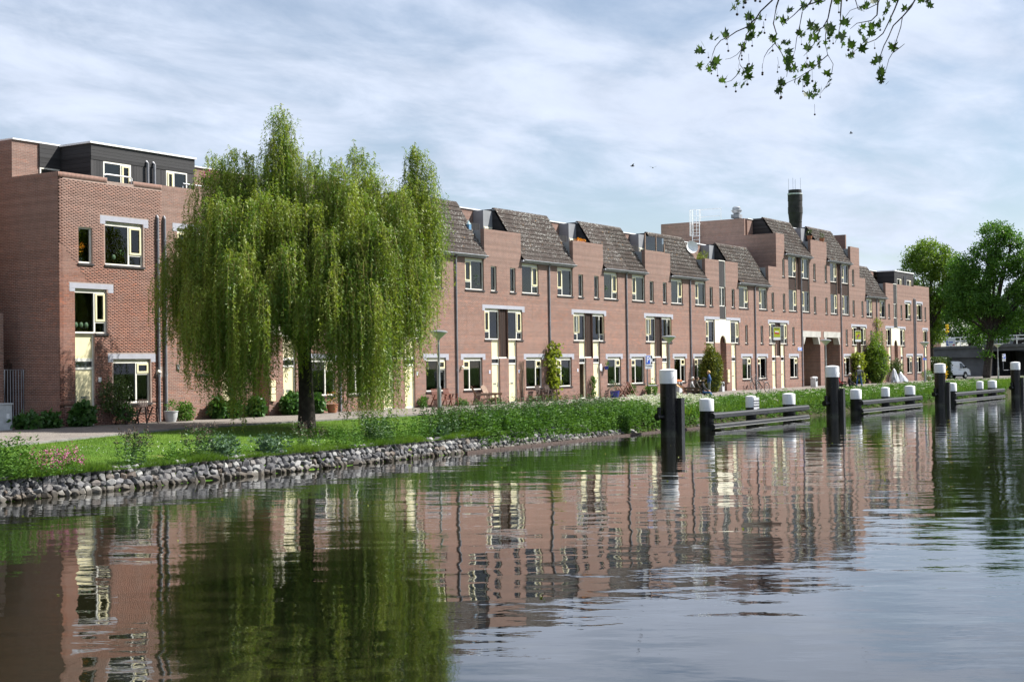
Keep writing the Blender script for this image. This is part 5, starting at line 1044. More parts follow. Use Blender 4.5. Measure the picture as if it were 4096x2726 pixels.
def herb(name, label, x, dy, n, hr, spread, mat='nettle_dark', tips=None, tn=6, cat='plant', L=(0.07, 0.13), W=(0.035, 0.06), up=0.4):
    y0 = top_y(x) + dy; z0 = lawn_z(x, max(y0, top_y(x))); o = thing(name, label, cat, (x, y0, z0 - 0.05))
    def f(_): return NP.normal() * spread[1], 0.0
    P = []; D = []; T = []
    for i in range(n):
        p, d, t = stems(1, (-spread[0], spread[0]), f, hr, gap=0.06); P.append(p); D.append(d); T.append(t)
    P = np.concatenate(P); D = np.concatenate(D) + np.array([0, 0, up]); T = np.concatenate(T); m = len(P); leaves('foliage', P, D, NP.uniform(*L, m), NP.uniform(*W, m), mat, o)
    if tips: q = np.repeat(T, tn, 0) + NP.normal(size=(len(T) * tn, 3)) * np.array([0.04, 0.04, 0.07]); leaves('flower_head' if 'flower' in tips or 'comf' in tips else 'seed_head', q, NP.normal(size=q.shape) + np.array([0, 0, 0.5]), 0.05, 0.035, tips, o)['kind'] = 'stuff'
    return o
herb('nettle_clump', 'leafy nettle clump at the bottom left corner above the stones', 23.9, -0.05, 60, (0.5, 1.15), (0.75, 0.28), 'nettle_leaf')
herb('flower_clump', 'pink flowering clump on the bank near the left edge', 25.4, 0.05, 42, (0.25, 0.6), (0.85, 0.25), 'nettle_leaf', 'flower_pink', 16)
herb('dock_plant', 'brown topped dock plants right of the pink flowers', 28.1, 0.1, 24, (0.5, 1.05), (0.55, 0.22), 'nettle_dark', 'seed_head', 22)
herb('weed_clump', 'low leafy weeds above the pale stones on the left bank', 29.6, 0.05, 22, (0.25, 0.6), (0.6, 0.2), 'nettle_leaf')
herb('dock_plant', 'brown topped dock plants left of the comfrey', 30.9, 0.25, 20, (0.5, 1.0), (0.45, 0.2), 'nettle_dark', 'seed_head', 20)
herb('comfrey_plant', 'grey green comfrey bush on the bank, left one of two', 31.9, 0.3, 46, (0.3, 0.68), (0.5, 0.26), 'comfrey_leaf', 'comfrey_leaf', 5, L=(0.10, 0.18), W=(0.05, 0.08))
herb('comfrey_plant', 'grey green comfrey bush nearer the willow, right one of two', 34.1, 0.25, 40, (0.3, 0.62), (0.5, 0.26), 'comfrey_leaf', 'comfrey_leaf', 5, L=(0.10, 0.18), W=(0.05, 0.08))
herb('dock_plant', 'brown topped dock plants between comfrey and willow trunk', 36.0, 0.3, 18, (0.45, 0.9), (0.45, 0.2), 'nettle_dark', 'seed_head', 18)
herb('weed_clump', 'weed patch on the bank below the willow trunk', 38.0, 0.35, 46, (0.3, 0.75), (0.9, 0.35), 'nettle_leaf')
herb('leafy_bush', 'round leafy bush on the bank right of the willow trunk', 40.2, 0.55, 80, (0.5, 1.05), (0.65, 0.35), 'nettle_dark')
herb('weed_clump', 'long strip of weeds under the hanging willow twigs', 42.3, 0.45, 60, (0.4, 0.85), (1.0, 0.35), 'nettle_leaf')
herb('nettle_clump', 'nettle clump on the bank before the lamp post', 44.6, 0.9, 80, (0.6, 1.15), (0.8, 0.4), 'nettle_dark', 'seed_head', 4)
herb('butterbur_plant', 'large pale leaf growing on the bank left of the nettles', 43.6, 0.2, 8, (0.2, 0.4), (0.3, 0.12), 'comfrey_leaf', L=(0.2, 0.32), W=(0.16, 0.24))
# ------------------------------------------------------------------ mooring posts and fenders
def mooring_post(label, x, y, arm=None, txt=None):
    o = thing('mooring_post', label, 'mooring post', (x, y, 0), group='tall black mooring posts with white caps')
    MB().lathe([(0.385, -1.2), (0.385, 2.36)], 40).build('shaft', 'black_paint', o, smooth=True)
    MB().lathe([(0.405, 2.33), (0.405, 2.93), (0.395, 2.95)], 40).build('cap', 'pile_white', o, smooth=True)
    MB().lathe([(0.41, 2.90), (0.41, 2.945), (0.30, 2.985), (0.12, 3.01), (0.01, 3.015)], 40).build('cap_lid', 'pile_white', o, smooth=True)
    # rubbing timber on the canal side, far corner as seen along the row
    fx, fy = 0.24, -0.50
    MB().box(fx - 0.17, fx + 0.17, fy - 0.10, fy + 0.12, -1.0, 1.66).build('rubbing_strip', 'fender_black', o, bevel=0.01)
    MB().box(fx - 0.165, fx + 0.165, fy - 0.125, fy - 0.102, -0.5, 1.655).build('strip_face', 'fender_face', o)
    bt = MB()
    for z in (0.35, 0.8, 1.3): bt.tube([(fx - 0.06, fy - 0.128, z), (fx - 0.06, fy - 0.11, z)], 0.03, 8); 
    bt.build('bolt', 'black_paint', o)
    # bitt: a horizontal drum with a small upright pin
    u = Vector((-0.93, 0.36, 0)); c0 = u * 0.30 + Vector((0, 0, 0.80)); c1 = u * 0.66 + Vector((0, 0, 0.80))
    MB().tube([c0, c1], 0.12, 18).build('bitt', 'black_paint', o, smooth=True); MB().tube([c1, c1 + u * 0.10], 0.165, 20).build('bitt_head', 'black_paint', o, smooth=True)
    MB().tube([c1 - u * 0.06, c1 - u * 0.06 + Vector((0, 0, 0.45))], 0.095, 14).tube([c1 - u * 0.06 + Vector((-0.16, 0.1, 0.34)), c1 - u * 0.06 + Vector((0.16, -0.1, 0.34))], 0.02, 6).build('bitt_pin', 'black_paint', o, smooth=True)
    MB().tube([(-0.12, -0.37, 2.36), (-0.08, -0.385, 1.6), (-0.06, -0.39, 0.7)], 0.007, 5).build('weld_seam', 'fender_face', o)
    MB().tube([(-0.385 * math.sin(a * 0.9 + 0.2) - 0.02, -0.41 * math.cos(a * 0.9 + 0.2), 2.86 - 0.36 * (a + 0.9) / 1.8) for a in np.linspace(-0.9, 0.9, 9)], 0.010, 5).build('cap_rope', 'pile_white', o)
    return o
BP = [(59.6, -13.75), (81.0, -14.0), (102.9, -14.2), (126.4, -14.1)]
mooring_post('nearest tall black mooring post with white cap, parking sign on an arm', *BP[0]); mooring_post('tall black mooring post with white cap standing before the passage', *BP[1]); mooring_post('tall black mooring post with white cap before the white van', *BP[2]); mooring_post('farthest tall black mooring post at the right picture edge', *BP[3])
def fender(label, x0, x1, y, piles):
    o = thing('guide_fender', label, 'fender', ((x0 + x1) / 2, y, 0), group='low black guide fenders with white capped piles', world=True)
    for px_, r in piles:
        yp = y + 0.85
        p = MB().lathe([(r, -1.0), (r, 0.93)], 28, (px_, yp, 0)).build('pile', 'black_paint', o, smooth=True); MB().lathe([(r * 1.03, 0.90), (r * 1.03, 1.45), (r * 0.98, 1.48), (r * 0.6, 1.515), (0.02, 1.53)], 28, (px_, yp, 0)).build('pile_cap', 'pile_white', p, smooth=True)
        MB().box(px_ + r * 0.3, px_ + r * 0.3 + 0.45, y + 0.15, yp - r * 0.2, 0.5, 0.83).box(px_ + r * 0.3, px_ + r * 0.3 + 0.45, y + 0.15, yp - r * 0.2, 0.02, 0.30).build('bracket', 'black_paint', o)
        MB().prism([(px_ + r * 0.8, 0.83), (px_ + r + 0.35, 0.83), (px_ + r * 0.8, 1.05)], 'y', yp - 0.12, yp - 0.06).build('gusset', 'black_paint', o)
    for z0, z1, low in ((0.56, 0.83, False), (0.07, 0.30, True)):
        r_ = MB().prism([(y + 0.14, z0), (y + 0.14, z1), (y - 0.02, z1), (y - 0.09, z1 - 0.07), (y - 0.09, z0 + 0.03), (y - 0.02, z0)], 'x', x0, x1).build('rail', 'fender_black', o)
        MB().box(x0 + 0.01, x1 - 0.01, y - 0.098, y - 0.091, z0 + 0.035, z1 - 0.075).build('rail_face', 'fender_face', r_)
        MB().box(x0 + 0.01, x1 - 0.01, y - 0.02, y + 0.12, z1 + 0.001, z1 + 0.008).build('rail_top', 'fender_black', r_)
        bt = MB(); wl = MB(); x = x0 + 0.3; k = 0
        while x < x1 - 0.15:
            zz_ = z0 + (0.065 if k % 2 else 0.15); bt.tube([(x, y - 0.103, zz_), (x, y - 0.09, zz_)], 0.020, 6)
            if low and k % 2: wl.box(x - 0.02, x + 0.02, y - 0.1025, y - 0.099, z0 + 0.03, z0 + 0.085)
            k += 1; x += 0.38
        bt.build('bolts', 'sign_black', r_)
        if low: wl.box(x0 + 0.01, x1 - 0.01, y - 0.1025, y - 0.098, z0 + 0.03, z0 + 0.048); wl.build('lime_line', 'lichen_line', r_)
    return o
fender('nearest low black guide fender with three white capped piles', 63.2, 76.0, -14.35, [(64.35, 0.345), (69.9, 0.27), (75.3, 0.345)])
fender('middle low black guide fender between two tall mooring posts', 84.9, 97.4, -14.45, [(86.3, 0.345), (92.2, 0.27), (97.6, 0.345)])
fender('farthest low black guide fender with three white capped piles', 106.0, 121.0, -14.4, [(108.4, 0.345), (116.6, 0.27), (120.6, 0.345)])
# notice boards on the piles
nb_ = thing('notice_board', 'white notice board with black lettering fixed to a mooring pile', 'notice', (69.9, -13.77, 0.62))
bw_ = MB()
for i in range(8):
    a0, a1 = -1.35 + i * 0.2, -1.35 + (i + 1) * 0.2; r = 0.295; bw_.quad((r * math.sin(a0), -r * math.cos(a0) + 0.27, 0), (r * math.sin(a1), -r * math.cos(a1) + 0.27, 0), (r * math.sin(a1), -r * math.cos(a1) + 0.27, 0.78), (r * math.sin(a0), -r * math.cos(a0) + 0.27, 0.78))
FRZ = math.atan2(-(72), 29) # board faces the boats
bo_ = MB().box(-0.20, 0.20, -0.012, 0.0, 0.0, 0.80).build('board', 'sign_white', nb_); bo_.rotation_euler = (0, 0, -0.35); bo_.location = (0.02, -0.03, 0)
for i, s_ in enumerate(('HIER MELDEN', 'VOOR DE', 'BEDIENING')): text_obj(s_, 'lettering', 'sign_black', bo_, (0.0, -0.016, 0.62 - i * 0.14), 0.072 if i == 0 else 0.085, bold=0.003)
MB().box(0.205, 0.26, -0.02, 0.0, 0.45, 0.80).build('yellow_marker', 'sign_yellow', nb_); MB().tube([(0.24, -0.04, 0.28), (0.20, -0.04, 0.10), (0.26, -0.04, -0.02)], 0.03, 6).build('red_tape', 'sign_red', nb_)
# parking signs on arms from the mooring posts
def parking_sign(label, base, sx, flip, txt):
    """board facing the camera side (towards -X,-Y)"""
    ang = math.radians(-24); o = thing('parking_sign', label, 'sign', base, ang); o.scale = (0.77, 1, 0.77)
    MB().box(-0.28, 0.28, -0.012, 0.012, 0.0, 0.80).build('board', 'sign_white', o)
    s = -1 if flip else 1
    a, b = (-0.23, 0.08) if not flip else (-0.08, 0.23)
    MB().box(a, b, -0.018, -0.013, 0.29, 0.765).build('blue_field', 'sign_blue', o)
    text_obj('P', 'letter', 'sign_white', o, ((a + b) / 2, -0.021, 0.525), 0.50, bold=0.012)
    tri = [(b + 0.005, 0.29), (b + 0.175, 0.29), (b + 0.175, 0.765), (b + 0.005, 0.765)] if not flip else [(a - 0.005, 0.29), (a - 0.175, 0.29), (a - 0.175, 0.765), (a - 0.005, 0.765)]
    e = b + 0.175 if not flip else a - 0.175; q = b + 0.04 if not flip else a - 0.04
    MB().prism([(q, 0.29), (e, 0.29), (e, 0.50)], 'y', -0.018, -0.013).prism([(q, 0.765), (e, 0.765), (e, 0.555)], 'y', -0.018, -0.013).build('arrow_field', 'sign_black', o)
    text_obj(txt, 'caption', 'sign_black', o, (0, -0.018, 0.19), 0.105); MB().box(-0.19, 0.19, -0.016, -0.013, 0.065, 0.085).build('caption_line', 'slate_grey', o)
    return o
sgn = parking_sign('blue parking sign with white arrow fixed beside the nearest mooring post', (58.35, -13.4, 3.03), 1, False, 'Wachtplaats')
def arm(o, dx): MB().tube([(-0.10, 0.03, 0.75), (-0.10, 0.03, -0.95), (-0.06, 0.03, -1.0), (dx, 0.03, -1.0)], 0.03, 8).build('arm', 'pipe', o)
arm(sgn, 0.75)
sg2 = parking_sign('small blue parking sign on an arm before the dark underpass', (125.0, -13.5, 3.08), 1, True, 'Wachtplaats'); arm(sg2, 0.9)
# ------------------------------------------------------------------ lamp posts
def lamp_post(label, x, y):
    o = thing('street_lamp', label, 'street lamp', (x, y, 1.05), group='grey street lamps with cone shades along the lane')
    MB().lathe([(0.095, 0), (0.095, 1.25), (0.085, 1.32), (0.062, 1.36), (0.055, 2.5), (0.045, 3.42)], 14).build('post', 'steel_lamp', o, smooth=True)
    MB().lathe([(0.07, 2.30), (0.07, 2.40)], 14).box(-0.09, 0.02, -0.05, 0.05, 2.28, 2.42).build('post_clamp', 'steel_lamp', o)
    MB().lathe([(0.06, 3.40), (0.085, 3.46), (0.40, 3.74)], 24).build('lamp_shade', 'lamp_glass', o, smooth=True)
    MB().lathe([(0.42, 3.735), (0.42, 3.78), (0.30, 3.83), (0.10, 3.855), (0.02, 3.86)], 24).build('lamp_lid', 'steel_lamp', o, smooth=True); return o
lamp_post('nearest grey street lamp standing right of the willow', 52.05, -6.1); lamp_post('grey street lamp seen above the nearest mooring post', 74.8, -6.4); lamp_post('grey street lamp between the two passage openings', 101.0, -6.4)
l4 = lamp_post('grey street lamp with small blue direction plates near the white garden bench', 126.2, -6.4); MB().box(-0.45, 0.02, -0.02, 0.02, 2.25, 2.42).box(-0.02, 0.40, -0.02, 0.02, 2.22, 2.36).build('direction_plate', 'sign_blue', l4); lamp_post('grey street lamp in front of the dark bridge underpass', 152.6, -6.4)
# ------------------------------------------------------------------ things at the house fronts
def twin_seat(name, label, loc, rz, mat):
    """two slatted armchairs joined by a small table"""
    o = thing(name, label, 'bench', loc, rz, group='twin garden seats with middle tables')
    for s in (-0.52, 0.52):
        b = MB()
        for i in range(6): xx = s - 0.22 + i * 0.088; b.bar((xx, 0.16, 0.42), (xx, 0.30, 0.90), 0.055, 0.018, (0, 1, 0))
        b.bar((s - 0.27, 0.31, 0.92), (s + 0.27, 0.31, 0.92), 0.07, 0.03); b.bar((s - 0.27, 0.20, 0.50), (s + 0.27, 0.20, 0.50), 0.05, 0.03); b.build('backrest', mat, o)
        st = MB()
        for i in range(5): st.box(s - 0.27, s + 0.27, -0.26 + i * 0.09, -0.18 + i * 0.09, 0.40 - i * 0.008, 0.42 - i * 0.008)
        st.build('seat', mat, o)
    for xx in (-0.82, -0.22, 0.22, 0.82):
        MB().bar((xx, -0.30, 0.0), (xx, -0.22, 0.64), 0.05, 0.045).build('leg', mat, o); MB().bar((xx, 0.34, 0.0), (xx, 0.02, 0.62), 0.05, 0.045).build('leg', mat, o)
    MB().box(-0.90, -0.74, -0.30, 0.28, 0.64, 0.665).build('armrest', mat, o); MB().box(0.74, 0.90, -0.30, 0.28, 0.64, 0.665).build('armrest', mat, o)
    tb = MB()
    for i in range(5): tb.box(-0.27, 0.27, -0.28 + i * 0.105, -0.185 + i * 0.105, 0.64, 0.665)
    tb.build('table_top', mat, o); MB().bar((-0.85, -0.24, 0.36), (0.85, -0.24, 0.36), 0.05, 0.03).build('stretcher', mat, o); return o
twin_seat('twin_seat', 'dark weathered twin garden seat under the end house window', (39.3, -0.62, 1.2), 0.0, 'wood_dark'); twin_seat('twin_seat', 'reddish brown twin garden seat behind the nearest street lamp', (60.3, -0.60, 1.2), 0.0, 'wood_red'); twin_seat('twin_seat', 'dark brown twin garden seat left of the leafy vine', (70.6, -0.55, 1.2), 0.0, 'wood_dark')
def adirondack(label, loc, rz):
    o = thing('garden_chair', label, 'chair', loc, rz, group='slatted wooden lounge chairs'); b = MB()
    for i in range(6):
        xx = -0.25 + i * 0.1; h = 0.95 - 0.10 * abs(i - 2.5) / 2.5; b.bar((xx * 0.85, 0.15, 0.22), (xx * 1.05, 0.15 + h * 0.42, 0.22 + h * 0.88), 0.085, 0.02, (0, 1, 0))
    b.build('backrest', 'wood_pale', o); s = MB()
    for i in range(6): s.box(-0.27, 0.27, -0.40 + i * 0.095, -0.32 + i * 0.095, 0.38 - i * 0.028, 0.40 - i * 0.028)
    s.build('seat', 'wood_pale', o)
    for xx in (-0.30, 0.30):
        MB().bar((xx, -0.42, 0.0), (xx, -0.36, 0.55), 0.09, 0.03).build('leg', 'wood_pale', o); MB().bar((xx, -0.40, 0.34), (xx, 0.55, 0.02), 0.09, 0.03).build('leg', 'wood_pale', o); MB().bar((xx, -0.50, 0.56), (xx, 0.34, 0.56), 0.03, 0.12).build('armrest', 'wood_pale', o)
    return o
adirondack('slatted wooden lounge chair leaning back left of the cream doors', (63.2, -0.95, 1.2), 0.75); adirondack('second slatted wooden lounge chair right beside the other near the cream doors', (64.6, -0.70, 1.2), 0.1)
def folding_chair(label, loc, rz):
    o = thing('folding_chair', label, 'chair', loc, rz, group='red wooden folding chairs'); b = MB()
    for z in (0.60, 0.70, 0.80, 0.90): b.box(-0.20, 0.20, 0.20 + (z - 0.6) * 0.35, 0.225 + (z - 0.6) * 0.35, z - 0.04, z + 0.03)
    b.build('backrest', 'wood_red', o); s = MB()
    for i in range(5): s.box(-0.21, 0.21, -0.22 + i * 0.08, -0.15 + i * 0.08, 0.43, 0.45)
    s.build('seat', 'wood_red', o)
    for xx in (-0.21, 0.21): MB().bar((xx, -0.28, 0), (xx, 0.34, 0.95), 0.035, 0.035).build('leg', 'wood_red', o); MB().bar((xx * 0.9, 0.28, 0), (xx * 0.9, -0.20, 0.46), 0.035, 0.035).build('leg', 'wood_red', o)
    return o
folding_chair('red wooden folding chair next to the blue pot', (79.4, -0.62, 1.2), 0.15); folding_chair('red wooden folding chair right of the small red table', (81.0, -0.65, 1.2), -0.25)
tb = thing('folding_table', 'small red wooden folding table between two chairs', 'table', (80.2, -0.65, 1.2)); s = MB()
for i in range(6): s.box(-0.32, 0.32, -0.28 + i * 0.095, -0.20 + i * 0.095, 0.70, 0.72)
s.build('table_top', 'wood_red', tb)
for sx in (-0.27, 0.27): MB().bar((sx, -0.25, 0), (sx, 0.25, 0.70), 0.035).build('leg', 'wood_red', tb); MB().bar((sx * 0.9, 0.25, 0), (sx * 0.9, -0.25, 0.70), 0.035).build('leg', 'wood_red', tb)
def pot(name, label, loc, r, h, mat, leafmat='rose_leaf', fol=0.35, n=260, flower=None, L=0.09, W=0.05):
    o = thing(name, label, 'plant pot', loc); MB().lathe([(r * 0.7, 0), (r * 0.95, h * 0.5), (r, h * 0.92), (r * 1.08, h * 0.93), (r * 1.08, h), (r * 0.9, h), (r * 0.88, h * 0.85), (0.01, h * 0.85)], 20).build('pot', mat, o, smooth=True)
    P, D = foliage_ball((0, 0, h + fol * 0.8), (fol, fol, fol), n, 10, 0.06, 0.3); m = len(P); leaves('foliage', P, D + np.array([0, 0, 0.4]), NP.uniform(0.7, 1.2, m) * L, W, leafmat, o)
    if flower: P, D = foliage_ball((0, 0, h + fol), (fol * 1.05, fol * 1.05, fol * 0.9), 60, 6, 0.04, 0.9); leaves('flowers', P, D, 0.06, 0.06, flower, o)['kind'] = 'stuff'
    return o
pot('flower_pot', 'blue glazed pot with rosemary left of the red folding chairs', (78.6, -0.75, 1.2), 0.30, 0.42, 'blue_glaze', 'comfrey_leaf', 0.40, 420, L=0.14, W=0.02)
pot('wall_pot', 'small blue pot hanging on the wall beside the white oval plaque', (78.65, -0.16, 2.95), 0.13, 0.22, 'blue_glaze', 'nettle_leaf', 0.14, 60)
pot('basket_planter', 'grey wicker basket planter at the foot of the twin drainpipes', (41.0, -0.72, 1.2), 0.27, 0.44, 'bin_grey', 'nettle_leaf', 0.22, 120)
pot('flower_pot', 'terracotta pot with red flowers under the willow twigs', (51.3, -0.55, 1.2), 0.26, 0.40, 'terracotta', 'rose_leaf', 0.28, 140, 'sign_red' if False else 'flower_orange')
pl_ = thing('wall_plaque', 'white oval plaque on the wall left of the hanging blue pot', 'plaque', (78.2, 0, 3.1)); MB().tube([(0, -0.004, 0), (0, -0.03, 0)], 0.17, 24).build('plate', 'sign_white', pl_); pl_.scale = (0.85, 1, 1.35)
# plants at the fronts
plant('rose_shrub', 'dark leafed climbing rose covering half the end house window', 'shrub', (38.35, -0.42, 1.55), (0.72, 0.40, 0.72), 1900, 'rose_leaf', 0.085, 0.055, 16, 0.10, 0.3)
plant('grass_tuft', 'bright green tuft of long leaves below the climbing rose', 'plant', (38.6, -0.75, 1.2), (0.34, 0.26, 0.36), 420, 'mallow_leaf', 0.22, 0.04, 10, 0.06, 0.2, up=0.6)
for lab, x, y, rr in [('hollyhock leaves growing left of the end house door', 36.72, -0.45, (0.42, 0.3, 0.42)), ('leafy nettles right of the twin drainpipes', 42.0, -0.45, (0.42, 0.3, 0.38)), ('hollyhock clump left of the willow veiled cream door', 44.05, -0.4, (0.34, 0.28, 0.40)), ('hollyhock clump against that cream door', 44.75, -0.5, (0.28, 0.26, 0.34)), ('yellowish hollyhock plant behind the willow twigs', 46.3, -0.45, (0.30, 0.26, 0.42)), ('big hollyhock plant left of the willow trunk', 48.6, -0.45, (0.5, 0.3, 0.46)), ('small hollyhock right of the willow trunk', 50.4, -0.4, (0.3, 0.25, 0.4)), ('weeds below the reddish twin seat', 61.9, -0.6, (0.35, 0.2, 0.14)), ('weeds at the foot of the lounge chairs', 65.1, -0.55, (0.4, 0.2, 0.15)), ('low weed at the corner left of the rose coloured blinds', 58.9, -0.25, (0.2, 0.12, 0.3)), ('round green shrub beside the cream door behind the nearest mooring post', 84.2, -0.5, (0.42, 0.36, 0.38)), ('small shrub at the drainpipe right of the red chairs', 81.55, -0.4, (0.22, 0.2, 0.40))]:
    big = 'hollyhock' in lab; plant('wall_plant', lab, 'plant', (x, y, 1.19), rr, int(900 * rr[0] * rr[2] / 0.13), 'mallow_leaf' if big else 'nettle_leaf', 0.20 if big else 0.10, 0.17 if big else 0.06, 7 if big else 14, 0.07, 0.45, stem=False)
for lab, x, y in [('broad leafed weeds beside the wooden gate', 34.4, -0.2), ('broad leafed weeds at the dark flank wall corner', 35.35, -0.15)]: plant('wall_plant', lab, 'plant', (x, y, 1.17), (0.5, 0.4, 0.26), 300, 'mallow_leaf', 0.22, 0.18, 6, 0.08, 0.5, stem=False)
def climber(name, label, x0, x1, z0, z1, n, mat, L, W, y=-0.16, wob=0.5, thick=0.12, stemmat='bark', cat='climber'):
    o = thing(name, label, cat, ((x0 + x1) / 2, -0.02, 1.19)); t_ = NP.random(n); xc = (x0 + x1) / 2; hw = (x1 - x0) / 2; nb2 = 26; cz = NP.random(nb2); cxx = NP.normal(size=nb2) * hw * 0.45; ii = NP.integers(0, nb2, n)
    P = np.stack([cxx[ii] + NP.normal(size=n) * hw * 0.28, y + 0.02 + NP.normal(size=n) * thick * 0.6 - np.abs(NP.normal(size=n)) * thick * 0.4, z0 - 1.19 + (z1 - z0) * np.clip(cz[ii] + NP.normal(size=n) * 0.035, 0, 1)], 1); P[:, 1] = np.minimum(P[:, 1], -0.005)
    leaves('foliage', P, NP.normal(size=(n, 3)) * 0.6 + np.array([0, -0.8, -0.3]), NP.uniform(0.75, 1.2, n) * L, NP.uniform(0.8, 1.2, n) * W, mat, o)
    sb = MB()
    for k in range(3): sb.tube([(NP.normal() * 0.05, -0.06, z0 - 1.19 if z0 < 1.3 else 0), (NP.normal() * 0.1, -0.06, (z1 + z0) / 2 - 1.19), (NP.normal() * hw * 0.4, -0.06, z1 - 1.25)], [0.028, 0.02, 0.008], 6)
    sb.build('stem', stemmat, o); return o
climber('vine', 'yellow green vine climbing the drainpipe between two ground floor windows', 71.35, 72.75, 1.3, 4.75, 820, 'vine_leaf', 0.19, 0.18)
climber('trellis_climber', 'narrow ivy on a trellis between the open door and its cream neighbour', 76.6, 77.05, 1.2, 2.6, 260, 'nettle_leaf', 0.10, 0.09)
climber('bare_creeper', 'leafless brown creeper stems on the wall right of a cream door', 68.5, 69.1, 1.2, 3.6, 1, 'seed_head', 0.02, 0.02)
cb_ = MB()
for k in range(16): x_ = NP.uniform(-0.22, 0.22); cb_.tube([(x_, -0.03, 0), (x_ + NP.normal() * 0.06, -0.05, 0.8), (x_ + NP.normal() * 0.1, -0.04, 1.6), (x_ + NP.normal() * 0.12, -0.03, 2.35)], 0.012, 5)
cb_.build('stems', 'wood_pale', bpy.data.objects['bare_creeper'])['kind'] = 'stuff'
plant('conifer', 'tall clipped yellow green conifer left of the arched entrance', 'shrub', (92.9, -0.9, 1.2), (0.78, 0.65, 1.5), 7500, 'yew_leaf', 0.14, 0.075, 26, 0.09, 0.72)
MB().lathe([(0.1, 0.0), (0.5, 0.4), (0.62, 1.4), (0.5, 2.4), (0.2, 2.9), (0.02, 3.2)], 14).build('dark_core', 'dark_leaf', bpy.data.objects['conifer'])  # solid dark core standing in for the shaded inside of the conifer
P, D = foliage_ball((-0.2, 0, 2.9), (0.32, 0.3, 0.6), 600, 16, 0.07, 0.6); leaves('foliage', P, D, 0.14, 0.07, 'yew_leaf', bpy.data.objects['conifer'])
climber('ivy_column', 'yellow green ivy column climbing the wall behind the walking man', 124.9, 126.9, 1.2, 4.3, 3600, 'vine_leaf', 0.2, 0.18, y=-0.3, thick=0.3)
plant('feathery_shrub', 'large feathery green shrub right of the walking man', 'shrub', (129.6, -0.9, 1.2), (1.35, 0.9, 1.9), 7500, 'lime_leaf', 0.22, 0.09, 26, 0.14, 0.6)
MB().lathe([(0.1, 0.0), (0.75, 0.5), (0.95, 1.8), (0.7, 3.0), (0.02, 3.7)], 12).build('dark_core', 'dark_leaf', bpy.data.objects['feathery_shrub'])  # dark filler body in place of the shrub's shaded interior
P, D = foliage_ball((0.4, 0, 3.9), (0.9, 0.6, 1.0), 1100, 20, 0.16, 0.4); leaves('foliage', P, D, 0.18, 0.05, 'lime_leaf', bpy.data.objects['feathery_shrub'])
climber('climbing_ivy', 'thin ivy shoots climbing the drainpipe above the feathery shrub', 131.4, 133.6, 3.6, 7.4, 420, 'vine_leaf', 0.14, 0.10)
plant('bush', 'green bush behind the silver covered motorcycles', 'shrub', (136.9, -0.5, 1.2), (0.8, 0.5, 1.1), 1500, 'rose_leaf', 0.16, 0.10, 20, 0.13, 0.4)
plant('bush', 'low round bush on the lawn left of the white garden bench', 'shrub', (143.2, -1.8, 1.2), (0.75, 0.6, 0.5), 900, 'nettle_leaf', 0.15, 0.05, 20, 0.12, 0.5)
hd = thing('hedge', 'clipped hedge behind the mooring post at the row end', 'hedge', (155.5, 0.6, 1.2)); P = NP.uniform(-1, 1, (6000, 3)); k = np.argmax(np.abs(P), 1); P[np.arange(6000), k] = np.sign(P[np.arange(6000), k]) * NP.uniform(0.88, 1.05, 6000); P = P * np.array([2.2, 0.9, 1.15]) + np.array([0, 0, 1.15]); leaves('foliage', P, NP.normal(size=(6000, 3)) + np.array([0, 0, 0.3]), 0.17, 0.11, 'rose_leaf', hd); MB().box(-2.0, 2.0, -0.7, 0.7, 0, 2.1).build('dark_core', 'dark_leaf', hd)  # dark box inside the hedge stands in for its shaded depth
plant('yellow_bush', 'yellow leafed bush in front of the hedge', 'shrub', (152.3, -0.6, 1.2), (0.7, 0.5, 0.85), 900, 'flower_yellow', 0.14, 0.09, 18, 0.12, 0.5)
# ------------------------------------------------------------------ signs and boards on the fronts
def sale_board(label, x, z, purple):
    o = thing('sale_board', label, 'sign', (x, -0.12, z), -0.5, group='lime green for sale boards'); MB().box(-0.36, 0.36, -0.012, 0.012, 0, 1.02).build('board', 'sign_white', o); MB().box(-0.33, 0.33, -0.018, -0.013, 0.22, 0.99).build('green_field', 'sign_lime', o)
    text_obj('TE KOOP', 'lettering', 'sign_black', o, (0, -0.021, 0.90), 0.125, bold=0.004)
    if purple: MB().bar((-0.10, -0.022, 0.30), (0.12, -0.022, 0.72), 0.10, 0.006, (0, 1, 0)).build('stripe', 'sign_purple', o); MB().bar((-0.22, -0.021, 0.53), (0.24, -0.021, 0.54), 0.07, 0.004, (0, 1, 0)).build('bar', 'sign_red', o)
    else: MB().bar((-0.24, -0.021, 0.55), (0.24, -0.021, 0.50), 0.10, 0.004, (0, 1, 0)).build('bar', 'sign_red', o); MB().bar((-0.2, -0.022, 0.66), (0.16, -0.022, 0.64), 0.09, 0.004, (0, 1, 0)).build('motif', 'sign_white', o)
    MB().box(-0.03, 0.03, 0.012, 0.1, 0.4, 0.6).build('mount', 'zinc', o); return o
sale_board('lime green for sale board on the house left of the passage', 107.25, 5.05, False); sale_board('lime green for sale board on the house right of the passage', 126.95, 5.05, True)
ss = thing('street_sign', 'small bright blue street name sign left of the passage', 'sign', (112.5, -0.02, 4.2)); MB().box(-0.5, 0.5, -0.02, 0, 0, 0.28).build('plate', 'sign_white', ss); MB().box(-0.45, 0.45, -0.024, -0.021, 0.04, 0.24).build('field', 'sign_blue', ss); MB().box(-0.32, 0.30, -0.027, -0.025, 0.11, 0.17).build('name_line', 'sign_white', ss)
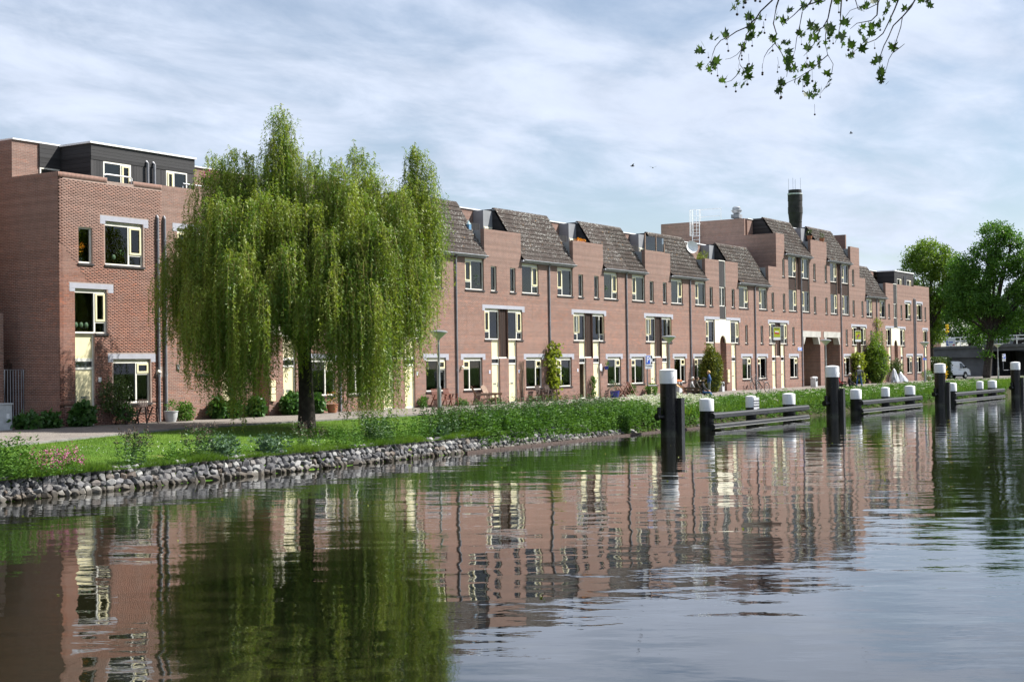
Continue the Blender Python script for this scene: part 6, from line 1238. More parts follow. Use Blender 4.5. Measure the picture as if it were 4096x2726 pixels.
ss = thing('street_sign', 'long blue street name sign inside the left passage opening', 'sign', (117.38, 4.2, 4.0), -PI / 2); MB().box(-1.0, 1.0, -0.03, 0, 0, 0.42).build('plate', 'sign_white', ss); MB().box(-0.95, 0.95, -0.035, -0.031, 0.05, 0.37).build('field', 'sign_blue', ss); text_obj('Tuinenstraat', 'lettering', 'sign_white', ss, (0, -0.038, 0.21), 0.28)
# ------------------------------------------------------------------ roof items
ld = thing('roof_ladder', 'white caged ladder on the dark flank of the tall block', 'ladder', (107.55, 6.9, 12.4)); s = MB()
for dy in (-0.32, 0.32): s.bar((-0.05, dy, -0.5), (-0.05, dy, 3.55), 0.05, 0.05)
s.build('stile', 'white_metal', ld); s = MB()
for i in range(13): s.bar((-0.05, -0.32, -0.3 + i * 0.28), (-0.05, 0.32, -0.3 + i * 0.28), 0.03, 0.03)
s.build('rungs', 'white_metal', ld); s = MB()
for z in (1.4, 2.4, 3.5): s.tube([(-0.05 - 0.75 * math.sin(a), -0.38 * math.cos(a) * 1.1, z) for a in np.linspace(0, PI, 9)], 0.022, 5)
for a in np.linspace(0.2, PI - 0.2, 6): s.bar((-0.05 - 0.75 * math.sin(a), -0.42 * math.cos(a), 1.4), (-0.05 - 0.75 * math.sin(a), -0.42 * math.cos(a), 3.5), 0.03, 0.012)
s.build('cage', 'white_metal', ld); rl = MB()
for z in (2.95, 3.55): rl.tube([(0.1, -0.35, z), (0.1, -2.2, z)], 0.028, 6)
for y_ in (-0.35, -2.2): rl.tube([(0.1, y_, 2.6), (0.1, y_, 3.6)], 0.028, 6)
rl.build('guard_rail', 'white_metal', ld)
vt = thing('roof_ventilator', 'grey mushroom ventilator on the tall block roof', 'ventilator', (108.3, 3.6, 15.1)); MB().box(-0.35, 0.35, -0.35, 0.35, 0, 0.3).build('plinth', 'slate_grey', vt); MB().lathe([(0.22, 0.3), (0.30, 0.42), (0.42, 0.55), (0.45, 0.66), (0.34, 0.70), (0.34, 0.86), (0.24, 0.95), (0.02, 0.97)], 18).build('cowl', 'zinc', vt, smooth=True)
sd = thing('satellite_dish', 'white satellite dish on the roof terrace beside the ladder', 'satellite dish', (93.9, 1.0, 10.9)); 
dish = MB(); dish.lathe([(0.02, 0.0), (0.2, 0.03), (0.38, 0.11), (0.46, 0.17), (0.455, 0.19), (0.37, 0.13), (0.2, 0.05), (0.02, 0.02)], 22); do = dish.build('dish', 'white_metal', sd, smooth=True); do.rotation_euler = (math.radians(80), 0, math.radians(-38)); do.location = (0, 0, 0.75)
MB().tube([(0.05, 0.08, -1.4), (0.05, 0.08, 0.75)], 0.03, 8).build('mast', 'zinc', sd); MB().tube([(0, 0, 0.4), (-0.28, -0.38, 0.62)], 0.012, 5).build('feed_arm', 'zinc', sd)
tp = thing('terrace_plants', 'pale spiky plants on the terrace beside the satellite dish', 'plant', (95.6, 0.9, 9.45)); P, D = foliage_ball((0, 0, 1.5), (0.35, 0.3, 0.6), 220, 12, 0.1, 0.4); leaves('foliage', P, D, 0.3, 0.04, 'vine_leaf', tp); MB().lathe([(0.2, 0), (0.26, 0.4), (0.26, 1.0), (0.02, 1.0)], 14).build('tub', 'terracotta', tp)
for lab, x, y, z in [('potted plant on the tall roof parapet, left one', 115.62, 0.12, 13.65), ('terracotta pot on the tall roof parapet, right one', 118.6, 0.12, 13.65)]: pot('parapet_pot', lab, (x, y, z), 0.22, 0.32, 'terracotta', 'rose_leaf', 0.3, 120)
ws = thing('wind_screen', 'glazed wind screen with wooden posts on a roof terrace', 'screen', (86.4, 0.12, 10.82)); MB().box(-1.6, 1.2, -0.01, 0.01, 0.06, 1.0).build('pane', 'pane_glass', ws)
for x_ in (-1.62, -0.02, 1.22): MB().box(x_, x_ + 0.07, -0.04, 0.04, 0.0, 1.15 if x_ < 1 else 0.6).build('post', 'wood_pale', ws)
MB().box(-1.55, 1.2, -0.03, 0.03, 0, 0.05).build('bottom_rail', 'wood_pale', ws)
lt = thing('lantern', 'pale blue lantern standing on a roof terrace edge', 'lantern', (64.9, 0.85, 10.78)); MB().box(-0.11, 0.11, -0.11, 0.11, 0, 0.30).build('body', 'blind_blue', lt); MB().lathe([(0.14, 0.30), (0.04, 0.46), (0.02, 0.55)], 8).build('hood', 'curtain_blue', lt)
yf = thing('terrace_flowers', 'orange yellow flowers on top of a brick gable', 'plant', (76.0, 0.12, 10.82)); P, D = foliage_ball((0, 0, 0.08), (0.55, 0.1, 0.1), 140, 7, 0.04, 0.3); leaves('flowers', P, D, 0.09, 0.08, 'flower_orange', yf); MB().box(-0.5, 0.5, -0.1, 0.1, 0, 0.06).build('trough', 'terracotta', yf)
pf = thing('hanging_flowers', 'magenta flowers in a dark basket at the end house dormer', 'plant', (44.35, 0.45, 11.35)); P, D = foliage_ball((0.4, 0, 0.25), (0.75, 0.2, 0.16), 260, 8, 0.05, 0.4); leaves('flowers', P, D, 0.09, 0.08, 'flower_pink', pf); MB().lathe([(0.05, -0.2), (0.22, -0.05), (0.25, 0.1), (0.02, 0.1)], 14).build('basket', 'sign_black', pf); MB().tube([(0, 0, -1.9), (0, 0, -0.1)], 0.02, 6).build('stand', 'sign_black', pf)
def potted(lab, x, z, r, kind, col='terracotta'):
    o = thing('window_cactus', lab, 'plant pot', (x, 0.20, z)); MB().lathe([(0.06, 0), (0.085, 0.13), (0.02, 0.13)], 12).build('pot', col, o)
    if kind == 'ball': MB().lathe([(0.03, 0.12), (0.11, 0.18), (0.13, 0.26), (0.10, 0.35), (0.02, 0.39)], 14).build('cactus', 'comfrey_leaf', o, smooth=True)
    elif kind == 'tall': MB().lathe([(0.06, 0.12), (0.07, 0.35), (0.05, 0.42), (0.01, 0.44)], 12).build('cactus', 'comfrey_leaf', o, smooth=True)
    else: P, D = foliage_ball((0, 0, 0.5), (0.22, 0.1, 0.32), 90, 8, 0.05, 0.2); leaves('foliage', P, D + np.array([0, 0, 0.5]), 0.13, 0.03, 'mallow_leaf' if kind == 'fern' else 'flower_orange', o)
for a in [('tall cactus in a pale pot at the left of the top window', 38.45, 7.49, 1, 'tall', 'ivory_panel'), ('round cactus in an orange pot in the top window', 38.85, 7.49, 1, 'ball'), ('green palm leaf behind the round cactus in the top window', 39.1, 7.49, 1, 'fern', 'sign_black'), ('small plant in a white pot at the right of the top window', 39.75, 7.49, 1, 'tall', 'sign_white'), ('orange flowering plant in the narrow top window', 37.25, 7.49, 1, 'flower', 'sign_white'), ('leftmost cactus in the first floor window', 36.95, 4.80, 1, 'ball', 'sign_black'), ('middle cactus in the first floor window', 37.2, 4.80, 1, 'ball', 'sign_black'), ('rightmost cactus in the first floor window', 37.45, 4.80, 1, 'ball', 'sign_black'), ('spider plant in the top window left of the narrow pair', 64.5, 7.49, 1, 'fern'), ('houseplant in the top window right of the second gable', 79.4, 7.49, 1, 'fern'), ('houseplant in the ground floor window right of the vine', 73.8, 2.07, 1, 'fern', 'sign_white')]: potted(*a)
# ------------------------------------------------------------------ plane tree on the near bank, its twigs hang into the view
TWIGS = [[(25.79,-32.71,10.25),(25.74,-32.65,10.16),(25.66,-32.45,9.97),(25.63,-32.36,9.83),(25.33,-32.29,9.62),(25.17,-32.16,9.53),(25.52,-31.87,9.55),(25.08,-31.87,9.38),(24.98,-31.8,9.25),(25.57,-31.48,9.26),(25.11,-31.65,9.03),(25.42,-31.38,8.98)],[(26.13,-32.16,9.96),(26.06,-32.12,9.78),(26.05,-31.98,9.66),(26.12,-31.93,9.54),(26.0,-31.92,9.38),(26.05,-31.78,9.29),(25.97,-31.69,9.22),(25.53,-31.76,9.11)],[(26.62,-31.65,9.52),(26.56,-31.6,9.33),(26.51,-31.65,9.18),(26.75,-31.65,9.1),(26.67,-31.74,8.96)],[(26.51,-31.65,9.11),(26.49,-31.57,8.97),(26.5,-31.46,8.89),(26.31,-31.38,8.82)],[(27.11,-32.27,10.57),(27.12,-32.2,10.4),(27.12,-32.13,10.07),(26.97,-32.25,9.82),(26.93,-32.23,9.62),(26.86,-32.11,9.48),(27.22,-31.88,9.44),(26.89,-31.96,9.15)],[(26.67,-32.33,9.56),(26.73,-32.41,9.42),(26.77,-32.52,9.2),(26.77,-32.55,9.01),(26.83,-32.5,8.89)],[(27.18,-33.36,10.45),(27.17,-33.31,10.24),(27.22,-33.24,10.03),(27.19,-33.15,9.87),(27.19,-32.98,9.78),(27.03,-32.94,9.64),(26.71,-32.96,9.37)],[(27.77,-33.04,10.17),(27.79,-32.98,9.85),(27.76,-32.98,9.65),(27.84,-33.0,9.45),(27.73,-33.15,9.22),(27.98,-33.03,9.11),(27.81,-32.98,8.83),(27.56,-32.94,8.63)],[(25.94,-33.68,9.02),(25.9,-33.53,8.9),(25.71,-33.46,8.74),(25.79,-33.27,8.69),(25.6,-33.2,8.58),(25.34,-33.04,8.45),(25.33,-32.93,8.35)],[(27.7,-33.36,10.53),(27.65,-33.35,10.19),(27.72,-33.32,10.0),(27.54,-33.33,9.75),(27.72,-33.2,9.64)],[(26.52,-33.45,10.27),(26.46,-33.26,10.19),(26.28,-33.06,10.1),(26.34,-32.87,9.98),(26.05,-32.83,9.81),(25.88,-32.8,9.69)],[(26.9,-32.83,10.16),(26.85,-32.79,9.88),(26.82,-32.73,9.63),(26.86,-32.68,9.41),(26.66,-32.68,9.16)],[(26.41,-34.56,10.08),(26.37,-34.53,9.96),(26.36,-34.3,9.88),(26.33,-34.2,9.94),(26.06,-34.09,9.83),(26.02,-33.96,9.66)],[(27.51,-34.16,10.26),(27.51,-34.14,10.03),(27.45,-34.04,9.92),(27.33,-33.79,9.88),(27.39,-33.63,9.8)],[(27.7,-34.53,10.36),(27.68,-34.44,10.13),(27.54,-34.36,9.86),(27.48,-34.26,9.64),(27.65,-34.06,9.58),(27.38,-33.96,9.47),(27.3,-33.79,9.36),(26.86,-33.8,9.17)],[(27.67,-34.88,10.3),(27.56,-34.8,10.1),(27.55,-34.64,9.94),(27.47,-34.47,9.76),(27.21,-34.46,9.51),(27.4,-34.3,9.38),(27.28,-34.27,9.18),(27.41,-34.2,9.06),(27.2,-34.31,8.84),(27.5,-34.21,8.72)],[(28.29,-34.41,10.12),(28.23,-34.39,9.9),(28.25,-34.27,9.59),(28.33,-34.2,9.45),(28.05,-34.19,9.24),(28.11,-34.13,9.11),(28.15,-34.05,8.94)],[(27.21,-34.54,9.18),(27.26,-34.66,9.27),(27.3,-34.74,9.34)],[(26.15,-31.68,10.48),(26.19,-31.76,10.36),(26.23,-31.7,10.26)],[(26.87,-35.36,10.05),(26.86,-35.29,9.97),(26.82,-35.33,9.87)],[(26.57,-34.01,10.2),(26.58,-34.07,9.96),(26.61,-34.18,9.91)],[(27.21,-34.08,10.32),(27.21,-34.14,10.22)],[(25.69,-32.17,10.29),(25.69,-32.1,10.16)],[(26.61,-33.11,10.25),(26.52,-33.02,10.11),(26.5,-32.98,10.07)],[(27.21,-33.09,9.86),(27.14,-32.97,9.54),(27.03,-32.89,9.39),(26.92,-32.83,9.28)]]
BALLS = [(26.03,-31.81,10.08),(25.59,-32.13,10.08),(26.68,-32.03,10.44),(26.68,-31.93,10.47),(25.6,-32.17,10.17),(25.93,-32.39,9.72),(26.74,-32.09,9.81),(26.5,-32.21,10.01),(26.35,-31.47,9.46),(25.65,-31.75,9.43),(25.14,-31.58,9.1),(25.73,-32.02,9.18),(26.48,-31.7,9.28),(25.77,-32.15,9.01),(25.92,-32.16,9.39),(25.6,-31.43,8.88),(25.67,-31.53,8.84),(26.12,-32.28,8.85),(26.89,-31.97,9.05),(25.9,-32.68,8.81),(25.68,-32.8,8.85),(27.03,-32.14,9.5),(26.55,-31.53,8.67),(26.6,-31.3,8.8),(25.91,-31.88,8.92),(26.77,-31.69,8.83),(27.44,-32.81,8.87),(26.28,-33.07,8.55),(27.06,-32.75,8.61),(27.24,-32.78,9.17),(26.98,-32.89,9.24),(26.78,-33.01,9.37),(26.53,-33.3,9.33),(26.72,-33.44,9.46),(26.63,-33.67,9.97),(26.12,-33.34,9.98),(26.8,-32.84,9.49),(26.13,-32.64,8.34),(26.93,-32.34,8.52),(25.76,-32.79,8.41),(27.04,-32.25,8.72),(27.11,-32.97,8.13),(27.52,-32.94,8.54),(27.61,-33.2,9.61),(27.75,-33.45,10.47),(27.33,-33.71,9.29),(26.67,-34.35,9.19),(27.88,-34.08,9.81),(26.81,-34.12,10.07),(27.33,-34.53,9.32),(27.41,-33.58,9.39)]
PLEAVES = [(26.9,-31.64,10.2),(25.63,-32.19,9.88),(26.65,-31.82,10.15),(26.16,-31.98,9.98),(26.65,-31.8,10.14),(26.74,-31.82,10.17),(26.81,-31.78,10.16),(25.69,-32.22,9.86),(26.03,-32.01,9.98),(25.27,-32.36,9.77),(25.31,-32.36,9.76),(25.37,-32.4,9.79),(25.78,-32.19,9.71),(26.29,-31.98,9.8),(25.82,-32.19,9.7),(26.56,-31.93,9.87),(25.54,-32.31,9.64),(26.65,-31.82,9.9),(26.35,-31.93,9.82),(26.12,-32.05,9.78),(26.5,-31.91,9.92),(26.2,-32.02,9.81),(26.0,-32.13,9.77),(26.91,-31.65,9.79),(26.65,-31.77,9.7),(25.43,-32.34,9.41),(26.87,-31.77,9.84),(26.58,-31.88,9.77),(26.29,-31.97,9.66),(26.66,-31.85,9.74),(25.39,-32.37,9.43),(25.25,-32.43,9.41),(26.78,-31.79,9.79),(26.96,-31.67,9.88),(25.24,-32.36,9.43),(26.26,-31.45,9.78),(26.69,-31.31,9.81),(26.0,-31.6,9.66),(25.28,-31.89,9.52),(26.33,-31.42,9.72),(25.66,-31.68,9.58),(24.99,-31.79,9.39),(25.55,-31.45,9.56),(25.99,-31.1,9.54),(25.63,-31.19,9.39),(26.3,-30.82,9.5),(26.06,-31.0,9.43),(25.51,-31.25,9.03),(25.16,-31.36,8.96),(25.26,-31.34,8.92),(26.59,-31.07,9.24),(25.59,-31.49,9.01),(25.34,-31.65,9.03),(25.72,-31.45,9.08),(25.49,-31.53,9.03),(25.05,-31.64,8.81),(25.92,-31.33,9.05),(26.27,-31.05,9.13),(26.43,-31.69,9.55),(26.49,-31.74,9.56),(25.56,-32.14,9.32),(26.37,-31.76,9.46),(25.66,-32.23,8.88),(25.52,-32.23,8.82),(26.83,-31.65,9.2),(25.75,-32.12,8.83),(25.23,-32.14,8.74),(25.67,-32.07,8.81),(26.34,-31.69,8.97),(25.73,-31.62,8.72),(25.97,-31.45,8.78),(25.93,-31.54,8.78),(26.32,-31.7,8.75),(26.8,-31.54,8.81),(25.74,-31.86,8.61),(25.72,-32.14,8.74),(26.66,-31.71,8.93),(27.28,-32.15,10.19),(25.67,-32.77,9.87),(26.87,-32.41,9.96),(25.86,-32.82,9.74),(25.85,-32.81,9.74),(25.82,-32.97,9.93),(26.2,-32.8,10.01),(26.61,-32.61,10.16),(26.17,-32.81,9.86),(26.76,-32.24,9.64),(26.8,-32.22,9.7),(26.12,-32.47,9.48),(26.33,-32.33,9.29),(26.39,-33.02,10.09),(26.74,-32.87,10.21),(27.33,-32.67,10.42),(25.92,-33.22,10.0),(27.13,-32.79,10.3),(26.51,-32.98,10.16),(27.14,-32.74,10.4),(26.44,-32.92,9.61),(26.79,-32.83,9.64),(27.19,-32.67,9.75),(27.43,-32.64,9.81),(26.77,-32.86,9.68),(27.53,-32.48,9.89),(27.33,-32.6,9.84),(26.9,-32.42,9.59),(26.84,-32.56,9.56),(26.4,-32.62,9.47),(25.63,-32.98,9.25),(26.37,-32.62,9.47),(27.19,-32.24,9.54),(26.75,-32.55,9.34),(26.0,-32.83,9.2),(27.33,-32.32,9.5),(26.88,-32.49,9.17),(26.75,-32.63,9.14),(27.01,-32.53,9.27),(27.33,-32.31,9.28),(27.03,-32.49,9.28),(25.65,-32.98,8.95),(25.9,-32.92,8.99),(26.57,-32.58,9.16),(26.13,-32.76,9.04),(26.32,-32.7,8.93),(26.98,-32.54,9.01),(26.58,-32.63,8.97),(25.59,-33.02,8.79),(25.87,-32.95,8.78),(25.98,-32.87,8.86),(25.92,-32.93,8.82),(25.83,-32.77,8.55),(25.54,-32.86,8.5),(26.81,-32.33,8.76),(26.27,-32.62,8.64),(25.96,-32.8,8.56),(25.83,-32.79,8.54),(25.72,-32.77,8.56),(26.02,-32.67,8.45),(27.23,-32.14,8.75),(25.96,-32.62,8.44),(26.13,-32.59,8.53),(27.52,-32.47,9.12),(25.71,-33.11,8.77),(25.83,-33.27,8.55),(27.49,-32.68,8.89),(26.68,-32.96,8.66),(27.56,-32.63,8.99),(26.92,-32.87,8.79),(26.32,-33.08,8.67),(26.43,-32.89,8.67),(27.43,-32.47,8.83),(27.04,-32.58,8.82),(27.4,-32.44,8.98),(26.23,-33.21,9.63),(26.32,-33.21,9.71),(26.97,-32.99,9.79),(26.73,-33.04,9.81),(25.86,-33.4,9.52),(27.06,-32.87,9.85),(27.5,-32.94,9.88),(27.52,-32.86,9.96),(27.24,-32.93,9.82),(26.0,-33.44,9.51),(26.04,-33.37,9.5),(26.02,-33.44,9.54),(25.96,-33.46,9.54),(27.01,-33.12,9.73),(27.74,-32.86,9.95),(26.78,-33.38,9.68),(27.49,-33.13,9.93),(26.3,-33.52,9.61),(26.22,-33.63,9.54),(26.4,-33.6,9.6),(26.87,-33.35,9.75),(27.16,-33.24,9.75),(27.62,-33.03,9.97),(26.86,-33.4,9.58),(27.19,-33.37,9.64),(27.06,-33.37,9.68),(26.13,-33.63,9.43),(26.14,-33.66,9.41),(26.8,-33.39,9.62),(26.41,-33.56,9.54),(26.62,-33.44,9.48),(26.51,-33.7,9.45),(27.53,-33.41,9.63),(27.32,-33.52,9.71),(26.93,-33.61,9.57),(27.98,-33.29,9.82),(26.85,-33.53,9.54),(26.71,-33.73,9.49),(26.3,-33.81,9.41),(26.79,-33.02,9.59),(27.22,-32.86,9.67),(26.46,-33.14,9.45),(26.35,-33.19,9.51),(26.77,-33.39,9.33),(27.45,-33.14,9.49),(27.84,-32.95,9.68),(26.1,-33.26,9.24),(26.78,-32.96,9.35),(27.39,-32.72,9.53),(27.59,-32.89,9.24),(26.36,-33.35,9.03),(26.14,-33.42,8.96),(26.09,-33.21,8.89),(27.28,-32.84,9.13),(27.24,-32.72,9.12),(26.07,-33.1,8.81),(26.62,-33.4,8.79),(26.19,-33.62,8.57),(27.39,-32.87,8.73),(25.93,-33.39,8.44),(27.21,-33.07,8.63),(26.45,-33.45,8.51),(27.34,-32.84,8.51),(26.83,-32.92,8.47),(25.84,-33.35,8.25),(27.59,-32.8,8.68),(27.63,-32.78,8.62),(26.69,-33.21,8.48),(26.25,-33.4,8.86),(27.17,-33.51,9.52),(27.0,-33.58,9.37),(28.0,-33.28,9.64),(27.24,-33.71,9.41),(27.79,-33.45,9.54),(26.3,-34.06,9.23),(27.14,-33.69,9.44),(27.98,-33.43,9.56),(26.96,-33.83,9.34),(28.03,-33.32,9.4),(27.99,-33.4,9.39),(27.82,-33.49,9.31),(28.05,-33.38,9.36),(26.99,-33.79,9.16),(26.8,-34.03,9.2),(26.77,-34.05,9.21),(27.38,-33.92,9.49),(27.58,-33.84,9.61),(26.9,-34.07,9.39),(26.96,-34.23,9.52),(27.48,-34.01,9.64),(28.32,-33.8,9.83),(26.77,-34.26,9.58),(27.69,-33.97,9.86),(27.88,-33.86,9.9),(28.11,-33.98,9.92),(28.38,-33.89,10.01),(26.68,-34.39,9.61),(27.04,-34.31,9.76),(26.79,-34.49,9.73),(26.66,-34.47,9.66),(28.58,-34.07,10.11),(27.31,-34.46,9.87),(27.7,-33.77,9.87),(26.97,-33.95,9.59),(27.28,-33.62,9.93),(27.01,-33.67,9.8),(26.53,-33.81,9.71),(27.84,-33.46,10.09),(28.0,-33.76,10.34),(26.75,-34.15,10.08),(27.19,-34.08,10.17),(26.34,-34.21,9.88),(28.26,-33.61,10.4),(27.79,-33.7,10.28),(27.31,-34.15,10.24),(27.07,-34.22,10.17),(27.19,-34.41,9.97),(28.49,-34.01,10.26),(28.29,-34.23,10.46),(27.12,-34.49,10.06),(28.24,-34.53,10.23),(27.31,-34.75,10.0),(27.93,-35.0,10.25),(28.89,-34.62,10.51),(28.17,-34.86,10.32),(28.7,-34.84,10.33),(26.64,-31.55,10.5),(25.69,-31.87,10.18),(26.7,-31.53,10.46),(26.31,-31.56,10.27),(25.95,-31.77,10.18),(26.33,-31.82,10.38),(25.42,-32.27,10.17),(27.7,-34.09,9.14),(27.13,-34.27,9.03),(27.55,-34.13,9.13),(27.96,-34.04,9.24),(28.28,-33.89,9.3),(26.68,-34.31,8.9),(27.45,-34.21,8.85),(26.89,-34.38,8.73),(26.68,-34.45,8.71),(26.5,-34.45,8.66),(27.08,-34.35,8.63),(27.36,-34.22,8.65),(27.37,-34.21,8.71),(27.94,-34.16,8.73),(28.1,-34.21,9.53),(26.7,-34.77,9.23),(28.39,-34.14,9.51),(26.9,-33.59,10.24),(26.44,-33.66,10.14),(27.31,-33.41,10.32),(26.89,-33.19,10.28),(26.28,-33.31,10.16),(26.96,-33.24,10.31),(27.14,-33.04,9.53),(26.45,-33.29,9.46),(26.29,-32.17,9.68),(26.68,-31.92,10.09),(26.67,-32.02,10.08)]
pt_ = thing('plane_tree', 'plane tree branch with lobed leaves and round seed balls hanging in at the top', 'tree', (33.0, -47.0, 1.3), world=True)
tb_ = MB().tube([(33, -47, 1.0), (33, -47, 2.5), (32.8, -46.8, 6), (32.4, -46.2, 10)], [0.75, 0.58, 0.5, 0.42], 16); tb_.build('trunk', 'bark', pt_, smooth=True)
lb_ = MB(); hub = (32.4, -46.2, 9.8); h1 = (29.5, -38.5, 14.5); h2 = (27.2, -34.2, 12.6)
lb_.tube([hub, (31.2, -42.5, 13.2), h1, h2], [0.36, 0.26, 0.16, 0.07], 10)
for l_ in TWIGS:
    if l_[0][2] > 10.2: lb_.tube([h1, tuple((np.array(h2) + np.array(l_[0])) / 2 + np.array([0, 0, 0.6])), l_[0]], [0.06, 0.035, 0.017], 6)
for e in ((36, -44, 17), (29, -46, 18), (34, -50, 18), (37, -50, 15), (31, -42, 19)): lb_.tube([hub, tuple((np.array(hub) + np.array(e)) / 2 + np.array([0, 0, 1])), e], [0.3, 0.2, 0.06], 8)
lb_.build('limbs', 'bark_dark', pt_, smooth=True)
for l_ in TWIGS:
    r0 = 0.017 if l_[0][2] > 10.2 else 0.010; MB().tube(l_, [r0 + (0.004 - r0) * i / (len(l_) - 1) for i in range(len(l_))], 5).build('twig', 'bark_dark', pt_)
def plane_leaf(seed):
    r = random.Random(seed); pts = []
    for k, (a, q) in enumerate([(-90, 0.10), (-62, 0.42), (-38, 0.30), (-12, 0.60), (12, 0.36), (42, 0.70), (66, 0.42), (90, 0.92), (114, 0.42), (138, 0.70), (168, 0.36), (192, 0.60), (218, 0.30), (242, 0.42)]):
        q *= r.uniform(0.88, 1.1); a = math.radians(a + r.uniform(-4, 4)); pts.append((q * math.cos(a), q * math.sin(a) + 0.1, 0.10 * abs(math.cos(a)) * q))
    mb = MB(); n = len(pts); mb.add([(0, 0.15, 0.0)] + pts, [(0, i + 1, (i + 1) % n + 1) for i in range(n)]); me = mb.mesh('leaf'); me.materials.append(M['plane_leaf']); return me
PLM = [plane_leaf(i) for i in range(6)]; O_ = Vector(ORG[pt_.name])
for i, p in enumerate(PLEAVES):
    s = rng.uniform(0.075, 0.19); inst(rng.choice(PLM), 'leaf', pt_, Vector(p) - O_, (rng.uniform(1.0, 2.6), rng.uniform(-0.7, 0.7), rng.uniform(-1.2, 1.6)), (s, s, s))
bl = MB().lathe([(0.002, -1), (0.5, -0.87), (0.87, -0.5), (1, 0), (0.87, 0.5), (0.5, 0.87), (0.002, 1)], 10); bme = bl.mesh('seed_ball'); bme.materials.append(M['bark_dark']); bme.shade_smooth()
for p in BALLS:
    s = rng.uniform(0.016, 0.030); inst(bme, 'seed_ball', pt_, Vector(p) - O_, (0, 0, 0), (s, s, s)); MB().tube([p, (p[0] + rng.uniform(-.02, .02), p[1] + rng.uniform(-.02, .02), p[2] + rng.uniform(0.10, 0.26))], 0.0028, 4).build('stalk', 'bark_dark', pt_)
PP = []; DD = []
for b in [(33, -47, 19, 6, 6, 4), (37, -49, 17, 4.5, 4.5, 3.5), (29.5, -46, 18.5, 4.5, 4.5, 3), (33, -44, 20, 5, 4, 3)]: P, D = foliage_ball(b[:3], b[3:6], 3500, 24, 0.5, 0.4); PP.append(P); DD.append(D)
P = np.concatenate(PP); leaves('crown', P - ORG[pt_.name], np.concatenate(DD), 0.32, 0.30, 'plane_leaf', pt_)['kind'] = 'stuff'

# ------------------------------------------------------------------ left edge: neighbour, gate, cabinet
nbh = thing('neighbour_house', 'corner of the next brick house at the left picture edge, with an added unseen tall block', 'house', (29, 2, 1.18), world=True)
wall_obj(wall_cells(MB(), 20.0, 35.1, [(20, 33.6, 13.2), (33.6, 35.1, 5.52)], [], GZ, 2.0, 2.22, (True, True)), 'wall', 'brick', nbh); wall_obj(wall_cells(MB(), 2.22, 12, [(2.22, 12, 5.52)], [], GZ, 34.88, 35.1, (True, True), vx=True), 'side_wall', 'brick', nbh)  # only the low corner is in view; the tall part is raised to shade the flank
MB().box(20, 33.6, 2.22, 14, 1.2, 13.15).build('unseen_shade_block', 'brick', nbh)  # tall unseen block, added to keep sky light off the end house flank
gt = thing('gate', 'grey barred metal gate in the narrow alley left of the end house', 'gate', (35.58, 2.0, 1.18)); fr = MB(); fr.tube([(-0.44, 0, 0.08), (-0.44, 0, 2.2), (0.42, 0, 2.2), (0.42, 0, 0.08), (-0.44, 0, 0.08)], 0.03, 8); fr.build('frame', 'zinc', gt)
for i in range(6): MB().tube([(-0.30 + i * 0.125, 0, 0.08), (-0.30 + i * 0.125, 0, 2.2)], 0.014, 6).build('bar', 'zinc', gt)
fe = thing('timber_fence', 'dark weathered plank fence behind the barred gate', 'fence', (35.6, 2.7, 1.18))
for i in range(7): h = rng.uniform(2.1, 2.75); MB().box(-0.46 + i * 0.135, -0.335 + i * 0.135, 0, 0.03, 0, h).build('plank', 'wood_dark', fe)
MB().bar((-0.44, 0.05, 0.5), (0.44, 0.05, 1.9), 0.09, 0.03).build('brace', 'wood_dark', fe)
cbx = thing('utility_cabinet', 'light grey utility cabinet at the left picture edge', 'cabinet', (33.55, 0.2, 1.17)); MB().box(-0.35, 0.35, -0.2, 0.2, 0, 0.95).build('body', 'bin_grey', cbx, bevel=0.02); MB().box(0.10, 0.22, -0.207, -0.2005, 0.45, 0.62).build('label_plate', 'sign_white', cbx); MB().box(-0.38, 0.38, -0.23, 0.23, 0.95, 1.0).build('lid', 'bin_grey', cbx)

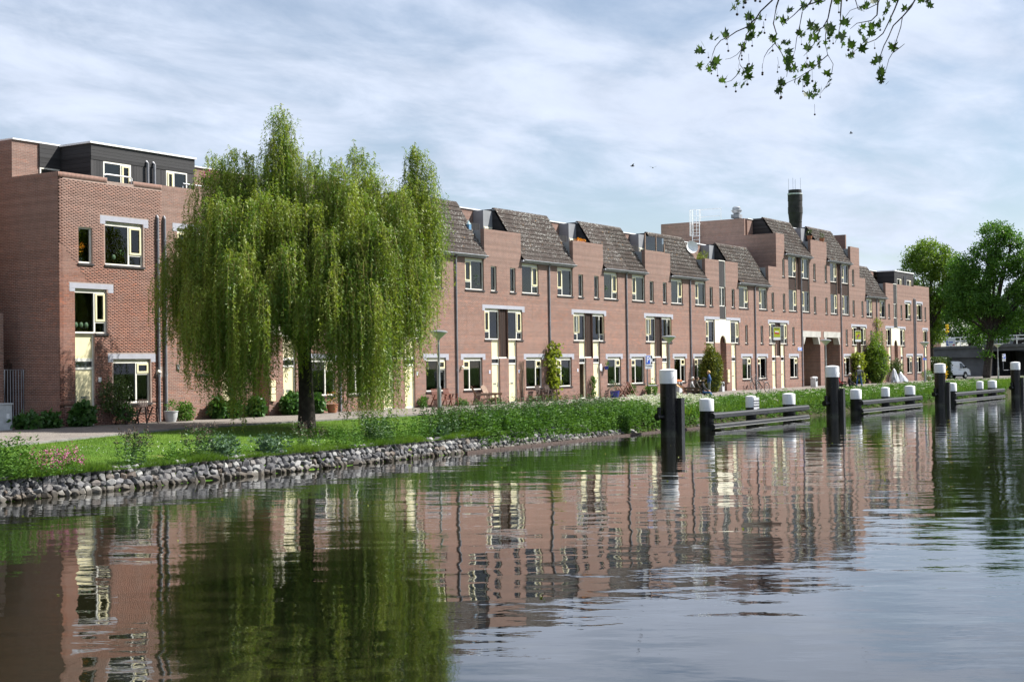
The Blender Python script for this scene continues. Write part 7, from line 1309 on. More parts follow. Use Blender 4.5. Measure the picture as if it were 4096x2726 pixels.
# ------------------------------------------------------------------ people
def person(label, loc, rz, pose, top, legs, hair, shoe='cloth_black', cap=None, skirt=None, h=1.0, vest=None):
    o = thing('person', label, 'person', loc, rz); o.scale = (h, h, h)
    if pose == 'sit': J = dict(pel=(0, 0.02, 0.52), sp=(0, 0.06, 0.74), ch=(0, 0.05, 0.97), nk=(0, 0.02, 1.12), hb=(0, 0.0, 1.20), hd=(0, -0.03, 1.29), ht=(0, -0.02, 1.38), hipl=(-0.10, 0, 0.50), hipr=(0.10, 0, 0.50), knl=(-0.12, -0.44, 0.50), knr=(0.12, -0.42, 0.51), anl=(-0.12, -0.42, 0.09), anr=(0.13, -0.50, 0.09), tol=(-0.13, -0.60, 0.05), tor=(0.15, -0.68, 0.05), shl=(-0.18, 0.05, 1.02), shr=(0.18, 0.05, 1.02), ell=(-0.24, -0.06, 0.78), elr=(0.24, -0.06, 0.78), wrl=(-0.13, -0.28, 0.64), wrr=(0.13, -0.28, 0.64), hal=(-0.09, -0.35, 0.60), har=(0.09, -0.35, 0.60))
    elif pose == 'walk': J = dict(pel=(0, 0, 0.92), sp=(0, -0.02, 1.12), ch=(0, -0.05, 1.34), nk=(0, -0.09, 1.50), hb=(0, -0.12, 1.56), hd=(0, -0.16, 1.63), ht=(0, -0.15, 1.72), hipl=(-0.10, 0, 0.90), hipr=(0.10, 0, 0.90), knl=(-0.17, -0.10, 0.50), knr=(0.17, 0.04, 0.50), anl=(-0.21, 0.02, 0.09), anr=(0.21, 0.18, 0.10), tol=(-0.24, -0.14, 0.05), tor=(0.24, 0.02, 0.05), shl=(-0.21, -0.04, 1.40), shr=(0.21, -0.04, 1.40), ell=(-0.30, 0.0, 1.13), elr=(0.30, 0.0, 1.13), wrl=(-0.26, -0.15, 0.93), wrr=(0.27, -0.15, 0.93), hal=(-0.23, -0.22, 0.88), har=(0.24, -0.22, 0.88))
    else: J = dict(pel=(0, 0, 0.92), sp=(0, 0, 1.12), ch=(0, 0.01, 1.32), nk=(0, 0.0, 1.47), hb=(0, -0.01, 1.53), hd=(0, -0.03, 1.60), ht=(0, -0.02, 1.69), hipl=(-0.09, 0, 0.90), hipr=(0.09, 0, 0.90), knl=(-0.10, -0.02, 0.50), knr=(0.10, 0.02, 0.50), anl=(-0.10, 0.03, 0.09), anr=(0.11, 0.05, 0.09), tol=(-0.11, -0.13, 0.05), tor=(0.13, -0.11, 0.05), shl=(-0.18, 0.01, 1.38), shr=(0.18, 0.01, 1.38), ell=(-0.27, 0.10, 1.12), elr=(0.27, 0.10, 1.12), wrl=(-0.20, -0.08, 0.98), wrr=(0.20, -0.08, 0.98), hal=(-0.15, -0.15, 0.96), har=(0.15, -0.15, 0.96))
    RAD = dict(pel=.155, sp=.135, ch=.155, nk=.06, hb=.062, hd=.098, ht=.06, hipl=.095, hipr=.095, knl=.066, knr=.066, anl=.045, anr=.045, tol=.036, tor=.036, shl=.075, shr=.075, ell=.052, elr=.052, wrl=.036, wrr=.036, hal=.032, har=.032)
    E = [('pel', 'sp', 0), ('sp', 'ch', 0), ('ch', 'nk', 0), ('nk', 'hb', 2), ('hb', 'hd', 2), ('hd', 'ht', 2), ('pel', 'hipl', 1), ('pel', 'hipr', 1), ('hipl', 'knl', 1), ('hipr', 'knr', 1), ('knl', 'anl', 1), ('knr', 'anr', 1), ('anl', 'tol', 3), ('anr', 'tor', 3), ('ch', 'shl', 0), ('ch', 'shr', 0), ('shl', 'ell', 0), ('shr', 'elr', 0), ('ell', 'wrl', 0), ('elr', 'wrr', 0), ('wrl', 'hal', 2), ('wrr', 'har', 2)]
    J['nose'] = tuple(np.array(J['hd']) + np.array([0, -0.105, -0.01])); RAD['nose'] = .016; E.append(('hd', 'nose', 2))
    for sd, hk, wk in ((-1, 'hal', 'wrl'), (1, 'har', 'wrr')):
        hd_ = np.array(J[hk]); dr = hd_ - np.array(J[wk]); dr = dr / np.linalg.norm(dr); sdv = np.cross(dr, [0, 0, 1.0]); sdv = sdv / max(1e-3, np.linalg.norm(sdv))
        for k, (off, ln) in enumerate([(-0.026, 0.065), (-0.009, 0.078), (0.009, 0.074), (0.026, 0.058)]):
            a, b = f'{hk}f{k}', f'{hk}g{k}'; J[a] = tuple(hd_ + sdv * off * 1.1 + dr * 0.045); J[b] = tuple(hd_ + sdv * off * 1.3 + dr * (0.045 + ln) + np.array([0, 0, -0.02])); RAD[a] = .0095; RAD[b] = .0075; E += [(hk, a, 2), (a, b, 2)]
        a, b = hk + 't0', hk + 't1'; J[a] = tuple(hd_ - sdv * 0.04 * sd); J[b] = tuple(hd_ - sdv * 0.06 * sd + dr * 0.045); RAD[a] = .011; RAD[b] = .008; E += [(hk, a, 2), (a, b, 2)]
    keys = list(J); me = bpy.data.meshes.new('body'); me.from_pydata([J[k] for k in keys], [(keys.index(a), keys.index(b)) for a, b, _ in E], [])
    tmp = bpy.data.objects.new('body', me); COL.objects.link(tmp); sk = tmp.modifiers.new('skin', 'SKIN'); sk.use_smooth_shade = True
    for i, k in enumerate(keys):
        sv = me.skin_vertices[0].data[i]; r = RAD[k]; sv.radius = (r * (1.15 if k in ('pel', 'sp', 'ch') else 1.0), r * (0.78 if k in ('pel', 'sp', 'ch') else 1.0)); sv.use_root = k == 'pel'
    tmp.modifiers.new('sub', 'SUBSURF').render_levels = 2; tmp.modifiers['sub'].levels = 2
    dg = bpy.context.evaluated_depsgraph_get(); bmsh = bpy.data.meshes.new_from_object(tmp.evaluated_get(dg)); bpy.data.objects.remove(tmp)
    bmsh.materials.clear()
    for m in (top, legs, 'skin', shoe): bmsh.materials.append(M[m])
    A = np.array([J[a] for a, b, _ in E]); B = np.array([J[b] for a, b, _ in E]); tg = [t_ for *_, t_ in E]; rr = np.array([(RAD[a] + RAD[b]) / 2 for a, b, _ in E]); AB = B - A; q2 = (AB ** 2).sum(1)
    for pl in bmsh.polygons:
        c_ = np.array(pl.center); t_ = np.clip(((c_ - A) * AB).sum(1) / q2, 0, 1); d_ = np.linalg.norm(c_ - (A + AB * t_[:, None]), axis=1) - rr; pl.material_index = tg[int(np.argmin(d_))]; pl.use_smooth = True
    bo = bpy.data.objects.new('body', bmsh); COL.objects.link(bo); bo.parent = o
    hd_ = Vector(J['hd']); hm = MB(); n = 14
    for i in range(6):
        pass
    prof = []
    vs = []; fs = []; nl, nn = 7, 16
    for i in range(nl):
        th = (i / (nl - 1)) * 1.75
        for k in range(nn):
            ph = 2 * PI * k / nn; d_ = Vector((math.sin(th) * math.cos(ph), math.sin(th) * math.sin(ph), math.cos(th))); f = 1.0
            if d_.y < -0.3 and d_.z < 0.45: d_ = Vector((d_.x, d_.y * 0.5, max(d_.z, 0.40))); f = 0.98
            vs.append(hd_ + Vector((d_.x * 0.112 * f, d_.y * 0.122 * f + 0.012, d_.z * 0.128 + 0.015)))
    for i in range(nl - 1):
        for k in range(nn): fs.append((i * nn + k, i * nn + (k + 1) % nn, (i + 1) * nn + (k + 1) % nn, (i + 1) * nn + k))
    hm.add(vs, fs); hm.build('cap' if cap else 'hair', cap or hair, o, smooth=True)
    if cap and cap != 'x':
        MB().lathe([(0.12, 0), (0.155, -0.012), (0.15, -0.004), (0.11, 0.012)], 18, tuple(hd_ + Vector((0, -0.02, 0.055)))).build('hat_brim', cap, o)
    for s in (-1, 1):
        MB().lathe([(0.001, -0.011), (0.011, 0), (0.001, 0.011)], 8, tuple(hd_ + Vector((s * 0.036, -0.088, 0.012)))).build('eye', 'sign_black', o); MB().lathe([(0.004, -0.028), (0.018, 0), (0.004, 0.028)], 8, tuple(hd_ + Vector((s * 0.098, 0.0, -0.005)))).build('ear', 'skin', o)
    MB().box(hd_.x - 0.022, hd_.x + 0.022, hd_.y - 0.094, hd_.y - 0.08, hd_.z - 0.052, hd_.z - 0.044).build('mouth', 'glass_lamp_red', o)
    return o
person('woman with blond bobbed hair in a blue jacket standing on the lawn', (81.2, -6.0, 1.07), math.radians(200), 'stand', 'cloth_blue', 'cloth_grey', 'hair_blond')
SZ = 1.02
person('white haired person in a pale jacket sitting on the lawn bench', (79.1, -5.85, SZ), math.radians(30), 'sit', 'cloth_pale', 'cloth_grey', 'hair_white')
person('brown haired seated person between the white haired one and the one in black', (78.7, -6.35, SZ), math.radians(35), 'sit', 'cloth_olive', 'cloth_black', 'hair_brown')
person('seated person in black coat and dark hat with blue jeans', (78.3, -6.95, SZ - 0.03), math.radians(15), 'sit', 'cloth_black', 'jeans', 'hair_brown', cap='cloth_black')
pr1 = person('white haired person in a red vest seated by the second mooring post', (102.4, -6.85, SZ - 0.03), math.radians(20), 'sit', 'cloth_red', 'cloth_black', 'hair_white')
person('grey haired person in a black jacket seated right of the red vest', (103.0, -7.5, SZ - 0.05), math.radians(20), 'sit', 'cloth_black', 'cloth_black', 'hair_white')
mw = person('man in jeans and dark jacket with backpack and pale cap walking on the lane', (109.3, -6.1, 1.14), math.radians(112), 'walk', 'cloth_olive', 'jeans', 'hair_white', cap='hair_white')
bpk = thing('backpack', 'dark grey backpack on the walking man', 'backpack', (109.3, -6.1, 1.14), math.radians(112)); MB().prism([(0.10, 1.02), (0.24, 1.02), (0.27, 1.12), (0.25, 1.36), (0.17, 1.44), (0.10, 1.42)], 'x', -0.16, 0.16).build('bag', 'cloth_grey', bpk, bevel=0.03); MB().box(-0.12, 0.12, 0.262, 0.29, 1.08, 1.24).build('pocket', 'cloth_grey', bpk); MB().tube([(-0.10, 0.09, 1.42), (-0.10, -0.16, 1.44), (-0.11, -0.20, 1.25), (-0.14, 0.05, 1.05)], 0.016, 6).tube([(0.10, 0.09, 1.42), (0.10, -0.16, 1.44), (0.11, -0.20, 1.25), (0.14, 0.05, 1.05)], 0.016, 6).build('strap', 'cloth_grey', bpk)
def park_bench(label, loc, rz, mat='wood_dark'):
    o = thing('park_bench', label, 'bench', loc, rz)
    for i in range(4): MB().box(-0.95, 0.95, -0.22 + i * 0.12, -0.12 + i * 0.12, 0.40, 0.43).build('seat_plank', mat, o)
    for z in (0.58, 0.74): MB().box(-0.95, 0.95, 0.27 + (z - 0.5) * 0.2, 0.30 + (z - 0.5) * 0.2, z - 0.05, z + 0.06).build('back_plank', mat, o)
    for x_ in (-0.7, 0.7): MB().bar((x_, -0.18, 0), (x_, -0.18, 0.40), 0.05).build('leg', 'zinc', o); MB().bar((x_, 0.18, 0), (x_, 0.32, 0.82), 0.05).build('leg', 'zinc', o)
    return o
park_bench('wooden bench under the three seated people', (78.7, -6.38, SZ - 0.01), math.radians(58)); park_bench('bench under the seated pair by the second mooring post', (102.7, -7.15, SZ - 0.04), math.radians(48))
for lab, x, y, a in [('tilted peach coloured deckchair back left of the seated people', 83.2, -3.2, 0.35), ('second peach coloured deckchair next to the first', 82.6, -3.6, 0.55)]:
    o = thing('deckchair', lab, 'chair', (x, y, 1.17), a, group='peach coloured deckchairs'); n = 8; pts = [(-0.45 + 0.9 * i / n, 0.30 + 0.06 * math.sin(i * 0.8) + (0.55 * (i / n) ** 1.3)) for i in range(n + 1)]; s = MB()
    for (a0, b0_), (a1, b1_) in zip(pts, pts[1:]): s.prism([(a0, b0_), (a1, b1_), (a1, b1_ + 0.025), (a0, b0_ + 0.025)], 'x', -0.26, 0.26)
    s.build('sling', 'peach', o)
    for x_ in (-0.29, 0.29): MB().bar((x_, -0.5, 0.30), (x_, 0.48, 0.88), 0.03).build('leg', 'wood_pale', o); MB().bar((x_, 0.40, 0), (x_, -0.30, 0.42), 0.03).build('leg', 'wood_pale', o); MB().bar((x_, -0.45, 0), (x_, 0.10, 0.62), 0.03).build('leg', 'wood_pale', o)
def litter_bin(label, loc, h, body, lid, w_=0.22):
    o = thing('litter_bin', label, 'bin', loc); MB().prism([(-w_, 0.0), (w_, 0.0), (w_ * 1.15, h * 0.86), (-w_ * 1.15, h * 0.86)], 'y', -w_, w_).build('body', body, o, bevel=0.02); MB().lathe([(w_ * 1.5, h * 0.86), (w_ * 1.5, h * 0.93), (w_ * 1.2, h), (0.02, h * 1.02)], 4).build('lid', lid, o); MB().box(-w_ * 0.6, w_ * 0.6, -w_ * 1.17, -w_ * 1.1, h * 0.6, h * 0.8).build('opening', 'sign_black', o); return o
litter_bin('grey litter bin with orange lid beside the nearest mooring post', (85.9, -1.6, 1.19), 1.0, 'bin_grey', 'orange_plastic'); litter_bin('small pale grey bin right of the clipped conifer', (94.9, -0.7, 1.19), 0.72, 'bin_grey', 'bin_grey', 0.2); litter_bin('pale litter bin before the left passage opening', (111.7, -1.5, 1.19), 0.85, 'bin_grey', 'white_metal', 0.22)

# ------------------------------------------------------------------ bicycles
def bicycle(label, loc, rz, lean):
    o = thing('bicycle', label, 'bicycle', loc, rz, group='parked city bicycles'); o.rotation_euler = (lean, 0, rz)
    for x_ in (-0.55, 0.55):
        t_ = MB(); t_.tube([(x_ + 0.34 * math.cos(a), 0, 0.35 + 0.34 * math.sin(a)) for a in np.linspace(0, 2 * PI, 25)], 0.026, 6, caps=False); wh = t_.build('wheel', 'rubber', o)
        rm = MB().tube([(x_ + 0.315 * math.cos(a), 0, 0.35 + 0.315 * math.sin(a)) for a in np.linspace(0, 2 * PI, 25)], 0.009, 5, caps=False); rm.build('rim', 'chrome', wh); s = MB()
        for k in range(14): a = k * 2 * PI / 14; s.bar((x_, 0, 0.35), (x_ + 0.31 * math.cos(a), 0, 0.35 + 0.31 * math.sin(a)), 0.003)
        s.build('spokes', 'chrome', wh); MB().tube([(x_, -0.04, 0.35), (x_, 0.04, 0.35)], 0.025, 8).build('hub', 'chrome', wh)
        MB().tube([(x_ + 0.375 * math.cos(a), 0, 0.35 + 0.375 * math.sin(a)) for a in np.linspace(0.5, PI - 0.2, 9)], 0.016, 5).build('mudguard', 'sign_black', o)
    fr = MB(); bb_, st, hd_ = (-0.02, 0, 0.32), (-0.18, 0, 0.86), (0.40, 0, 0.92)
    fr.tube([(-0.16, 0, 0.78), bb_], 0.016, 6); fr.tube([(0.42, 0, 0.78), bb_], 0.019, 6); fr.tube([(0.40, 0, 0.90), (-0.16, 0, 0.74)], 0.016, 6); fr.tube([bb_, (-0.55, 0.04, 0.35)], 0.011, 6); fr.tube([(-0.16, 0, 0.76), (-0.55, 0.04, 0.35)], 0.010, 6); fr.tube([(0.37, 0, 1.0), (0.44, 0, 0.72), (0.50, 0.0, 0.55), (0.55, 0.03, 0.35)], 0.014, 6); fr.build('frame', 'sign_black', o)
    MB().tube([(-0.16, 0, 0.78), (-0.19, 0, 0.93)], 0.013, 6).build('seat_post', 'chrome', o); MB().prism([(-0.36, -0.09), (-0.30, -0.11), (-0.05, -0.025), (-0.05, 0.025), (-0.30, 0.11), (-0.36, 0.09)], 'z', 0.92, 0.98).build('saddle', 'sign_black', o, bevel=0.015)
    MB().tube([(0.18, -0.27, 1.10), (0.28, -0.24, 1.13), (0.36, -0.08, 1.12), (0.36, 0.08, 1.12), (0.28, 0.24, 1.13), (0.18, 0.27, 1.10)], 0.012, 6).tube([(0.36, 0, 1.12), (0.38, 0, 0.96)], 0.012, 6).build('handlebar', 'chrome', o)
    MB().tube([(0.10, -0.07, 0.26), (-0.02, -0.07, 0.32)], 0.010, 5).tube([(-0.14, 0.07, 0.38), (-0.02, 0.07, 0.32)], 0.010, 5).box(0.06, 0.14, -0.13, -0.05, 0.24, 0.27).box(-0.18, -0.10, 0.05, 0.13, 0.37, 0.40).build('pedal', 'rubber', o); MB().bar((-0.80, -0.06, 0.76), (-0.35, -0.06, 0.76), 0.012).bar((-0.80, 0.06, 0.76), (-0.35, 0.06, 0.76), 0.012).bar((-0.55, 0.08, 0.36), (-0.70, 0.07, 0.76), 0.010).bar((-0.82, -0.06, 0.76), (-0.82, 0.06, 0.76), 0.012).build('carrier', 'zinc', o)
    MB().lathe([(0.02, 0), (0.05, 0.03), (0.05, 0.06)], 10, (0.47, 0, 0.95)).build('headlight', 'chrome', o); return o
bicycle('dark bicycle leaning against the house wall and drainpipe', (101.6, -0.55, 1.19), PI, 0.10); bicycle('silver bicycle standing free on the paved lane', (92.9, -4.75, 1.175), PI - 0.15, 0.06)
# ------------------------------------------------------------------ covered motorcycles, white bench, van
def covered(label, loc, ln, hh, wd, rz):
    o = thing('covered_motorcycle', label, 'motorcycle', loc, rz, group='motorcycles under silver covers'); nu, nv = 40, 16; vs = []; fs = []
    for i in range(nu):
        a = 2 * PI * i / nu
        for k in range(nv):
            t_ = k / (nv - 1); x_ = math.cos(a) * ln / 2; y_ = math.sin(a) * wd / 2; r = (1 - t_) ** 0.55 if t_ < 1 else 0; prof = hh * (0.72 + 0.28 * math.exp(-((math.cos(a) * r * ln / 2 + 0.12 * ln) / (0.18 * ln)) ** 2)); fold = 1 + 0.07 * math.sin(a * 11 + 3 * t_) * (1 - t_) + 0.04 * math.sin(a * 23)
            vs.append((x_ * (0.25 * (1 - t_) + 0.75 * r) * fold, y_ * (0.35 * (1 - t_) + 0.65 * r) * fold, 0.06 + prof * (t_ ** 0.8) - 0.06 * math.sin(a * 5) * (1 - t_)))
    for i in range(nu):
        for k in range(nv - 1): fs.append((i * nv + k, ((i + 1) % nu) * nv + k, ((i + 1) % nu) * nv + k + 1, i * nv + k + 1))
    MB().add(vs, fs).build('cover', 'tarp', o, smooth=True)
    for x_ in (-ln * 0.32, ln * 0.32): MB().tube([(x_ + 0.24 * math.cos(a), 0, 0.28 + 0.24 * math.sin(a)) for a in np.linspace(0, 2 * PI, 17)], 0.05, 6, caps=False).build('wheel', 'rubber', o)
covered('larger motorcycle under a crumpled silver cover', (133.0, -1.5, 1.18), 2.0, 1.35, 0.95, 0.3); covered('smaller scooter under a silver cover right of the larger one', (135.6, -1.4, 1.18), 1.5, 1.0, 0.8, -0.5)
wb = thing('white_bench', 'white painted garden bench with rounded back at the row end', 'bench', (147.4, -0.9, 1.18)); s = MB()
for i in range(4): s.box(-0.65, 0.65, -0.22 + i * 0.11, -0.12 + i * 0.11, 0.42, 0.45)
s.build('seat', 'white_metal', wb); s = MB()
for i in range(11): x_ = -0.6 + i * 0.12; s.box(x_ - 0.03, x_ + 0.03, 0.23, 0.25, 0.45, 0.80 + 0.22 * math.cos(x_ * 2.2))
s.build('backrest', 'white_metal', wb)
for x_ in (-0.62, 0.62): MB().bar((x_, -0.2, 0), (x_, -0.2, 0.62), 0.05).build('leg', 'white_metal', wb); MB().bar((x_, 0.22, 0), (x_, 0.22, 0.7), 0.05).build('leg', 'white_metal', wb); MB().box(x_ - 0.04, x_ + 0.04, -0.24, 0.24, 0.62, 0.65).build('armrest', 'white_metal', wb)
wc = thing('white_chair', 'white slatted garden chair right of the white bench', 'chair', (149.6, -1.0, 1.18), -0.4); s = MB()
for z in (0.55, 0.68, 0.81): s.box(-0.24, 0.24, 0.2, 0.23, z - 0.045, z + 0.045)
s.build('backrest', 'white_metal', wc); MB().box(-0.24, 0.24, -0.22, 0.2, 0.42, 0.45).build('seat', 'white_metal', wc)
for x_ in (-0.22, 0.22): MB().bar((x_, -0.2, 0), (x_, -0.2, 0.42), 0.045).build('leg', 'white_metal', wc); MB().bar((x_, 0.215, 0), (x_, 0.215, 0.86), 0.045).build('leg', 'white_metal', wc)
def van(loc, rz):
    o = thing('van', 'white delivery van parked before the bridge wall', 'van', loc, rz)
    side = [(-2.15, 0.42), (-2.2, 0.75), (-2.14, 1.05), (-1.98, 1.72), (-1.85, 1.86), (-1.2, 1.92), (0.35, 1.90), (0.75, 1.80), (1.45, 1.18), (1.95, 1.02), (2.13, 0.85), (2.18, 0.5), (2.1, 0.36)]
    def wid(z): return 0.83 if z < 1.1 else 0.83 - (z - 1.1) * 0.14
    mb = MB(); n = len(side); vs = [(x_, -wid(z), z) for x_, z in side] + [(x_, wid(z), z) for x_, z in side]; fs = [tuple(range(n)), tuple(range(2 * n - 1, n - 1, -1))] + [(i, i + n, (i + 1) % n + n, (i + 1) % n) for i in range(n)]; mb.add(vs, fs)
    body = mb.build('body', 'van_white', o, bevel=0.05)
    def sidepoly(pts, mat, name, e=0.012, s=-1):
        m = MB(); q = [(x_, s * (wid(z) + e), z) for x_, z in pts] + [(x_, s * (wid(z) - 0.02), z) for x_, z in pts]; k = len(pts); m.add(q, [tuple(range(k)), tuple(range(2 * k - 1, k - 1, -1))] + [(i, i + k, (i + 1) % k + k, (i + 1) % k) for i in range(k)]); m.build(name, mat, o)
    for s in (-1, 1):
        sidepoly([(0.30, 1.15), (1.28, 1.15), (0.72, 1.70), (0.34, 1.74)], 'dark_glass', 'side_window', s=s); sidepoly([(-2.05, 0.98), (-2.0, 1.18), (-1.62, 1.16), (-1.60, 1.0)], 'tail_red', 'tail_light', s=s); sidepoly([(-1.93, 1.20), (-1.86, 1.66), (-1.55, 1.70), (-1.50, 1.22)], 'dark_glass', 'rear_window', s=s)
        sidepoly([(0.10, 0.98), (0.24, 0.98), (0.24, 1.02), (0.10, 1.02)], 'sign_black', 'door_handle', 0.03, s=s); sidepoly([(0.34, 0.98), (0.48, 0.98), (0.48, 1.02), (0.34, 1.02)], 'sign_black', 'door_handle', 0.03, s=s)
        for x_ in (-1.32, 1.22):
            sidepoly([(x_ + 0.38 * math.cos(a), 0.40 + 0.38 * math.sin(a)) for a in np.linspace(0, PI, 10)], 'sign_black', 'wheel_arch', 0.006, s)
            w_ = MB().tube([(x_, s * 0.86, 0.32), (x_, s * 0.64, 0.32)], 0.31, 22).build('wheel', 'rubber', o, smooth=True); MB().tube([(x_, s * 0.872, 0.32), (x_, s * 0.84, 0.32)], 0.19, 18).build('rim', 'chrome', w_)
        MB().box(1.08, 1.22, min(s * 0.86, s * 1.0), max(s * 0.86, s * 1.0), 1.16, 1.34).build('wing_mirror', 'sign_black', o); sidepoly([(1.95, 0.72), (2.12, 0.70), (2.06, 0.90), (1.90, 0.95)], 'chrome', 'headlight', s=s)
    MB().add([(-2.165, -0.66, 1.14), (-2.165, 0.66, 1.14), (-2.02, 0.60, 1.70), (-2.02, -0.60, 1.70)], [(0, 1, 2, 3)]).build('back_window', 'dark_glass', o); MB().box(-2.27, -2.12, -0.80, 0.80, 0.38, 0.60).build('bumper', 'bin_grey', o); MB().box(2.1, 2.25, -0.78, 0.78, 0.34, 0.56).build('bumper', 'bin_grey', o)
    MB().add([(0.80, -0.66, 1.80), (0.80, 0.66, 1.80), (1.44, 0.74, 1.20), (1.44, -0.74, 1.20)], [(0, 1, 2, 3)]).build('windscreen', 'dark_glass', o); MB().box(-2.285, -2.271, -0.26, 0.26, 0.62, 0.74).build('number_plate', 'sign_yellow', o)
van((159.8, 0.3, 1.19), math.radians(-22))
# ------------------------------------------------------------------ bridge and what stands behind it
br = thing('road_bridge', 'dark concrete road bridge with white railing at the right', 'bridge', (192, 0, 1.1), world=True)
def dz_(y): return 5.02 - 0.018 * (y - 5)
MB().add([(185, 40, dz_(40) - 0.75), (185, -70, dz_(-70) - 0.75), (199, -70, dz_(-70) - 0.75), (199, 40, dz_(40) - 0.75), (185, 40, dz_(40)), (185, -70, dz_(-70)), (199, -70, dz_(-70)), (199, 40, dz_(40))], [(0, 1, 2, 3), (4, 5, 6, 7), (0, 1, 5, 4), (1, 2, 6, 5), (2, 3, 7, 6), (3, 0, 4, 7)]).build('deck', 'concrete_dark', br)
MB().add([(184.8, 40, dz_(40) - 0.28), (184.8, -70, dz_(-70) - 0.28), (185.3, -70, dz_(-70) - 0.28), (185.3, 40, dz_(40) - 0.28), (184.8, 40, dz_(40) + 0.05), (184.8, -70, dz_(-70) + 0.05), (185.3, -70, dz_(-70) + 0.05), (185.3, 40, dz_(40) + 0.05)], [(0, 1, 2, 3), (4, 5, 6, 7), (0, 1, 5, 4), (1, 2, 6, 5), (2, 3, 7, 6), (3, 0, 4, 7)]).build('deck_edge', 'concrete_dark', br)
for i in range(9): y1 = 40 - i * 4.2; MB().box(185.25 + 0.02 * (i % 2), 185.9, y1 - 4.17, y1, 0.9, 4.36).build('abutment_panel', 'concrete_dark', br)
MB().box(196, 199, -40, 40, 0.5, 4.3).build('underpass_backing', 'concrete_dark', br); MB().box(184.85, 185.25, 3.0, 40, 3.55, 4.32).build('beam', 'concrete_dark', br)  # wall behind the underpass is added to keep it dark
rl = MB()
for dz in (1.12, 0.72, 0.60): rl.tube([(185, 40, dz_(40) + dz), (185, -70, dz_(-70) + dz)], 0.07 if dz > 1 else 0.05, 6)
rl.build('rail', 'white_metal', br)
for i in range(40):
    y = 20 - i * 1.75; MB().prism([(y - 0.06, dz_(y)), (y + 0.06, dz_(y)), (y + 0.035, dz_(y) + 1.1), (y - 0.035, dz_(y) + 1.1)], 'x', 184.97, 185.05).build('railing_post', 'white_metal', br)
bn = thing('banner', 'white banner with blue and red shapes tied to the bridge railing', 'banner', (184.9, 7.2, 5.06), -PI / 2); MB().box(-0.62, 0.62, -0.02, 0, 0.0, 1.05).build('sheet', 'sign_white', bn); MB().box(-0.52, -0.38, -0.026, -0.021, 0.12, 0.75).prism([(-0.52, 0.06), (-0.1, 0.06), (-0.52, 0.3)], 'y', -0.026, -0.021).box(-0.25, 0.3, -0.026, -0.021, 0.42, 0.55).build('blue_print', 'sign_blue', bn); MB().prism([(0.15, 0.05), (0.52, 0.05), (0.48, 0.3)], 'y', -0.026, -0.021).build('red_print', 'sign_red', bn)
ys = thing('traffic_signal', 'yellow signal hanging on a pole above the bridge', 'signal', (186.5, 8.0, 5.0)); MB().tube([(0, 0, 0), (0, 0, 3.4)], 0.06, 8).build('pole', 'pipe', ys); MB().box(-0.12, 0.12, -0.22, 0.22, 1.55, 3.0).build('housing', 'sign_black', ys)
for z in (2.75, 2.4, 1.95): MB().lathe([(0.02, -0.2), (0.2, -0.1), (0.22, 0.1), (0.02, 0.2)], 10, (-0.2, 0, z)).build('lens', 'sign_yellow', ys)
def back_house(label, x, y, wx, wy, h, rh, wall, roof, nwin):
    o = thing('background_house', label, 'house', (x, y, 1.1)); MB().box(-wx / 2, wx / 2, -wy / 2, wy / 2, 0, h).build('wall', wall, o); MB().prism([(-wy / 2 - 0.4, h), (wy / 2 + 0.4, h), (0, h + rh)], 'x', -wx / 2 - 0.3, wx / 2 + 0.3).build('roof', roof, o)
    for i in range(nwin):
        for z in np.arange(1.6, h - 1, 3.0):
            yy = -wy / 2 + wy * (i + 0.5) / nwin; wo_ = MB().box(-wx / 2 - 0.05, -wx / 2 + 0.02, yy - 0.6, yy + 0.6, z, z + 1.5).build('window', 'white_paint', o); MB().box(-wx / 2 - 0.06, -wx / 2 - 0.051, yy - 0.5, yy + 0.5, z + 0.1, z + 1.4).build('pane', 'dark_glass', wo_)
back_house('grey gabled house glimpsed behind the oak above the bridge', 232, 9, 9, 10, 8, 5, 'slate_grey', 'slate_grey', 4); back_house('dark brick house behind the light green tree', 222, 26, 9, 12, 9, 5, 'brick_dark', 'slate_grey', 4); back_house('grey slate house behind the right part of the bridge', 240, -6, 10, 16, 9, 5, 'slate_grey', 'slate_grey', 5); back_house('low brick house beyond the bridge at the right edge', 230, -26, 10, 18, 8, 4, 'brick_dark', 'slate_grey', 5)
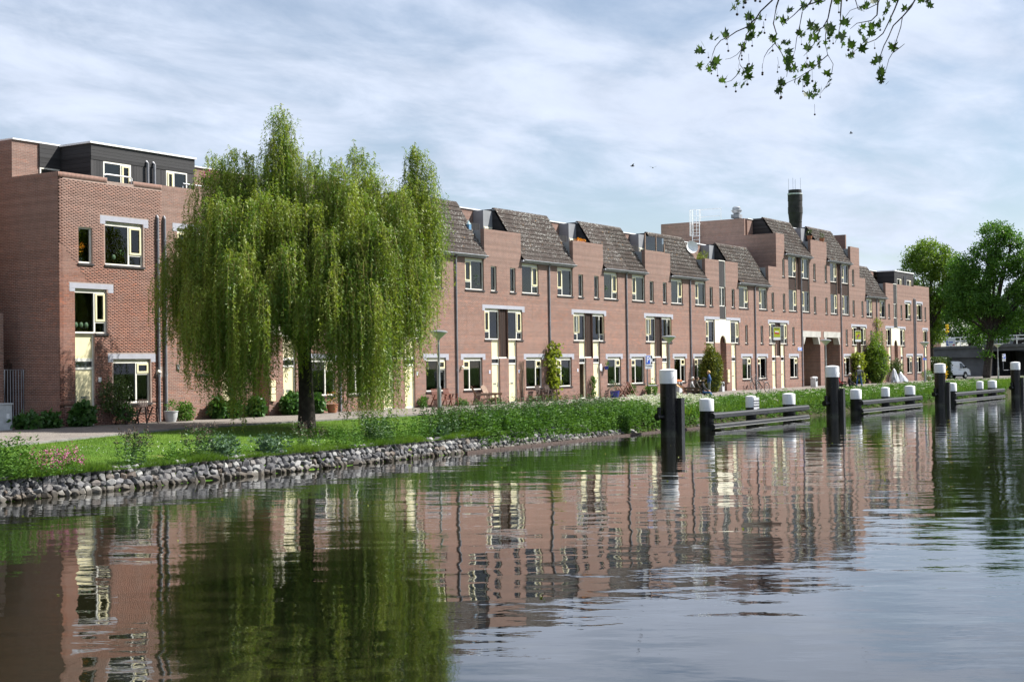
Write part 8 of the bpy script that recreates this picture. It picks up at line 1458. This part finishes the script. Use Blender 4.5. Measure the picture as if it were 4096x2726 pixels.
ch = thing('factory_chimney', 'tall banded brick factory chimney rising behind the roofs', 'chimney', (329, 83, 1.0)); prof = [(2.2, 0)]
for i in range(15): z = 14 + i * 1.5; r = 1.85 - 0.35 * (z / 36); prof += [(r, z), (r, z + 1.3), (r + 0.06, z + 1.32), (r + 0.06, z + 1.48), (r, z + 1.5)]
prof += [(1.52, 36.6), (1.72, 38.4), (1.78, 38.5), (1.78, 40), (1.72, 40.05), (1.72, 41.5), (1.78, 41.55), (1.76, 43), (1.6, 43.2), (1.6, 44.2), (1.2, 44.2)]
MB().lathe(prof, 28).build('shaft', 'brick_soot', ch); bd = MB()
for z in (25.2, 43.0): bd.lathe([(1.82 if z > 40 else 1.74, z), (1.82 if z > 40 else 1.74, z + 0.35)], 28)
bd.build('iron_band', 'bin_grey', ch)
for a in (0.3, 1.9, 3.2, 4.6): MB().tube([(1.5 * math.cos(a), 1.5 * math.sin(a), 44), (1.5 * math.cos(a), 1.5 * math.sin(a), 47)], 0.04, 5).build('lightning_rod', 'zinc', ch)
# birds far up
for lab, p in [('small dark bird in the sky left of the chimney, lower one', (138.0, 26.0, 24.5)), ('small dark bird in the sky left of the chimney, upper one', (110.0, 14.0, 20.5)), ('tiny dark bird in the sky above the far houses', (150.0, 8.0, 28.0))]:
    o = thing('bird', lab, 'bird', p, rng.uniform(0, 3)); b = MB(); b.lathe([(0.005, -0.22), (0.05, -0.12), (0.06, 0.0), (0.035, 0.12), (0.004, 0.2)], 8); b.v = [(q[2], q[0], q[1]) for q in b.v]; b.add([(0.08, 0, 0.02), (-0.08, 0, 0.02), (-0.12, 0.5, 0.16), (0.02, 0.3, 0.12)], [(0, 1, 2, 3)]).add([(0.08, 0, 0.02), (-0.08, 0, 0.02), (-0.12, -0.5, 0.16), (0.02, -0.3, 0.12)], [(0, 1, 2, 3)]); b.build('body', 'sign_black', o)
print('objects', len(bpy.data.objects), 'tris', sum(len(o.data.polygons) for o in bpy.data.objects if o.type == 'MESH'))
